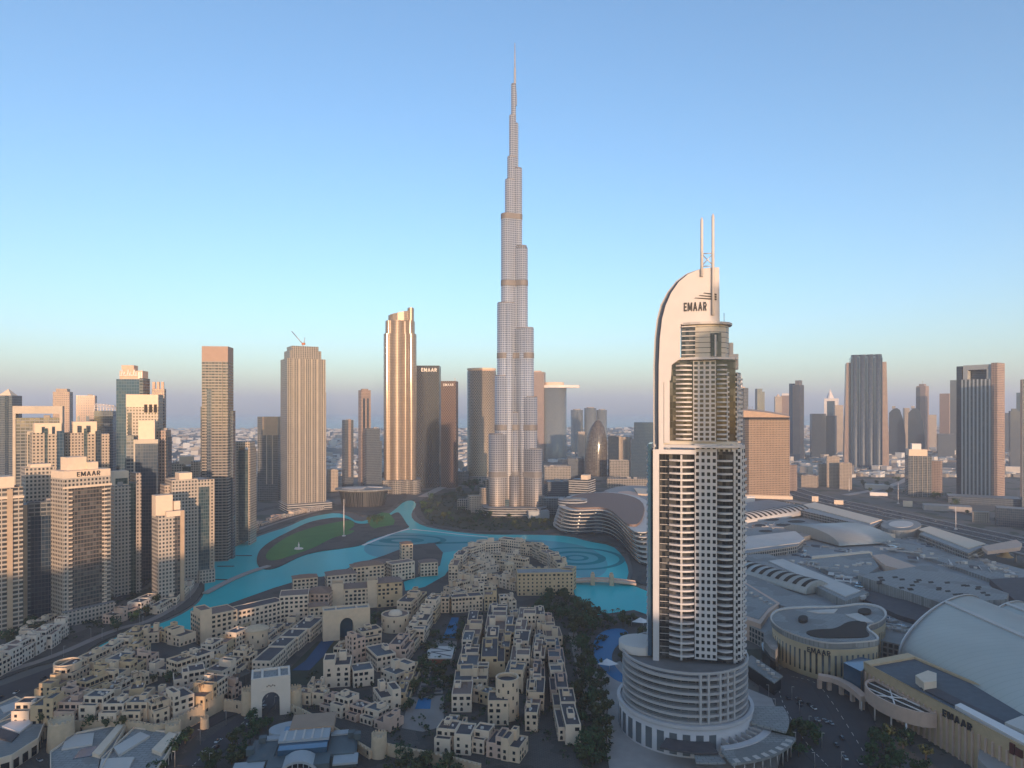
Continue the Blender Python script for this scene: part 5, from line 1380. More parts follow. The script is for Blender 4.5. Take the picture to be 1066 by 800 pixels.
# flat modern houses by the wall
def pxbox(mb, pts, z0, z1, m=0, mt=None): mb.prism(PG(pts, z1), z0, z1, m, mt)
def flat_house(label, roofs, body, z, mats=('cream2','roofl'), extra=None, cat='building', nm='flat_building'):
    c = PG(body, z); X = sum(p[0] for p in c)/len(c); Y = sum(p[1] for p in c)/len(c)
    t = thing(nm, label, cat, (X, Y, 0))
    L = lambda P: [(p[0]-X, p[1]-Y) for p in P]
    mb = MB(); mb.prism(L(c), .5, z, 0, 1); mb.build('wall', [M[mats[0]], M['roofg']], t)
    o = L(c); ii = [(x*.965, y*.965) for x, y in o]
    mb = MB(); mb.ring(o, ii, z, z+.9); mb.build('parapet', M[mats[0]], t)
    for pts, zz, mk, nmm in roofs:
        mb = MB(); mb.prism(L(PG(pts, zz)), z-1, zz); mb.build(nmm, M[mk], t)
    # dark ground floor openings on the sides that face the camera
    A = sum(o[i][0]*o[(i+1)%len(o)][1]-o[(i+1)%len(o)][0]*o[i][1] for i in range(len(o)))
    if A < 0: o = o[::-1]
    for i in range(len(o)):
        a, b = o[i], o[(i+1) % len(o)]; D = math.dist(a, b)
        rz = math.atan2(b[1]-a[1], b[0]-a[0]); nx, ny = math.sin(rz), -math.cos(rz)
        if nx*(-X)+ny*(-Y) < 0: continue
        for k in range(max(1, int(D/5.5))):
            q = (k+.5)*D/max(1, int(D/5.5))
            child('window', W_GL, t, (a[0]+(b[0]-a[0])*q/D+nx*.03, a[1]+(b[1]-a[1])*q/D+ny*.03, 1.0), rz, (1,1,min(1.6,z/5)))
    return t
mb = MB(); mb.box(-1.9,1.9,-.08,.08,0,3.0,bottom=True); W_GL = mb.mesh('window', M['dark'])
flat_house('low cream modern building with long roof slots below the stone wall, left half', [([(70,766),(98,763),(96,775),(64,780)],8.4,'roofl','roof_panel'),([(96,784),(126,750),(131,752),(104,786)],9.5,'cream2','roof_slot'),([(84,780),(104,776),(100,786),(76,790)],7.9,'glassb','roof_panel')], [(52,784),(80,764),(134,752),(112,790),(100,812),(52,812)], 7.5)
flat_house('low cream modern building with long roof slots below the stone wall, right half', [([(118,778),(146,762),(156,766),(124,786)],8.3,'roofl','roof_panel'),([(158,780),(176,762),(184,764),(168,784)],9.0,'cream2','roof_slot'),([(104,790),(140,788),(134,800),(100,806)],7.9,'roofl','roof_panel')], [(104,792),(140,758),(188,764),(172,790),(150,820),(98,820)], 7.0)
flat_house('small house with a dark flat roof and white skylights at the lower left corner', [([(2,756),(22,746),(36,750),(20,762)],9.5,'white','skylight'),([(-10,766),(0,758),(20,764),(12,772)],9.0,'roofd','roof_panel')], [(-30,772),(20,738),(48,750),(40,770),(12,788),(-30,800)], 8.2, ('cream2','roofd'))
flat_house('low pale house above the small dark-roofed one at the left edge', [([(0,736),(18,730),(24,736),(4,742)],8.5,'roofl','roof_panel')], [(-20,742),(16,726),(34,734),(20,746),(-20,760)], 8)
# clubhouse
CX_, CY_ = G(316, 776, 8)
t = thing('clubhouse', 'grey clubhouse with a tan centre roof, teal wings and an arched glass front, bottom edge', 'clubhouse', (CX_, CY_, .8), math.atan2(-CX_, CY_)*.6)
k_ = .53
def cb(nm, mk, px0, px1, y0, y1, z0, z1):
    mb = MB(); mb.box((px0-316)*k_, (px1-316)*k_, y0, y1, z0, z1, bottom=z0 > 0); return mb.build(nm, M[mk], t)
cb('wall','tealr',264,370,-14,12,0,6.5); cb('roof','tealr',266,290,-13,10,6.5,7.2); cb('roof','tealr',342,368,-13,10,6.5,7.2)
cb('centre_block','glassb',294,341,-12,16,0,11); cb('tan_roof','tan',300,345,8,26,9.6,13.0); cb('centre_roof','paleb',292,342,-4,8,11,12.2)
for a in (0,1,2,3,4): cb('roof_rib','roofl',297+a*9,299+a*9,-3.5,7.5,12.2,12.6)
cb('corner_roof','paleb',254,283,-22,-12,5.5,6.6); cb('corner_roof','paleb',348,372,-22,-12,5.5,6.6); cb('corner_roof','paleb',276,294,8,13,7,8); cb('corner_roof','paleb',342,360,8,13,7,8)
for a, y in ((270,6),(262,-6),(360,4),(366,2)): cb('roof_tower','tealr',a,a+7,y,y+4,6.5,10)
cb('front_wing','tealr',286,345,-24,-12,0,8.2)
mb = MB()
P0 = [(11.5*math.cos(a), 11*math.sin(a)) for a in [PI*i/14 for i in range(15)]]; P1 = [(10.3*math.cos(a), 9.8*math.sin(a)) for a in [PI*i/14 for i in range(15)]]
for i in range(14):
    a, b, c, d = P0[i], P0[i+1], P1[i+1], P1[i]
    for y, s in ((-25,0),(-13,1)):
        q = [(a[0],y,a[1]),(b[0],y,b[1]),(c[0],y,c[1]),(d[0],y,d[1])]; mb.face(q if s else q[::-1])
    mb.face([(a[0],-25,a[1]),(a[0],-13,a[1]),(b[0],-13,b[1]),(b[0],-25,b[1])])
mb.build('arch', M['paleb'], t)
mb = MB(); mb.face([(x,-24.5,z) for x, z in P1]); mb.build('arch_glazing', M['dark'], t)
for k in range(7):
    x = -8+k*2.7; mb = MB(); mb.box(x-.2,x+.2,-24.9,-24.55,0,math.sqrt(max(.1,96-x*x))); mb.build('arch_mullion', M['paleb'], t)
mb = MB(); mb.prism(smooth_poly([(-20,12),(-22,24),(-8,30),(0,26),(-2,12)], 2), 0, 8.5); mb.build('round_wing', M['paleb'], t)
# ---------------------------------------------------------------- by the needle: pavilions and the terraced hotel
simple('pink stepped low-rise at the foot of the needle skyscraper, its right end lit', 487, 513, 517, 535, 'sandy', 10, .5, name='low_rise', cat='building', extra=[('step','sandy',0,.5,-.4,.4,1,1.5),('step','sandy',.25,.5,-.3,.3,1.5,2.0)])
X, Y = G(538, 536); t = thing('glass_pavilion', 'round dark glass pavilion in front of the needle skyscraper', 'pavilion', (X, Y+18, 0))
mb = MB(); mb.prism(circ(0,0,18,32), 0, 18, smooth=True); mb.build('wall', FM['teal'], t); mb = MB(); mb.prism(circ(0,0,20,32), 18, 20, bottom=True); mb.build('roof', M['roofg'], t)
simple('low glass-fronted wing left of the round glass pavilion', 512, 530, 521, 537, 'teal', 0, .5, name='low_rise', cat='building')
simple('long low dark glass wing right of the round glass pavilion', 548, 588, 519, 537, 'greygrid', 0, .4, name='low_rise', cat='building')
simple('low park restaurant with pale roof among the trees by the lake', 476, 494, 521, 532, 'pavs', -12, .6, name='low_rise', cat='building')
simple('angular white canopy building in the lakeside park', 548, 572, 533, 541, 'paleb', 10, .6, name='low_rise', cat='building')
# terraced hotel
X0, Y0 = G(610, 556)
t = thing('terrace_hotel', 'curved dark hotel with wavy white balcony bands stepping down to the lake', 'hotel', (X0, Y0, 0))
base = [(574,549),(580,554),(592,557.5),(608,557),(624,556),(636,559),(646,566),(656,578),(668,592),(690,590),(690,545),(650,530),(600,532),(582,538)]
P = [(p[0]-X0, p[1]-Y0) for p in PG(base)]
cxx = sum(p[0] for p in P)/len(P); cyy = sum(p[1] for p in P)/len(P)
def shr(k, dy=0): return smooth_poly([(cxx+(x-cxx)*k, cyy+(y-cyy)*k+dy) for x, y in P], 2)
nfl_ = 7
for k in range(nfl_):
    s = 1-.022*k; z = 1+k*5.2
    mb = MB(); mb.prism(shr(s-.03), z, z+4.0, smooth=True); mb.build('storey', M['dark'], t)
    mb = MB(); mb.prism(shr(s), z+4.0, z+5.2, bottom=True); mb.build('balcony_band', M['roofl'], t)
zt_ = 1+nfl_*5.2
mb = MB(); mb.prism(shr(.72, 6), zt_, zt_+3); mb.build('roof', M['tile2'], t)
Xa, Ya = G(598, 553); mb = MB(); mb.prism(circ(Xa-X0, Ya-Y0+34, 24, 36, 20), zt_, zt_+9, smooth=True); mb.build('roof_drum', FM['slabs'], t)
mb = MB(); mb.prism(circ(Xa-X0, Ya-Y0+34, 15, 24, 12), zt_+9, zt_+10); mb.build('drum_roof', M['roofg'], t)
tower('louvred wedge building with an orange-lit end behind the terraced hotel', 592, 620, 500, 535, -18, 1.2, [('wall','slabs',-.5,.5,-.5,.5,0,1),('roof_block','cream2',.05,.4,-.3,.1,1,1.15)], name='wedge_building', cat='building')
simple('dark office wing running from the needle to the wedge building', 566, 598, 502, 525, 'greyblue', 12, .8, name='office_wing', cat='building', units=2)
# swirling mall roof behind
Xm, Ym = G(650, 515, 22)
t = thing('swirl_roof_hall', 'mall hall with pinkish swirling roof terraces behind the terraced hotel', 'mall hall', (Xm, Ym, 0))
def lp(pts, z): return [(p[0]-Xm, p[1]-Ym) for p in PG(pts, z)]
mb = MB(); mb.prism(smooth_poly(lp([(618,519),(634,508),(660,505),(692,508),(692,545),(668,548),(650,540),(632,530)],22),1), 0, 22); mb.build('wall', FM['pavs'], t)
mb = MB(); mb.prism(smooth_poly(lp([(640,512),(660,511),(668,518),(660,526),(648,532),(640,530),(650,522),(650,517)],23),2), 22, 23); mb.build('roof_terrace', M['pinkr'], t)
mb = MB(); mb.prism(smooth_poly(lp([(622,514),(632,511),(642,518),(646,524),(640,526),(634,519)],23),2), 22, 23.2); mb.build('roof_terrace', M['tile2'], t)
mb = MB(); mb.prism(smooth_poly(lp([(648,530),(668,524),(690,526),(690,541),(662,541)],25),1), 22, 25); mb.build('roof_terrace', M['roofl'], t)
mb = MB(); mb.prism(lp([(660,508),(690,510),(690,516),(664,514)],25), 22, 25); mb.build('roof_block', M['cream2'], t)
# ---------------------------------------------------------------- the shopping mall
def group_thing(nm, label, cat, px, py, z=0):
    X, Y = G(px, py, z); t = thing(nm, label, cat, (X, Y, 0)); t['_o'] = (X, Y); return t
def part_poly(t, nm, mk, pts, z0, z1, it=0):
    X, Y = t.location.x, t.location.y
    P = [(p[0]-X, p[1]-Y) for p in PG(pts, z1)]
    if it: P = smooth_poly(P, it)
    mb = MB(); mb.prism(P, z0, z1, bottom=z0 > 1); return mb.build(nm, FM.get(mk) or M[mk], t)
def vault(t, nm, mk, A, B, width, z0, rise, strips=0, smk='void', a0=0.0, a1=PI, skew=0.0, frac=.45, ends=True):
    X, Y = t.location.x, t.location.y
    A, B = G(*A, z0), G(*B, z0)
    d = Vector((B[0]-A[0], B[1]-A[1])); L = d.length; d.normalize(); nrm = Vector((-d.y, d.x))
    prof = [(-math.cos(a)*width/2, math.sin(a)*rise) for a in [a0+(a1-a0)*i/16 for i in range(17)]]
    def pt(s, u, lift=0.0):
        o, z = u; k = 1+lift/rise
        s2 = s+skew*o
        return (A[0]-X+d.x*s2+nrm.x*o*k, A[1]-Y+d.y*s2+nrm.y*o*k, z0+z*k)
    mb = MB()
    for a, b in zip(prof, prof[1:]): mb.face([pt(0,a),pt(0,b),pt(L,b),pt(L,a)][::-1], 0, [(0,a[0]),(0,b[0]),(L,b[0]),(L,a[0])], True)
    if ends:
        mb.face([pt(0,u) for u in prof]); mb.face([pt(L,u) for u in prof[::-1]])
    o = mb.build(nm, M[mk], t)
    for k in range(strips):
        s0 = L*(k+.5-frac/2)/strips; s1 = L*(k+.5+frac/2)/strips
        mb = MB(); pr = prof[3:14]
        for a, b in zip(pr, pr[1:]): mb.face([pt(s0,a,.25),pt(s0,b,.25),pt(s1,b,.25),pt(s1,a,.25)][::-1], 0, None, True)
        mb.build('skylight', M[smk], t)
    return o
t = group_thing('shopping_mall', 'vast low grey shopping mall with many flat and vaulted roofs right of the hotel tower', 'shopping mall', 880, 580, 14)
part_poly(t, 'body', 'pavs', [(755,527),(800,520),(838,527),(905,549),(1010,578),(1100,602),(1180,700),(1060,660),(985,640),(940,672),(905,664),(860,645),(806,664),(770,646),(755,620)], 0, 13)
part_poly(t, 'roof_field', 'roofg', [(758,543),(800,538),(835,541),(860,553),(834,560),(758,568)], 12, 19)
for a, b, w, h in ((790,547,8,2.2),(803,541,9,2.2),(816,546.5,9,2.4),(829,543,10,2.2),(797,553,8,2)):
    part_poly(t, 'oval_skylight', 'void', [(a+w*math.cos(q)*.9, b+h*math.sin(q)*.6) for q in [2*PI*i/16 for i in range(16)]], 19, 19.3)
vault(t, 'ribbed_vault', 'roofl', (757,546), (833,533), 46, 16, 13, 15)
part_poly(t, 'hall', 'pavs', [(768,565),(832,558),(836,563),(830,568),(772,577)], 12, 22)
part_poly(t, 'hall_roof', 'roofl', [(764,560),(828,553),(838,561),(832,565),(770,573)], 22, 23)
vault(t, 'satin_vault', 'metalr', (842,560), (898,557), 118, 15, 15, 0)
part_poly(t, 'parapet', 'cream2', [(845,579),(904,573.5),(908,575),(846,581)], 12, 19)
vault(t, 'ribbed_vault', 'metalr', (752,588), (852,617), 34, 14, 11, 12)
part_poly(t, 'gutter_roof', 'roofg', [(757,598),(775,596),(862,632),(846,640),(757,614)], 12, 16.5)
part_poly(t, 'long_roof', 'roofg', [(762,577),(800,577),(850,595),(905,617),(880,626),(848,610),(775,582)], 12, 20)
part_poly(t, 'long_roof_panel', 'roofl', [(800,584),(815,582),(896,615),(880,621)], 20, 20.8)
part_poly(t, 'folded_roof', 'roofg', [(843,583),(905,575),(915,590),(900,600),(870,600)], 12, 18)
part_poly(t, 'perforated_roof', 'roofg', [(893,599),(966,588),(1050,618),(1048,624),(980,628)], 14, 25)
part_poly(t, 'perforated_roof_side', 'pavs', [(893,604),(980,633),(1048,629),(1040,622),(975,624)], 8, 18)
rr = random.Random(5)
for k in range(26):
    a, b = rr.uniform(915,1030), 0
    u = (a-893)/157; b = 601+u*17+rr.uniform(-7,9)*(1-abs(u-.5)*1.2)
    part_poly(t, 'roof_hole', 'void', [(a-3,b-.7),(a+2.2,b-1.0),(a+3.2,b+.6),(a-2,b+.9)], 25, 25.25)
part_poly(t, 'deck_roof', 'roofd', [(897,612),(930,622),(975,632),(960,648),(934,640),(900,624)], 12, 17)
part_poly(t, 'long_gallery', 'pavs', [(832,531),(846,527),(916,544),(908,549)], 12, 24)
part_poly(t, 'long_gallery_roof', 'cream2', [(834,526),(848,523),(918,541),(906,545)], 24, 25.2)
part_poly(t, 'round_roof', 'roofg', [(938+21*math.cos(q), 546.5+6*math.sin(q)) for q in [2*PI*i/28 for i in range(28)]], 8, 24)
part_poly(t, 'round_roof_ring', 'roofl', [(938+13*math.cos(q), 545.7+3.6*math.sin(q)) for q in [2*PI*i/28 for i in range(28)]], 24, 24.4)
part_poly(t, 'second_gallery', 'pavs', [(957,556),(968,552),(1024,569),(1008,576)], 10, 22)
part_poly(t, 'second_gallery_roof', 'cream2', [(956,551),(968,548),(1026,566),(1008,571)], 22, 23)
part_poly(t, 'strip_roof', 'roofg', [(912,562),(930,560),(1040,592),(1060,600),(1040,606),(980,585)], 10, 17)
part_poly(t, 'short_hall', 'cream2', [(898,557),(930,552),(932,556),(902,561)], 10, 19)
part_poly(t, 'fabric_roof', 'pinkr', [(908,578),(920,577),(960,592),(950,596),(922,589)], 10, 21)
part_poly(t, 'canopy', 'pinkr', [(1022,569),(1058,562),(1064,566),(1062,570),(1046,572),(1028,574)], 21, 25)
X, Y = t.location.x, t.location.y
gx, gy = G(1046, 590, 0)
mb = MB(); mb.lathe([(9,12),(6,14),(3.6,18),(3.4,24)], 20, (gx-X, gy-Y)); mb.build('flared_column', plain('golden_stone', (0.42,0.29,0.14), .6), t)
part_poly(t, 'car_park_deck', 'roofd', [(1030,603),(1090,600),(1120,640),(1060,628)], 12, 19)
rr = random.Random(9); n = 0
mb = MB(); mb.box(-2,2,-1.5,1.5,0,2.2); RU = [mb.mesh('roof_unit', M['roofl'])]
mb = MB(); mb.box(-3.5,3.5,-1.2,1.2,0,1.6); RU.append(mb.mesh('roof_unit', M['concrete']))
for k in range(95):
    zone = rr.choice([((848,606),(895,600),12),((870,612),(905,622),9),((920,566),(1045,598),8),((806,584),(838,588),4),((1010,576),(1060,604),8),((870,592),(905,586),5),((900,640),(960,655),8)])
    u = rr.random(); px = zone[0][0]+(zone[1][0]-zone[0][0])*u; py = zone[0][1]+(zone[1][1]-zone[0][1])*u+rr.uniform(-.5,.5)*zone[2]
    x, y = G(px, py, 17); child('roof_unit', rr.choice(RU), t, (x-X, y-Y, 16.9 if zone[0][0] != 900 else 13), rr.choice((.4,-.5)), (rr.uniform(.6,1.4),)*3)
DU = []
for l_, w_, h_ in ((16,1.1,1.2),(26,.9,1.0),(10,1.6,1.4)):
    mb = MB(); mb.box(-l_/2,l_/2,-w_/2,w_/2,0,h_); DU.append(mb.mesh('duct', M['steel']))
mb = MB(); mb.box(-4,4,-2.2,2.2,0,.5); SKL = mb.mesh('skylight', M['glassb'])
mb = MB(); mb.box(-7,7,-4.5,4.5,0,.06); PAT = [mb.mesh('roof_patch', M['roofd'])]
mb = MB(); mb.box(-9,9,-3.5,3.5,0,.07); PAT.append(mb.mesh('roof_patch', M['roofl']))
rr = random.Random(19)
ZN = [((764,600),(850,634),8,13.0),((835,566),(842,590),6,13.0),((906,566),(1040,600),7,17.0),((848,570),(905,576),3,13.0),((790,572),(840,578),5,13.0),((1010,582),(1066,606),7,13.0),((880,628),(960,664),6,13.0),((765,545),(850,552),6,19.0),((930,556),(1010,578),5,13.0),((820,575),(900,612),3,20.1)]
for k in range(230):
    a, b, w_, z_ = rr.choice(ZN); u = rr.random(); x, y = G(a[0]+(b[0]-a[0])*u, a[1]+(b[1]-a[1])*u+rr.uniform(-.6,.6)*w_, z_)
    q = k % 4
    nm_, me_ = (('duct', rr.choice(DU)), ('skylight', SKL), ('roof_patch', rr.choice(PAT)), ('duct', rr.choice(DU)))[q] if k % 5 else ('roof_unit', rr.choice(RU))
    child(nm_, me_, t, (x-X, y-Y, z_+.02+(k % 7)*.012), rr.choice((-.48,-.48+PI/2)), (rr.uniform(.7,1.2),)*3)
# entrance building with the flowing roof
t = group_thing('entrance_building', 'sand-coloured curved mall entrance building with a wavy flat roof and EMAAR sign', 'mall building', 850, 690, 14)
X, Y = t.location.x, t.location.y
zr = 27
outl = [(800,645),(806,636),(820,633),(846,632),(874,632),(898,628),(918,632),(925,640),(918,648),(900,653),(916,664),(914,668),(888,670),(862,671),(836,665),(812,656)]
P = smooth_poly([(p[0]-X, p[1]-Y) for p in PG(outl, zr)], 2)
mb = MB(); mb.prism(P, zr-3.5, zr, bottom=True); mb.build('roof', M['roofg'], t)
q = [(x*.97, y*.97-1.0) for x, y in P]
mb = MB(); mb.prism(q, 0, zr-3.6, smooth=True); mb.build('wall', facade('facade_entrance', (0.50,0.38,0.22), (0.02,0.018,0.016), 4.2, 23.4, 0.36, 0.62, metal=0), t)
ii = [(x*.965, y*.965) for x, y in P]
mb = MB(); mb.ring(P, ii, zr, zr+1.0); mb.build('parapet', M['roofl'], t)
part_poly(t, 'roof_basin', 'void', [(836,658),(850,655),(870,655),(884,646),(904,647),(900,655),(908,663),(880,664),(850,664)], zr-.5, zr+.6, 2)
part_poly(t, 'roof_light', 'void', [(836+5*math.cos(a), 643.5+3*math.sin(a)) for a in [2*PI*i/16 for i in range(16)]], zr, zr+2.2)
part_poly(t, 'roof_light', 'void', [(900+7*math.cos(a), 636+3*math.sin(a)) for a in [2*PI*i/16 for i in range(16)]], zr, zr+1.6)
part_poly(t, 'roof_panel', 'roofl', [(840,636),(872,634),(868,638),(852,638)], zr, zr+.7)
part_poly(t, 'roof_panel', 'roofl', [(880,640),(894,638),(910,648),(896,647)], zr, zr+.7)
i0 = min([i for i in range(len(q)) if abs((q[i][0]+X)*F/(q[i][1]+Y)+CX-849) < 7], key=lambda i: q[i][1])
a, b = q[i0-1], q[(i0+1) % len(q)]; rzs = math.atan2(b[1]-a[1], b[0]-a[0])
if math.cos(rzs) < 0: rzs += PI
sign('EMAAR', 3.6, M['letter'], t, (q[i0][0]+math.sin(rzs)*1.0, q[i0][1]-math.cos(rzs)*1.0, zr-6.0), rzs, bold=.02)
part_poly(t, 'glass_wing', 'glassb', [(878,690),(896,684),(912,688),(896,699)], 0, 21)
part_poly(t, 'side_terrace', 'roofg', [(792,662),(803,654),(811,672),(806,680)], 0, 16, 1)
part_poly(t, 'side_terrace', 'dark', [(790,672),(800,664),(812,684),(806,692)], 0, 10, 1)
# pale block beside the hotel tower
t = group_thing('service_building', 'tan windowless mall block tucked between the hotel tower and the curved entrance', 'mall building', 790, 640, 12)
part_poly(t, 'wall', 'pinkr', [(760,606),(772,604),(812,628),(800,638),(792,650),(762,640)], 0, 17)
part_poly(t, 'roof', 'roofg', [(762,607),(772,605.5),(808,628),(800,633),(790,645),(764,637)], 17, 17.4)
for k in range(7):
    x, y = G(772+k*5, 612+k*3.0, 17.4); child('roof_unit', RU[k % 2], t, (x-t.location.x, y-t.location.y, 17.4), .4, (.7,.7,.7))
t = group_thing('kiosk_building', 'small flat building with crowded rooftop machines below the curved entrance', 'building', 798, 696, 8)
part_poly(t, 'wall', 'dark', [(775,690),(782,683),(813,705),(806,712)], 0, 9)
part_poly(t, 'roof', 'roofg', [(774,689),(782,682),(815,704),(806,711)], 9, 9.8)
for k in range(8):
    x, y = G(789+k*2.6, 690+k*2.1+(k % 2)*1.5, 9.8); child('roof_unit', RU[k % 2], t, (x-t.location.x, y-t.location.y, 9.8), -.5, (.55,.55,.7))
# long ribbed building with the second sign
t = group_thing('ribbed_building', 'long sand-coloured mall wing with upright ribs and EMAAR sign at lower right', 'mall building', 980, 750, 20)
X, Y = t.location.x, t.location.y
zr = 24
A, B = G(899, 691, zr), G(1130, 815, zr)
far = [G(945, 682, zr), G(1190, 790, zr)]
P = [(p[0]-X, p[1]-Y) for p in (A, B, far[1], far[0])]
mb = MB(); mb.prism(P, 0, zr); mb.build('wall', M['ochre'], t)
mb = MB(); o = P; cxm = sum(p[0] for p in o)/4; cym = sum(p[1] for p in o)/4
ii = [(cxm+(x-cxm)*.985, cym+(y-cym)*.9) for x, y in o]
if (o[1][0]-o[0][0])*(o[2][1]-o[0][1])-(o[2][0]-o[0][0])*(o[1][1]-o[0][1]) < 0: o, ii = o[::-1], ii[::-1]
mb.ring(o, ii, zr, zr+1.4); mb.build('parapet', M['ochre'], t)
mb = MB(); mb.face([(p[0],p[1],zr+.02) for p in ii]); mb.build('roof', M['roofb'], t)
L = math.dist(A, B); ux, uy = (B[0]-A[0])/L, (B[1]-A[1])/L; rz = math.atan2(uy, ux); nx, ny = math.sin(rz), -math.cos(rz)
if nx*(-A[0])+ny*(-A[1]) < 0: nx, ny = -nx, -ny; 
mb = MB(); mb.box(-.55,.55,-.5,.5,0,zr-4.5); FIN = mb.mesh('rib', M['pinkr'])
for k in range(int(L/4.2)):
    s = 2+k*4.2; child('rib', FIN, t, (A[0]-X+ux*s+nx*.45, A[1]-Y+uy*s+ny*.45, 0), rz)
def along(px):
    best = min([i*.5 for i in range(int(L*2))], key=lambda s: abs((A[0]+ux*s)*F/(A[1]+uy*s)+CX-px)); return best
s = along(997); sign('EMAAR', 4.0, M['letter'], t, (A[0]-X+ux*s+nx*.6, A[1]-Y+uy*s+ny*.6, zr-3.2), rz if math.cos(rz) > 0 else rz+PI, depth=.5, sx=1.15, bold=.03)
s = along(1059); mb = MB(); mb.box(-3.2,-.6,-.4,.4,0,5.4,bottom=True); mb.box(.0,3.6,-.4,.4,.6,4.4,bottom=True)
o = mb.build('sign_panel', plain('red_brown_sign', (0.10,0.025,0.022), .6), t); o.location = (A[0]-X+ux*s+nx*.8, A[1]-Y+uy*s+ny*.8, zr-5); o.rotation_euler = (0,0,rz)
part_poly(t, 'plant_room', 'cream2', [(953,703),(966,698),(975,701),(975,709),(962,711)], zr, zr+5)
part_poly(t, 'roof_tray', 'white', [(994,734),(1000,732),(1075,770),(1068,775)], zr, zr+2.2)
part_poly(t, 'plant_room', 'roofl', [(1046,752),(1064,745),(1085,752),(1075,765)], zr, zr+3)
part_poly(t, 'walkway', 'roofd', [(958,716),(966,712),(1060,758),(1052,764)], zr, zr+.8)
part_poly(t, 'low_sign_wall', 'concrete', [(1020,778),(1046,794),(1070,800),(1066,812),(1040,812),(1018,790)], 0, 12)
# glazed rotunda
X1, Y1 = G(925, 727, 17)
t = thing('rotunda', 'half-oval mall porch on thin posts with a glazed roof under white beams', 'porch', (X1, Y1, 0), rz)
P = [(-26,10)]+[(26*math.cos(a)*-1, 10-17*math.sin(a)) for a in [PI*i/20 for i in range(1,20)]]+[(26,10)]
mb = MB(); mb.prism(P, 10, 17, bottom=True); mb.build('wall', M['pinkr'], t)
ii = [(x*.93, 10+(y-10)*.9-.6) for x, y in P]; mb = MB(); mb.ring(P, ii, 17, 18.2); mb.build('rim', M['pinkr'], t)
mb = MB(); mb.face([(p[0],p[1],17.05) for p in ii]); mb.build('glass_roof', M['dark'], t)
mb = MB()
for a, b in (((-22,3),(14,9)),((-14,-3),(22,5)),((-4,-6),(4,9)),((10,-4),(-10,9))): mb.tube((*a,17.6),(*b,17.6),.45,6)
mb.build('roof_beam', M['white'], t)
for x in (-20,-8,6,18): mb = MB(); mb.tube((x,-3,0),(x,-3,10),.45,8); mb.build('post', M['white'], t)
t = group_thing('curved_ramp', 'tan curved ramp wall on arches from the entrance to the glazed porch', 'ramp', 872, 712, 8)
X, Y = t.location.x, t.location.y
P = smooth_poly([(p[0]-X, p[1]-Y) for p in PG([(852,703),(870,706),(886,714),(900,726)], 10)], 2, False)
mb = MB(); strip(mb, P, 5, 7.2, 10.6); mb.build('deck', M['pinkr'], t)
for p in P[1::3]: mb = MB(); mb.box(p[0]-1.2,p[0]+1.2,p[1]-1.2,p[1]+1.2,0,7.2); mb.build('pier', M['pinkr'], t)
# the great vaults at the right edge
def great(label, cpx, cpy, z0, rise, half, back, L):
    Xc, Yc = G(cpx, cpy, z0+rise); t = thing('vaulted_hall', label, 'mall hall', (Xc, Yc, 0))
    prof = [(-math.cos(a)*half, math.sin(a)*rise) for a in [PI*i/28 for i in range(29)]]
    mb = MB()
    f = lambda o, z, s, g=0: (o+(g*o/half), -s-o*back, z0+z+g)
    for a, b in zip(prof, prof[1:]): mb.face([f(*a,0),f(*b,0),f(*b,L),f(*a,L)][::-1], 0, [(0,a[0]),(0,b[0]),(L,b[0]),(L,a[0])], True)
    mb.face([f(*u, 0) for u in prof])
    mb.build('shell', M['metalr'], t)
    mb = MB()
    for a, b in zip(prof, prof[1:]):
        mb.face([f(*a,-1.2,.8),f(*b,-1.2,.8),f(*b,.6,.8),f(*a,.6,.8)][::-1], 0, None, True); mb.face([f(*a,-1.2,.8),f(*b,-1.2,.8),f(*b,-1.2,-.6),f(*a,-1.2,-.6)])
        mb.face([f(*a,.6,.8),f(*b,.6,.8),f(*b,.6,-.2),f(*a,.6,-.2)][::-1])
    mb.build('end_rim', M['steel'], t)
    mb = MB(); mb.prism([f(-half,0,0)[:2], f(half,0,0)[:2], f(half,0,L)[:2], f(-half,0,L)[:2]], 0, z0); mb.build('wall', M['roofd'], t)
    mb = MB(); c = [f(-2,rise-.3,s) for s in (0,)]; 
    mb.box(-2.2,2.2,-L,0,z0+rise-.2,z0+rise+.9); mb.build('ridge_cap', M['roofl'], t)
    return t
great('huge smooth metal vault filling the right edge of the mall', 984, 627, 16, 22, 70, -.85, 260)
great('second smaller metal vault behind the huge one at the right edge', 1048, 629, 14, 17, 42, -.7, 150)
# ---------------------------------------------------------------- the far skyline on the right
SR = 'towers along the highway'
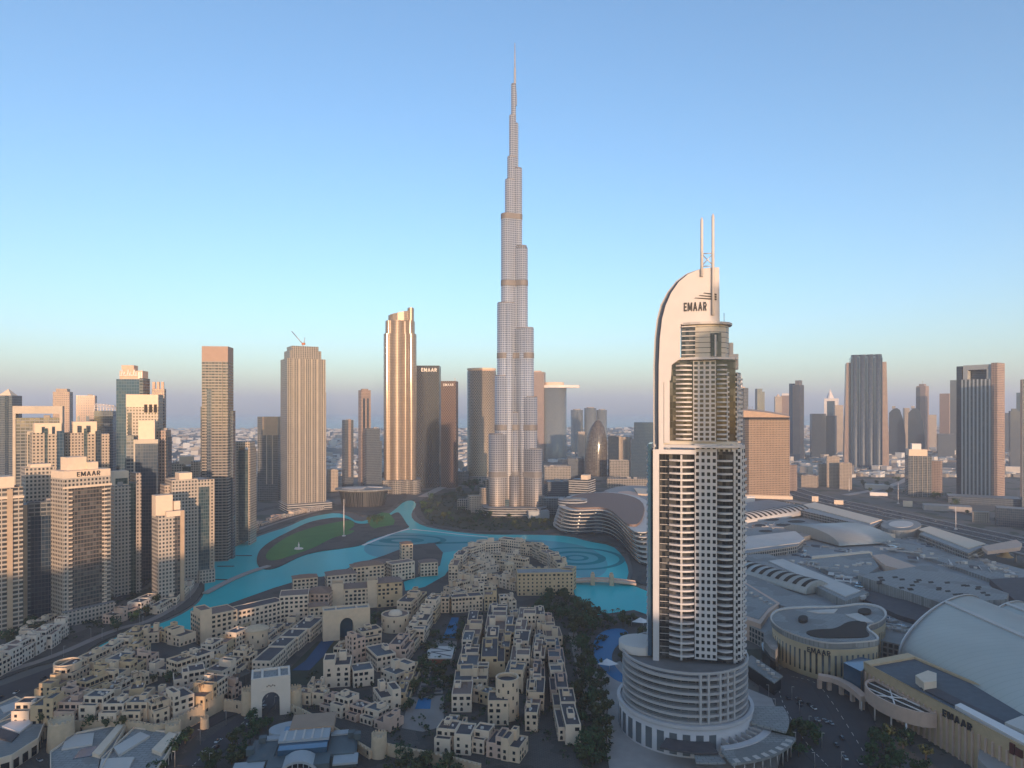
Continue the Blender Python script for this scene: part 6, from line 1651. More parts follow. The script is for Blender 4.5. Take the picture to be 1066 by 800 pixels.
# bronze hotel with the sweeping crown
X, Y, w, d, rz = fit(773, 822, 520, 4, .45)
h = Zat(437, Y)
t = thing('slab_hotel', 'orange-lit brown slab hotel with a sweeping curved crown right of the white hotel tower', 'hotel', (X, Y, 0), rz)
P = [(-.5,.1),(-.46,-.3),(-.38,-.5),(.5,-.5),(.5,.5),(-.5,.5)]
mb = MB(); mb.prism([(x*w,y*d) for x, y in P], 0, h); mb.build('wall', FM['hyatt'], t)
mb = MB(); mb.prism([(x*w*.97,y*d*.97) for x, y in P], h, h*1.03); mb.build('dark_storey', M['void'], t)
mb = MB()
for i in range(12):
    u0, u1 = i/12, (i+1)/12
    zz = lambda u: h*(1.115-.075*u**1.6)
    x0, x1 = (-.5+u0)*w, (-.5+u1)*w
    mb.face([(x0,-.5*d-1,h*1.03),(x1,-.5*d-1,h*1.03),(x1,-.5*d-1,zz(u1)),(x0,-.5*d-1,zz(u0))])
    mb.face([(x0,-.5*d-1,zz(u0)),(x1,-.5*d-1,zz(u1)),(x1,.5*d,zz(u1)+4),(x0,.5*d,zz(u0)+4)])
    mb.face([(x1,.5*d,h*1.03),(x0,.5*d,h*1.03),(x0,.5*d,zz(u0)+4),(x1,.5*d,zz(u1)+4)])
for x, u in ((-.5*w,0),(.5*w,1)): mb.face([(x,-.5*d-1,h*1.03),(x,.5*d,h*1.03),(x,.5*d,zz(u)+4),(x,-.5*d-1,zz(u))])
mb.build('crown', plain('hotel_sandstone', (0.44,0.32,0.23), .7), t)
mb = MB(); mb.box(-.55*w,.56*w,-.62*d,.5*d,0,h*.04); mb.build('podium', M['cream2'], t)
for k in (0,1,2): 
    mb = MB(); mb.tube((-.4*w+k*5,0,h*1.12),(-.4*w+k*5,0,h*1.17),.5,5); mb.build('mast', M['steel'], t)
t = tower('cream sail-sided tower with a small spire half hidden by the white hotel tower', 763, 779, 403, 505, -30, .7, [('wall','cream2',-.5,.2,-.5,.5,0,1),('wall','greygrid',.2,.5,-.5,.5,0,.99),('sail_blade','cream2',-.6,-.3,-.5,.5,0,1.05)], group=SR, units=0)  # cream left and grey right halves paint in its lit and dark faces
mb = MB(); mb.lathe([(5,t['_h']),(2.5,t['_h']+12),(.1,t['_h']+34)], 10, (2,0)); mb.build('spire', M['steel'], t)
def far(label, l, r, top, base, mk, turn=10, ratio=.8, extra=(), units=0, nm='tower', cat='tower'):
    return simple(label, l, r, top, base, mk, turn, ratio, nm, extra, SR, cat, units)
far('dark slanted-top tower peeping over the bronze slab hotel', 786, 796, 408, 470, 'navy', 20, extra=[('crown','navy',-.5,.2,-.5,.5,1,1.05)])
t = far('pale tower with two small domes behind the bronze slab hotel', 806, 814, 413, 468, 'sandy', 10); mb = MB(); mb.lathe([(8,t['_h']),(6,t['_h']+7),(.1,t['_h']+14)], 12); mb.build('dome', M['cream2'], t)
t = far('pale tower with a ring crown between domed tower and the orange one', 813, 823, 412, 468, 'pink', -10, extra=[('crown','white',-.4,.4,-.4,.4,1,1.04)])
far('tower, shaded side blue, sunlit side orange, tallest just right of the bronze slab hotel', 822, 837, 401, 480, 'pink', -28, .8, [('shaded_side','blue',-.55,-.2,-.52,.5,0,1.02),('crown','pinkr',.0,.4,-.4,.3,1,1.06)])  # blue and orange walls put its shaded and sunlit sides into colour
far('white stacked block lit orange right of the bronze slab hotel', 820, 831, 455, 478, 'creamw', 10, extra=[('step','cream2',.1,.5,-.4,.4,.5,1.1)], cat='building', nm='block')
far('pink slim apartment block at the right foot of the bronze slab hotel', 820, 830, 484, 512, 'pink', -10, cat='building', nm='apartment_block')
far('dark blue round-cornered block, left of a pair with a white gate tower behind', 843, 860, 431, 478, 'navy', 12)
far('dark blue lower block, right of a pair with a white gate tower behind', 859, 871, 433, 478, 'navy', -14)
t = tower('white gate-shaped tower with a steep pointed spire behind the dark blue pair', 858, 873, 415, 470, -8, .7, [('wall','blue',-.3,.3,-.4,.4,0,.95),('frame_leg','white',-.5,-.3,-.5,.5,0,1),('frame_leg','white',.3,.5,-.5,.5,0,1),('frame_beam','white',-.3,.3,-.5,.5,.95,1)], group=SR, units=0)
mb = MB(); w, d, h = t['_w'], t['_d'], t['_h']; mb.lathe([(w*.3,h),(w*.2,h+18),(.2,h+46)], 4, (-.1*w,0)); mb.build('spire', M['white'], t)
far('brownish plain tower right of the white gate tower', 868, 878, 422, 472, 'sandy', 10)
t = tower('very broad dark blue glass tower with scalloped top and sloping brown flanks', 877, 926, 371, 490, 4, .8, [('wall','blue',-.34,.34,-.5,.5,0,1)], group=SR, units=0)
w, d, h = t['_w'], t['_d'], t['_h']
for s in (-1, 1):
    mb = MB(); a, b, c = s*.34*w, s*.44*w, s*.5*w
    q = [(a,0),(c,0),(b,h*.945),(a,h*.945)]
    for y, f in ((-.45*d,0),(.45*d,1)):
        p = [(x,y,z) for x, z in q]; mb.face(p if (s > 0) != bool(f) else p[::-1])
    for i in range(4):
        j = (i+1) % 4; p = [(q[i][0],-.45*d,q[i][1]),(q[i][0],.45*d,q[i][1]),(q[j][0],.45*d,q[j][1]),(q[j][0],-.45*d,q[j][1])]; mb.face(p if s < 0 else p[::-1])
    mb.build('flank', FM['pink'], t)
for k in range(4):
    x = (-.255+k*.17)*w; mb = MB(); mb.prism(circ(x,-.42*d,.085*w,14), h*.0+2, h*1.012, smooth=True); mb.build('bay', FM['bay'], t)
for k in range(5): mb = MB(); x = (-.34+k*.17)*w; mb.box(x-.008*w,x+.008*w,-.53*d,-.5*d,0,h*.98); mb.build('fin', M['navyp'], t)
for lab, l, r in (('left of twin dark glass towers with curved shoulders, far right',925,943),('right of twin dark glass towers with curved shoulders, far right',945,963)):
    X, Y, w, d, rz = fit(l, r, 476, 0, .7); h = Zat(425, Y)
    t = thing('curved_tower', lab, 'tower', (X, Y, 0), rz, 'twin curved towers')
    prof = [(-.5,0),(.5,0),(.48,.45),(.36,.75),(.16,.96),(-.02,1),(-.28,.97),(-.47,.9)]
    mb = MB(); pts = [(x*w, z*h) for x, z in prof]
    for y, f in ((-.5*d,0),(.5*d,1)):
        p = [(x,y,z) for x, z in pts]; mb.face(p if not f else p[::-1], 0, [(q[0],q[2]) for q in (p if not f else p[::-1])])
    for i in range(len(pts)):
        a, b = pts[i], pts[(i+1) % len(pts)]; mb.face([(a[0],-.5*d,a[1]),(a[0],.5*d,a[1]),(b[0],.5*d,b[1]),(b[0],-.5*d,b[1])])
    mb.build('wall', FM['navy'], t)
    mb = MB(); mb.box(-.3*w,-.1*w,-.1*d,.1*d,h*.98,h*1.04); mb.build('roof_plant', M['concrete'], t)
far('slim pinkish tower between the twin curved towers', 940, 947, 425, 470, 'sandy', 10)
t = far('tall stepped pink tower with antenna behind the right curved twin', 954, 967, 402, 472, 'pink', -25, extra=[('shaded_side','greyblue',-.55,-.1,-.52,.5,0,.98),('crown','pink',-.3,.25,-.3,.3,1,1.03)]); mb = MB(); mb.tube((0,0,t['_h']),(0,0,t['_h']*1.08),.8,5); mb.build('antenna', M['steel'], t)  # grey-blue side wall paints in the tower's shaded face
far('low pink block right of the stepped pink tower', 966, 975, 432, 468, 'sandy', 10, cat='building', nm='block')
far('plain grey-pink slab tower left of the ribbed tower', 978, 991, 410, 474, 'pink', -20)
far('thin pale tower edge showing left of the ribbed tower', 989, 996, 396, 476, 'greyblue', 0)
far('low grey block in front of the plain grey-pink slab', 975, 994, 452, 478, 'greyblue', 8, cat='building', nm='block')
tower('squat grey office block with white rooftop drum by the highway', 942, 970, 475, 518, 12, .8, [('wall','greygrid',-.5,.5,-.5,.5,0,1),('roof_block','cream2',-.45,.35,-.3,.4,1,1.16),('roof_block','white',-.3,.1,-.2,.2,1.16,1.3)]+[('fin','frame',x,x+.015,-.52,-.5,0,1) for x in (-.3,-.1,.1,.3)], 'office_block', 'office', units=0)
far('narrow brown office wing right of the squat grey one', 967, 981, 480, 518, 'pink', -12, cat='office', nm='office_block')
t = tower('tall pale-ribbed tower with a framed notch at its top, near the right edge', 995, 1046, 395, 522, -22, .45, [('wall','ribs2',-.36,.36,-.5,.5,0,1),('side_slab','navy',-.5,-.36,-.42,.5,0,1.115),('sunlit_end_wall','pink',.36,.5,-.52,.5,0,1.13),('crown_leg','paleb',-.33,-.22,-.45,.3,1,1.12),('crown_leg','paleb',.24,.359,-.45,.4,1,1.12),('crown_beam','paleb',-.22,.24,-.45,.3,1.08,1.12),('crown_back','greyblue',-.22,.24,.0,.3,1,1.08)], group=SR, units=0)  # pink end wall and navy slab put sunlit and shaded sides into colour
far('pale grey tower cut by the right edge of the picture', 1062, 1085, 395, 530, 'ribs', 10)
far('dark grey tower right of the tall ribbed tower', 1050, 1063, 428, 486, 'greyblue', 12, extra=[('crown','greyblue',-.3,.2,-.3,.3,1,1.04)])
far('small hazy tower right of the tall ribbed tower', 1045, 1052, 430, 468, 'greyblue', 0)
far('pale hazy tower beyond the dark grey one at the right edge', 1058, 1068, 409, 476, 'blue', 0)
for i, (lab, l, r, tp, b) in enumerate((('left of the beige apartment cluster by the highway',851,863,484,506),('tallest of the beige apartment cluster by the highway',860,874,476,508),('right of the beige apartment cluster by the highway, lit orange',874,887,483,510),('low front block of the beige apartment cluster',834,852,496,508))):
    far('apartment block, '+lab, l, r, tp, b, 'sandy', 12-7*i, .8, cat='building', nm='apartment_block', units=1)
rr = random.Random(77)
for i, (l, r, tp, b, mk) in enumerate(((697,704,424,455,'greyblue'),(884,890,440,462,'sandy'),(928,936,446,464,'sandy'),(966,972,440,462,'pink'),(838,844,446,466,'sandy'),(1000,1010,446,462,'sandy'))):
    pass
# low boxes and sheds by the highway
for i, (lab, l, r, tp, b, mk) in enumerate((
    ('small orange-lit hut at the far end of the mall gallery',845,852,517,523,'cream2'),('orange-lit station box on the highway verge',868,878,521,526,'cream2'),
    ('cream hut on the far verge above the round mall roof',940,950,522,528,'cream2'),('cream box at the near end of the long shed',1012,1030,533,545,'sandy'),
    ('low white shed behind the bronze slab hotel forecourt',772,786,517,524,'white'),('long grey shed beside the highway',960,1012,527,534,'concrete'),
    ('dark long hall at the right edge beyond the highway',1036,1090,530,552,'navy'),('low white parking roof left of the highway slip road',900,930,505,510,'roofl'),
    ('pale low warehouse beside the tall ribbed tower',1046,1066,486,493,'roofl'),('long low podium under the tall ribbed tower',985,1064,518,528,'greyblue'),
    ('grey shed in the bend of the slip road',930,946,509,513,'concrete'),('row of white tents on the sand by the slip road',905,924,513,517,'white'))):
    simple(lab, l, r, tp, b, mk, 6, .4, name='shed', cat='building', units=0)
def pole(label, px, py, h, nm='mast', r=.6):
    X, Y = G(px, py); t = thing(nm, label, 'mast', (X, Y, .9))
    mb = MB(); mb.tube((0,0,0),(0,0,h),r,8,r*.5); mb.build('pole', M['white'], t); mb = MB(); mb.prism(circ(0,0,r*4,12),0,1.2); mb.build('base', M['white'], t)
    return t
pole('tall white flagpole on the lawn island', 358, 559, 56, 'flagpole', .7)
pole('thin pale light mast beside the highway', 935, 525, 42)
pole('thin pale light mast on the near highway verge', 995, 552, 36)
pole('light mast left of the highway slip road', 884, 512, 30)
X, Y = G(311, 572.5); t = thing('monument', 'small white winged monument on the lawn island', 'monument', (X, Y, 1.05))
mb = MB(); mb.prism(circ(0,0,6,16),0,.8); mb.build('plinth', M['white'], t); mb = MB(); mb.lathe([(1.6,.8),(1.0,3),(1.3,5),(.5,8),(.05,10)],10); mb.build('figure', M['white'], t)
mb = MB(); mb.box(-5,-1,-.4,.4,1,2.6); mb.box(1,4,-.4,.4,1,2.2); mb.build('wing', M['white'], t)
# elevated rail line
A = smooth_poly([G(x, y, 12) for x, y in ((818,521),(850,526),(905,539),(960,552),(1020,566),(1100,586))], 2, False)
t = thing('rail_viaduct', 'long elevated rail viaduct running beside the highway behind the mall', 'viaduct', (A[0][0], A[0][1], 0))
L_ = [(p[0]-A[0][0], p[1]-A[0][1]) for p in A]
mb = MB(); strip(mb, L_, 9, 10.5, 12.4); mb.build('deck', M['concrete'], t)
acc = 0
for a, b in zip(L_, L_[1:]):
    n = max(1, int(math.dist(a, b)/32))
    for j in range(n):
        p = (a[0]+(b[0]-a[0])*(j+.5)/n, a[1]+(b[1]-a[1])*(j+.5)/n); mb = MB(); mb.tube((p[0],p[1],0),(p[0],p[1],10.5),1.1,8); mb.build('pier', M['concrete'], t)
# ---------------------------------------------------------------- the far low-rise city (nobody could count it)
def mat_city():
    m = N('low_rise_city')
    g = m.n('ShaderNodeNewGeometry'); r = g.outputs['Random Per Island']
    cr = m.n('ShaderNodeValToRGB'); m.t.links.new(r, cr.inputs[0])
    e = cr.color_ramp; e.interpolation = 'CONSTANT'
    for p, c in ((0,(.55,.51,.46)),(.3,(.40,.35,.30)),(.5,(.62,.60,.57)),(.68,(.30,.25,.21)),(.8,(.45,.42,.40)),(.92,(.16,.15,.15))):
        x = e.elements.new(p) if p else e.elements[0]; x.color = (*c, 1)
    m.set(m.b.inputs['Base Color'], cr.outputs[0]); m.b.inputs['Roughness'].default_value = .85
    return m.mat
rr = random.Random(3)
def cbox(V, Fc, x, y, w, d, h, a):
    c, s = math.cos(a), math.sin(a); n = len(V)
    P = [(x+u*w/2*c-v*d/2*s, y+u*w/2*s+v*d/2*c) for u, v in ((-1,-1),(1,-1),(1,1),(-1,1))]
    V += [(*p, 0) for p in P]+[(*p, h) for p in P]
    Fc += [(n,n+1,n+5,n+4),(n+1,n+2,n+6,n+5),(n+2,n+3,n+7,n+6),(n+3,n,n+4,n+7),(n+4,n+5,n+6,n+7)]
V, Fc = [], []
for k in range(15000):
    py = 433.5+(497-433.5)*rr.random()**1.7; px = rr.uniform(-30, 1096)
    X, Y = G(px, py)
    if Y < 1900 and not (690 < px): continue
    if Y > 7400+max(0, X)*.25: continue
    a = .35+rr.choice((0, PI/2))+.25*math.sin(X*.0007+Y*.0005)
    q = 1+min(2.2, Y/4500)
    if math.sin(X*.004+1.3)*math.sin(Y*.0035) > .55: continue
    h = rr.uniform(5, 10)*(1 if rr.random() < .93 else rr.uniform(1.5, 3.5))
    cbox(V, Fc, X, Y, rr.uniform(11,22)*q, rr.uniform(10,18)*q, h*(.8+.2*q), a)
me = bpy.data.meshes.new('distant_city'); me.from_pydata(V, [], Fc); me.materials.append(mat_city())
o = bpy.data.objects.new('distant_city', me); C.objects.link(o); tag(o, 'hazy spread of small pale low-rise houses reaching to the horizon', 'city', None, 'stuff')
# mid-rise blocks nearer, between the towers
MR = [(268,300,503,520),(340,352,490,512),(300,330,496,516),(398,430,492,508),(178,208,540,560),(146,170,560,590),(476,488,492,505),(517,530,495,505),(196,212,520,545)]
for i, (l, r, tp, b) in enumerate(MR):
    lab = ('low grey block behind the golden-topped tower','low block left of the opera house','low block behind the wide bronze tower','low terrace of flats behind the tallest bronze tower','low flats behind the pale hotel-like block','low villas between the glass slab and white tower','small block left of the round golden tower','small block at the left foot of the needle','low flats left of the slender brown tower')[i]
    simple(lab, l, r, tp, b, ('greygrid','sandy','pavs')[i % 3], 10-5*(i % 4), .7, name='low_block', cat='building', units=1)
# ---------------------------------------------------------------- trees
def mat_leaf(name, a, b):
    m = N(name); g = m.n('ShaderNodeNewGeometry')
    m.set(m.b.inputs['Base Color'], m.mix(g.outputs['Random Per Island'], a, b)); m.b.inputs['Roughness'].default_value = .8
    m.b.inputs['Specular IOR Level'].default_value = .15
    return m.mat
LEAF = [mat_leaf('leaf_dark', (0.022,0.040,0.020), (0.05,0.075,0.032)), mat_leaf('leaf_olive', (0.04,0.05,0.022), (0.085,0.095,0.04)), mat_leaf('leaf_green', (0.025,0.055,0.025), (0.055,0.10,0.04))]
M['bark'] = plain('bark', (0.09,0.065,0.045), .9)
def crown_mesh(seed, h, r, nq=260):
    q = random.Random(seed); V, Fc = [], []
    blobs = [(q.gauss(0, r*.42), q.gauss(0, r*.42), h*q.uniform(.42,.85), r*q.uniform(.35,.6)) for _ in range(9)]
    for k in range(nq):
        bx_, by_, bz, br = q.choice(blobs)
        v = Vector((q.gauss(0,1), q.gauss(0,1), q.gauss(0,1))).normalized()*br*q.uniform(.55,1.05)
        p = Vector((bx_, by_, bz))+v
        n = (v.normalized()+Vector((q.uniform(-.7,.7), q.uniform(-.7,.7), q.uniform(-.2,.9)))).normalized()
        s = q.uniform(.35,.75); t1 = n.orthogonal().normalized()*s; t2 = n.cross(t1).normalized()*s*q.uniform(.6,1)
        i = len(V); V += [p-t1-t2*.6, p+t1*.2-t2, p+t1+t2*.5, p-t1*.3+t2]; Fc.append((i,i+1,i+2,i+3))
    me = bpy.data.meshes.new('crown'); me.from_pydata([tuple(v) for v in V], [], Fc); me.materials.append(LEAF[seed % 3]); return me
def trunk_mesh(seed, h):
    q = random.Random(seed); mb = MB(); a = (0,0,0); b = (q.uniform(-.3,.3), q.uniform(-.3,.3), h*.45)
    mb.tube(a, b, .28, 6, .18)
    for k in range(4):
        an = k*1.6+q.random(); mb.tube(b, (b[0]+math.cos(an)*h*.2, b[1]+math.sin(an)*h*.2, h*q.uniform(.6,.8)), .13, 5, .05)
    return mb.mesh('trunk', M['bark'])
KIND = [(crown_mesh(s, h, r), trunk_mesh(s, h)) for s, h, r in ((1,7,3.2),(2,8.5,3.6),(3,6,3.0),(4,9.5,3.4),(5,7.5,4.2),(6,6.5,2.6))]
def palm_mesh():
    V, Fc = [], []
    for k in range(11):
        a = 2*PI*k/11+.2*(k % 3); up = .5 if k % 2 else .15
        pr = None
        for i in range(5):
            u = i/4; R_ = 2.9*u; z = 8+up*2.2*math.sin(u*PI*.6)-1.7*u*u; wv = .42*(1-u*.8)
            c, s = math.cos(a), math.sin(a)
            cur = ((c*R_-s*wv, s*R_+c*wv, z-.15), (c*R_+s*wv, s*R_-c*wv, z-.15))
            if pr:
                j = len(V); V += [*pr, cur[1], cur[0]]; Fc.append((j,j+1,j+2,j+3))
            pr = cur
    me = bpy.data.meshes.new('crown'); me.from_pydata(V, [], Fc); me.materials.append(LEAF[1]); return me
mb = MB(); mb.tube((0,0,0),(.2,.1,8),.22,6,.15)
PALM = (palm_mesh(), mb.mesh('trunk', M['bark']))
def plant(label, group, X, Y, z, rr, kinds, s, nm='tree'):
    k = rr.choice(kinds); r_ = thing(nm, label, 'palm' if nm == 'palm_tree' else 'tree', (X, Y, z), rr.uniform(0, 6.28), group)
    q = s*rr.uniform(.8, 1.25); r_.scale = (q, q, q*rr.uniform(.85, 1.15))
    child('crown', k[0], r_); child('trunk', k[1], r_)
def inside(p, poly):
    c = False; n = len(poly)
    for i in range(n):
        a, b = poly[i], poly[(i+1) % n]
        if (a[1] > p[1]) != (b[1] > p[1]) and p[0] < (b[0]-a[0])*(p[1]-a[1])/(b[1]-a[1])+a[0]: c = not c
    return c
def grove(label, group, poly, n, seed, s=1.0, z=.9, palms=0, kinds=None):
    rr = random.Random(seed); xs = [p[0] for p in poly]; ys = [p[1] for p in poly]; W = PG(poly, z)
    wx = [p[0] for p in W]; wy = [p[1] for p in W]; pts = []; tries = 0
    while len(pts) < n and tries < 6000:
        tries += 1; p = (rr.uniform(min(wx), max(wx)), rr.uniform(min(wy), max(wy)))
        if not inside(p, W): continue
        if any(math.dist(p, o) < 3.6*s for o in pts): continue
        pts.append(p)
    for i, p in enumerate(pts):
        if i < palms: plant(label.replace('tree', 'palm'), group+' palms', p[0], p[1], z, rr, [PALM], s, 'palm_tree')
        else: plant(label, group, p[0], p[1], z, rr, kinds or KIND, s)
grove('dark bushy tree in the grove right of the old quarter', 'grove trees', [(551,648),(566,622),(598,618),(614,640),(634,648),(612,662),(606,700),(600,690),(596,655),(575,640)], 58, 1, 1.25)
grove('dark tree on the strip between the east column and the hotel tower', 'strip trees', [(600,700),(608,690),(618,690),(634,720),(634,800),(606,800),(601,740)], 42, 2, 1.15)
grove('tree on the sandy shore between the basin and the curved pool', 'shore trees', [(608,652),(630,643),(664,640),(668,650),(656,655),(640,652),(620,660)], 18, 3, 1.0, palms=6)
grove('tree on the planted bank inside the curved pool', 'pool bank trees', [(650,670),(662,660),(676,660),(676,690),(656,700),(644,690)], 16, 4, 1.1, palms=4)
grove('small tree in the lakeside park below the needle skyscraper', 'park trees', [(437,532),(446,520),(468,513),(510,520),(560,541),(604,545),(600,553),(560,554),(500,553),(470,550),(448,545)], 62, 5, 1.35)
grove('dense dark tree left of the needle skyscraper base', 'needle grove trees', [(474,514),(484,502),(508,502),(510,512),(500,518)], 14, 6, 1.9)
grove('dark garden tree round the garden pool', 'garden trees', [(424,726),(440,690),(452,660),(460,645),(458,690),(462,700),(470,660),(478,646),(486,660),(478,700),(470,740),(462,722),(436,724),(420,756)], 40, 7, .85)
grove('grey-green tree along the road to the white gatehouse', 'gate road trees', [(236,790),(252,765),(268,745),(282,760),(262,775),(250,800),(205,812),(215,790)], 22, 8, .95, palms=4)
grove('dark tree beside the road below the stone wall', 'wall foot trees', [(178,782),(190,768),(200,764),(190,784),(160,815),(150,815)], 10, 9, .9)
grove('round street tree among the west bank towers', 'west bank trees', [(0,668),(20,652),(46,640),(60,660),(20,680)], 12, 10, 1.2)
grove('shore tree in front of the low west bank villas', 'west shore trees', [(112,652),(140,640),(170,626),(196,606),(202,608),(180,630),(150,645),(116,660)], 18, 11, 1.1)
grove('dark tree in the traffic island of the mall forecourt', 'forecourt trees', [(806,770),(830,745),(846,752),(852,775),(830,800),(812,800)], 16, 12, 1.0)
grove('dark tree on the bank below the long ribbed mall wing', 'mall bank trees', [(905,770),(930,762),(965,790),(980,815),(900,815)], 16, 13, 1.1)
grove('tree in the hotel courtyard behind the arched gatehouse', 'courtyard trees', [(380,656),(392,640),(412,641),(416,650),(400,660)], 10, 14, 1.1)
grove('dark tree at the foot of the stone rampart, bottom edge', 'rampart trees', [(400,800),(420,788),(470,800),(480,815),(400,815)], 12, 15, 1.1)
grove('small tree in the walled quarter courtyard', 'quarter trees', [(158,712),(190,700),(206,706),(200,716),(170,722)], 7, 16, .8, z=7)
grove('tree on the highway verge', 'verge trees', [(890,503),(940,500),(1060,545),(1060,552),(960,524),(900,514)], 24, 17, 1.6, z=.2)
grove('tree beside the opera house lawn', 'opera trees', [(383,545),(396,539),(398,546),(388,550)], 7, 18, 1.3)
grove('garden tree on the terrace above the stone wall', 'terrace trees', [(30,757),(48,754),(64,758),(110,757),(150,758),(150,761),(110,760),(60,761)], 8, 19, .7, z=7)
# low planting between the houses, too fine to count
def planting(name, label, areas, n, seed, z=.95, s=(.5,1.2)):
    rr = random.Random(seed); V, Fc = [], []
    W = [PG(a, z) for a in areas]
    box_ = [(min(p[0] for p in w), max(p[0] for p in w), min(p[1] for p in w), max(p[1] for p in w)) for w in W]
    ar = [(b[1]-b[0])*(b[3]-b[2]) for b in box_]
    for k in range(n):
        i = rr.choices(range(len(W)), ar)[0]; b = box_[i]
        p = (rr.uniform(b[0], b[1]), rr.uniform(b[2], b[3]))
        if not inside(p, W[i]) or math.sin(p[0]*.21+seed)*math.sin(p[1]*.17)+.35*math.sin(p[0]*.05-p[1]*.07) < .12: continue
        for q in range(7):
            c = Vector((p[0]+rr.gauss(0,1), p[1]+rr.gauss(0,1), z+rr.uniform(.1,1.6)))
            nn = Vector((rr.gauss(0,1), rr.gauss(0,1), abs(rr.gauss(0,1))+.3)).normalized(); t1 = nn.orthogonal().normalized()*rr.uniform(*s)*.7; t2 = nn.cross(t1)
            j = len(V); V += [c-t1-t2*.6, c+t1*.3-t2, c+t1+t2*.5, c-t1*.4+t2]; Fc.append((j,j+1,j+2,j+3))
    me = bpy.data.meshes.new(name); me.from_pydata([tuple(v) for v in V], [], Fc); me.materials.append(LEAF[0])
    tag(bpy.data.objects.new(name, me), label, 'planting', None, 'stuff'); C.objects.link(bpy.data.objects[name])
planting('low_planting', 'low dark shrubs and hedges growing between the houses of the old quarter', [[(300,712),(384,672),(470,640),(560,640),(600,690),(612,790),(420,800),(300,760)], [(420,730),(446,660),(480,650),(480,740)]], 2600, 1)
planting('park_shrubs', 'dark shrubs and ground cover filling the lakeside park', [[(437,532),(446,519),(470,512),(540,518),(606,524),(610,548),(560,554),(500,553),(450,547)]], 2600, 2, 1.1, (1.2,2.4))
planting('verge_shrubs', 'patchy shrubs along the west bank roads', [[(-10,676),(60,640),(120,610),(165,590),(200,580),(204,604),(160,640),(60,676)]], 1500, 3, .6, (.7,1.4))
planting('grove_shrubs', 'dense dark undergrowth round the grove and the hotel garden', [[(551,650),(566,622),(610,622),(640,650),(618,690),(636,740),(636,800),(606,800)], [(644,690),(660,658),(676,660),(660,705)]], 2200, 4, .95, (.7,1.3))
# ---------------------------------------------------------------- cars
mb = MB(); mb.box(-.9,.9,-2.2,2.2,.35,.95); CB = {k: mb.mesh('body', plain('car_'+k, c, .35, .3, var=.03)) for k, c in (('white',(.7,.7,.68)),('silver',(.4,.41,.42)),('dark',(.03,.03,.035)))}
mb = MB()
lo, hi = [(-.85,-1.5),(.85,-1.5),(.85,1.3),(-.85,1.3)], [(-.7,-1.0),(.7,-1.0),(.7,.7),(-.7,.7)]
for i in range(4):
    j = (i+1) % 4; mb.face([(*lo[i],.95),(*lo[j],.95),(*hi[j],1.5),(*hi[i],1.5)])
mb.face([(*p,1.5) for p in hi]); CAB = mb.mesh('cabin', M['dark'])
mb = MB(); mb.tube((-.12,0,0),(.12,0,0),.33,10); WHL = mb.mesh('wheel', M['letter'])
def cars(where, group, pts, n, z, seed, off=3.0):
    rr = random.Random(seed); P = PG(pts, z)
    for i in range(n):
        k = rr.randrange(len(P)-1); u = rr.random(); a, b = P[k], P[k+1]
        rz = math.atan2(b[1]-a[1], b[0]-a[0])-PI/2; s = rr.choice((-1, 1))*off*rr.choice((.5, 1))
        col = rr.choice(list(CB))
        t = thing('car', f'{col} car {where}', 'car', (a[0]+(b[0]-a[0])*u+math.cos(rz)*s, a[1]+(b[1]-a[1])*u+math.sin(rz)*s, z), rz+(PI if s < 0 else 0), f'{col} {group}')
        child('body', CB[col], t); child('cabin', CAB, t)
        for x in (-.85,.85):
            for y in (-1.35,1.35): child('wheel', WHL, t, (x, y, .33))
cars('on the road to the white gatehouse', 'cars on the gate road', [(200,800),(232,770),(262,748),(280,728)], 7, 1.15, 1)
cars('on the dark plaza beside the walled quarter', 'cars on the plaza', [(0,735),(40,712),(80,694)], 9, .95, 2, 8)
cars('on the drive in front of the mall entrance', 'cars on the mall drive', [(892,796),(870,765),(846,742),(824,726)], 14, 1.12, 3, 4)
cars('on the wide highway', 'cars on the highway', [(850,519),(900,530),(960,543),(1064,566)], 34, .82, 4, 22)
cars('on the boulevard among the west bank towers', 'cars on the west boulevard', [(40,665),(90,640),(140,615)], 8, .62, 5, 5)
cars('parked below the low stone wall', 'cars at the wall foot', [(8,790),(30,778),(48,790)], 5, .82, 6, 3)
# street lamps
mb = MB(); mb.tube((0,0,0),(0,0,8.5),.13,6,.08); LPM = mb.mesh('pole', M['steel'])
mb = MB(); mb.box(-1.5,.1,-.12,.12,8.4,8.55,bottom=True); LHM = mb.mesh('lamp_head', M['roofl'])
def lamps(label, group, pts, step, z, off):
    P = smooth_poly(PG(pts, z), 1, False)
    for sgn in (-1, 1):
        acc = 0.0
        for a, b in zip(P, P[1:]):
            D = math.dist(a, b); rz = math.atan2(b[1]-a[1], b[0]-a[0])
            while acc < D:
                x, y = a[0]+(b[0]-a[0])*acc/D, a[1]+(b[1]-a[1])*acc/D
                t = thing('street_lamp', label, 'street lamp', (x-math.sin(rz)*off*sgn, y+math.cos(rz)*off*sgn, z), rz+(PI/2 if sgn < 0 else -PI/2), group)
                child('pole', LPM, t); child('lamp_head', LHM, t); acc += step
            acc -= D
lamps('slim grey street lamp along the road to the white gatehouse', 'gate road lamps', [(200,800),(232,770),(262,748),(280,728)], 24, 1.0, 9.6)
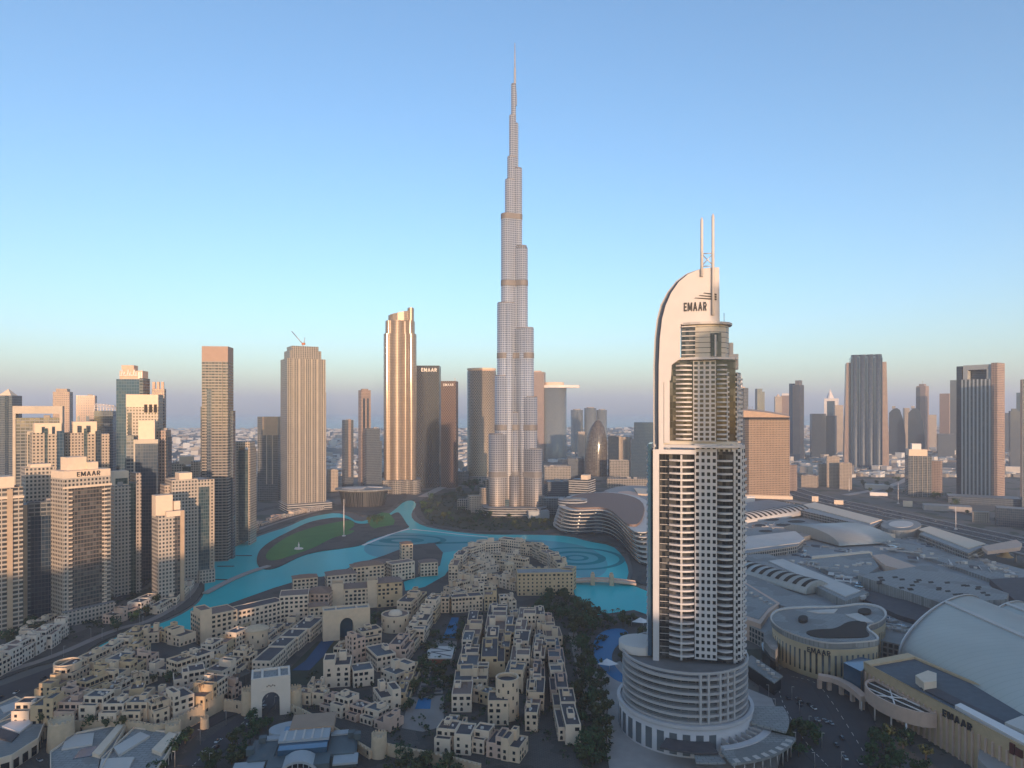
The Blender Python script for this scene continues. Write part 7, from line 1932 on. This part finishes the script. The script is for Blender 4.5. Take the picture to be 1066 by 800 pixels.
lamps('slim grey street lamp on the drive before the mall entrance', 'mall drive lamps', [(862,800),(838,775),(822,748),(811,725)], 22, 1.0, 7.2)
lamps('slim grey street lamp along the west bank shore path', 'shore path lamps', [(60,684),(120,656),(160,648),(200,620),(220,577),(260,555)], 42, 1.0, 5)
# ---------------------------------------------------------------- unseen towers added behind the camera to shade the quarter
rr = random.Random(12)
x = -760; n = 0
gaps = [(20, 33), (-84, -70), (-330, -318), (420, 434)]  # openings left in the added row to let sun streaks through
names = ('first','second','third')
while x < 1500:
    w = rr.uniform(70, 130); x1 = x+w
    for a, b in gaps:
        if x < a < x1: x1 = a
    nx_ = x1
    for a, b in gaps:
        if abs(x1-a) < .01: nx_ = b
    h = rr.uniform(132, 144)
    t = thing('shade_slab', f'unseen cream slab added behind camera to cast shade, {n+1} along the row from west', 'building', ((x+x1)/2, -520, 0))
    mb = MB(); mb.box(-(x1-x)/2, (x1-x)/2-.5*(nx_ == x1), -14, 14, 0, h); mb.build('wall', FM['creamw'], t)
    mb = MB(); mb.box(-6, 6, -5, 5, h, h+4); mb.build('roof_plant', M['concrete'], t)
    x = nx_; n += 1
t = thing('shade_tower', 'unseen tower added behind the camera to shade the hotel tower', 'tower', (288, -300, 0))  # unseen, added so its shadow covers the hotel tower's right half
mb = MB(); mb.box(-18, 18, -16, 16, 0, 292); mb.build('wall', FM['creamw'], t); mb = MB(); mb.box(-10, 18, -10, 10, 292, 318); mb.build('crown', M['hwhite'], t)
# ---------------------------------------------------------------- air
hz = bpy.data.materials.new('haze_air'); hz.use_nodes = True
ht = hz.node_tree; ht.nodes.remove(ht.nodes['Principled BSDF'])
pv = ht.nodes.new('ShaderNodeVolumePrincipled')
pv.inputs['Color'].default_value = (0.88,0.92,1.0,1)
pv.inputs['Density'].default_value = 8e-5
pv.inputs['Anisotropy'].default_value = 0.0
ht.links.new(pv.outputs[0], ht.nodes['Material Output'].inputs['Volume'])
g = MB(); g.box(-XG-60, XG+60, -900, YG+60, -1.6, 1010, bottom=True)
o = g.build('haze', hz); tag(o, 'pale blue haze over the whole city', 'haze', None, 'stuff')
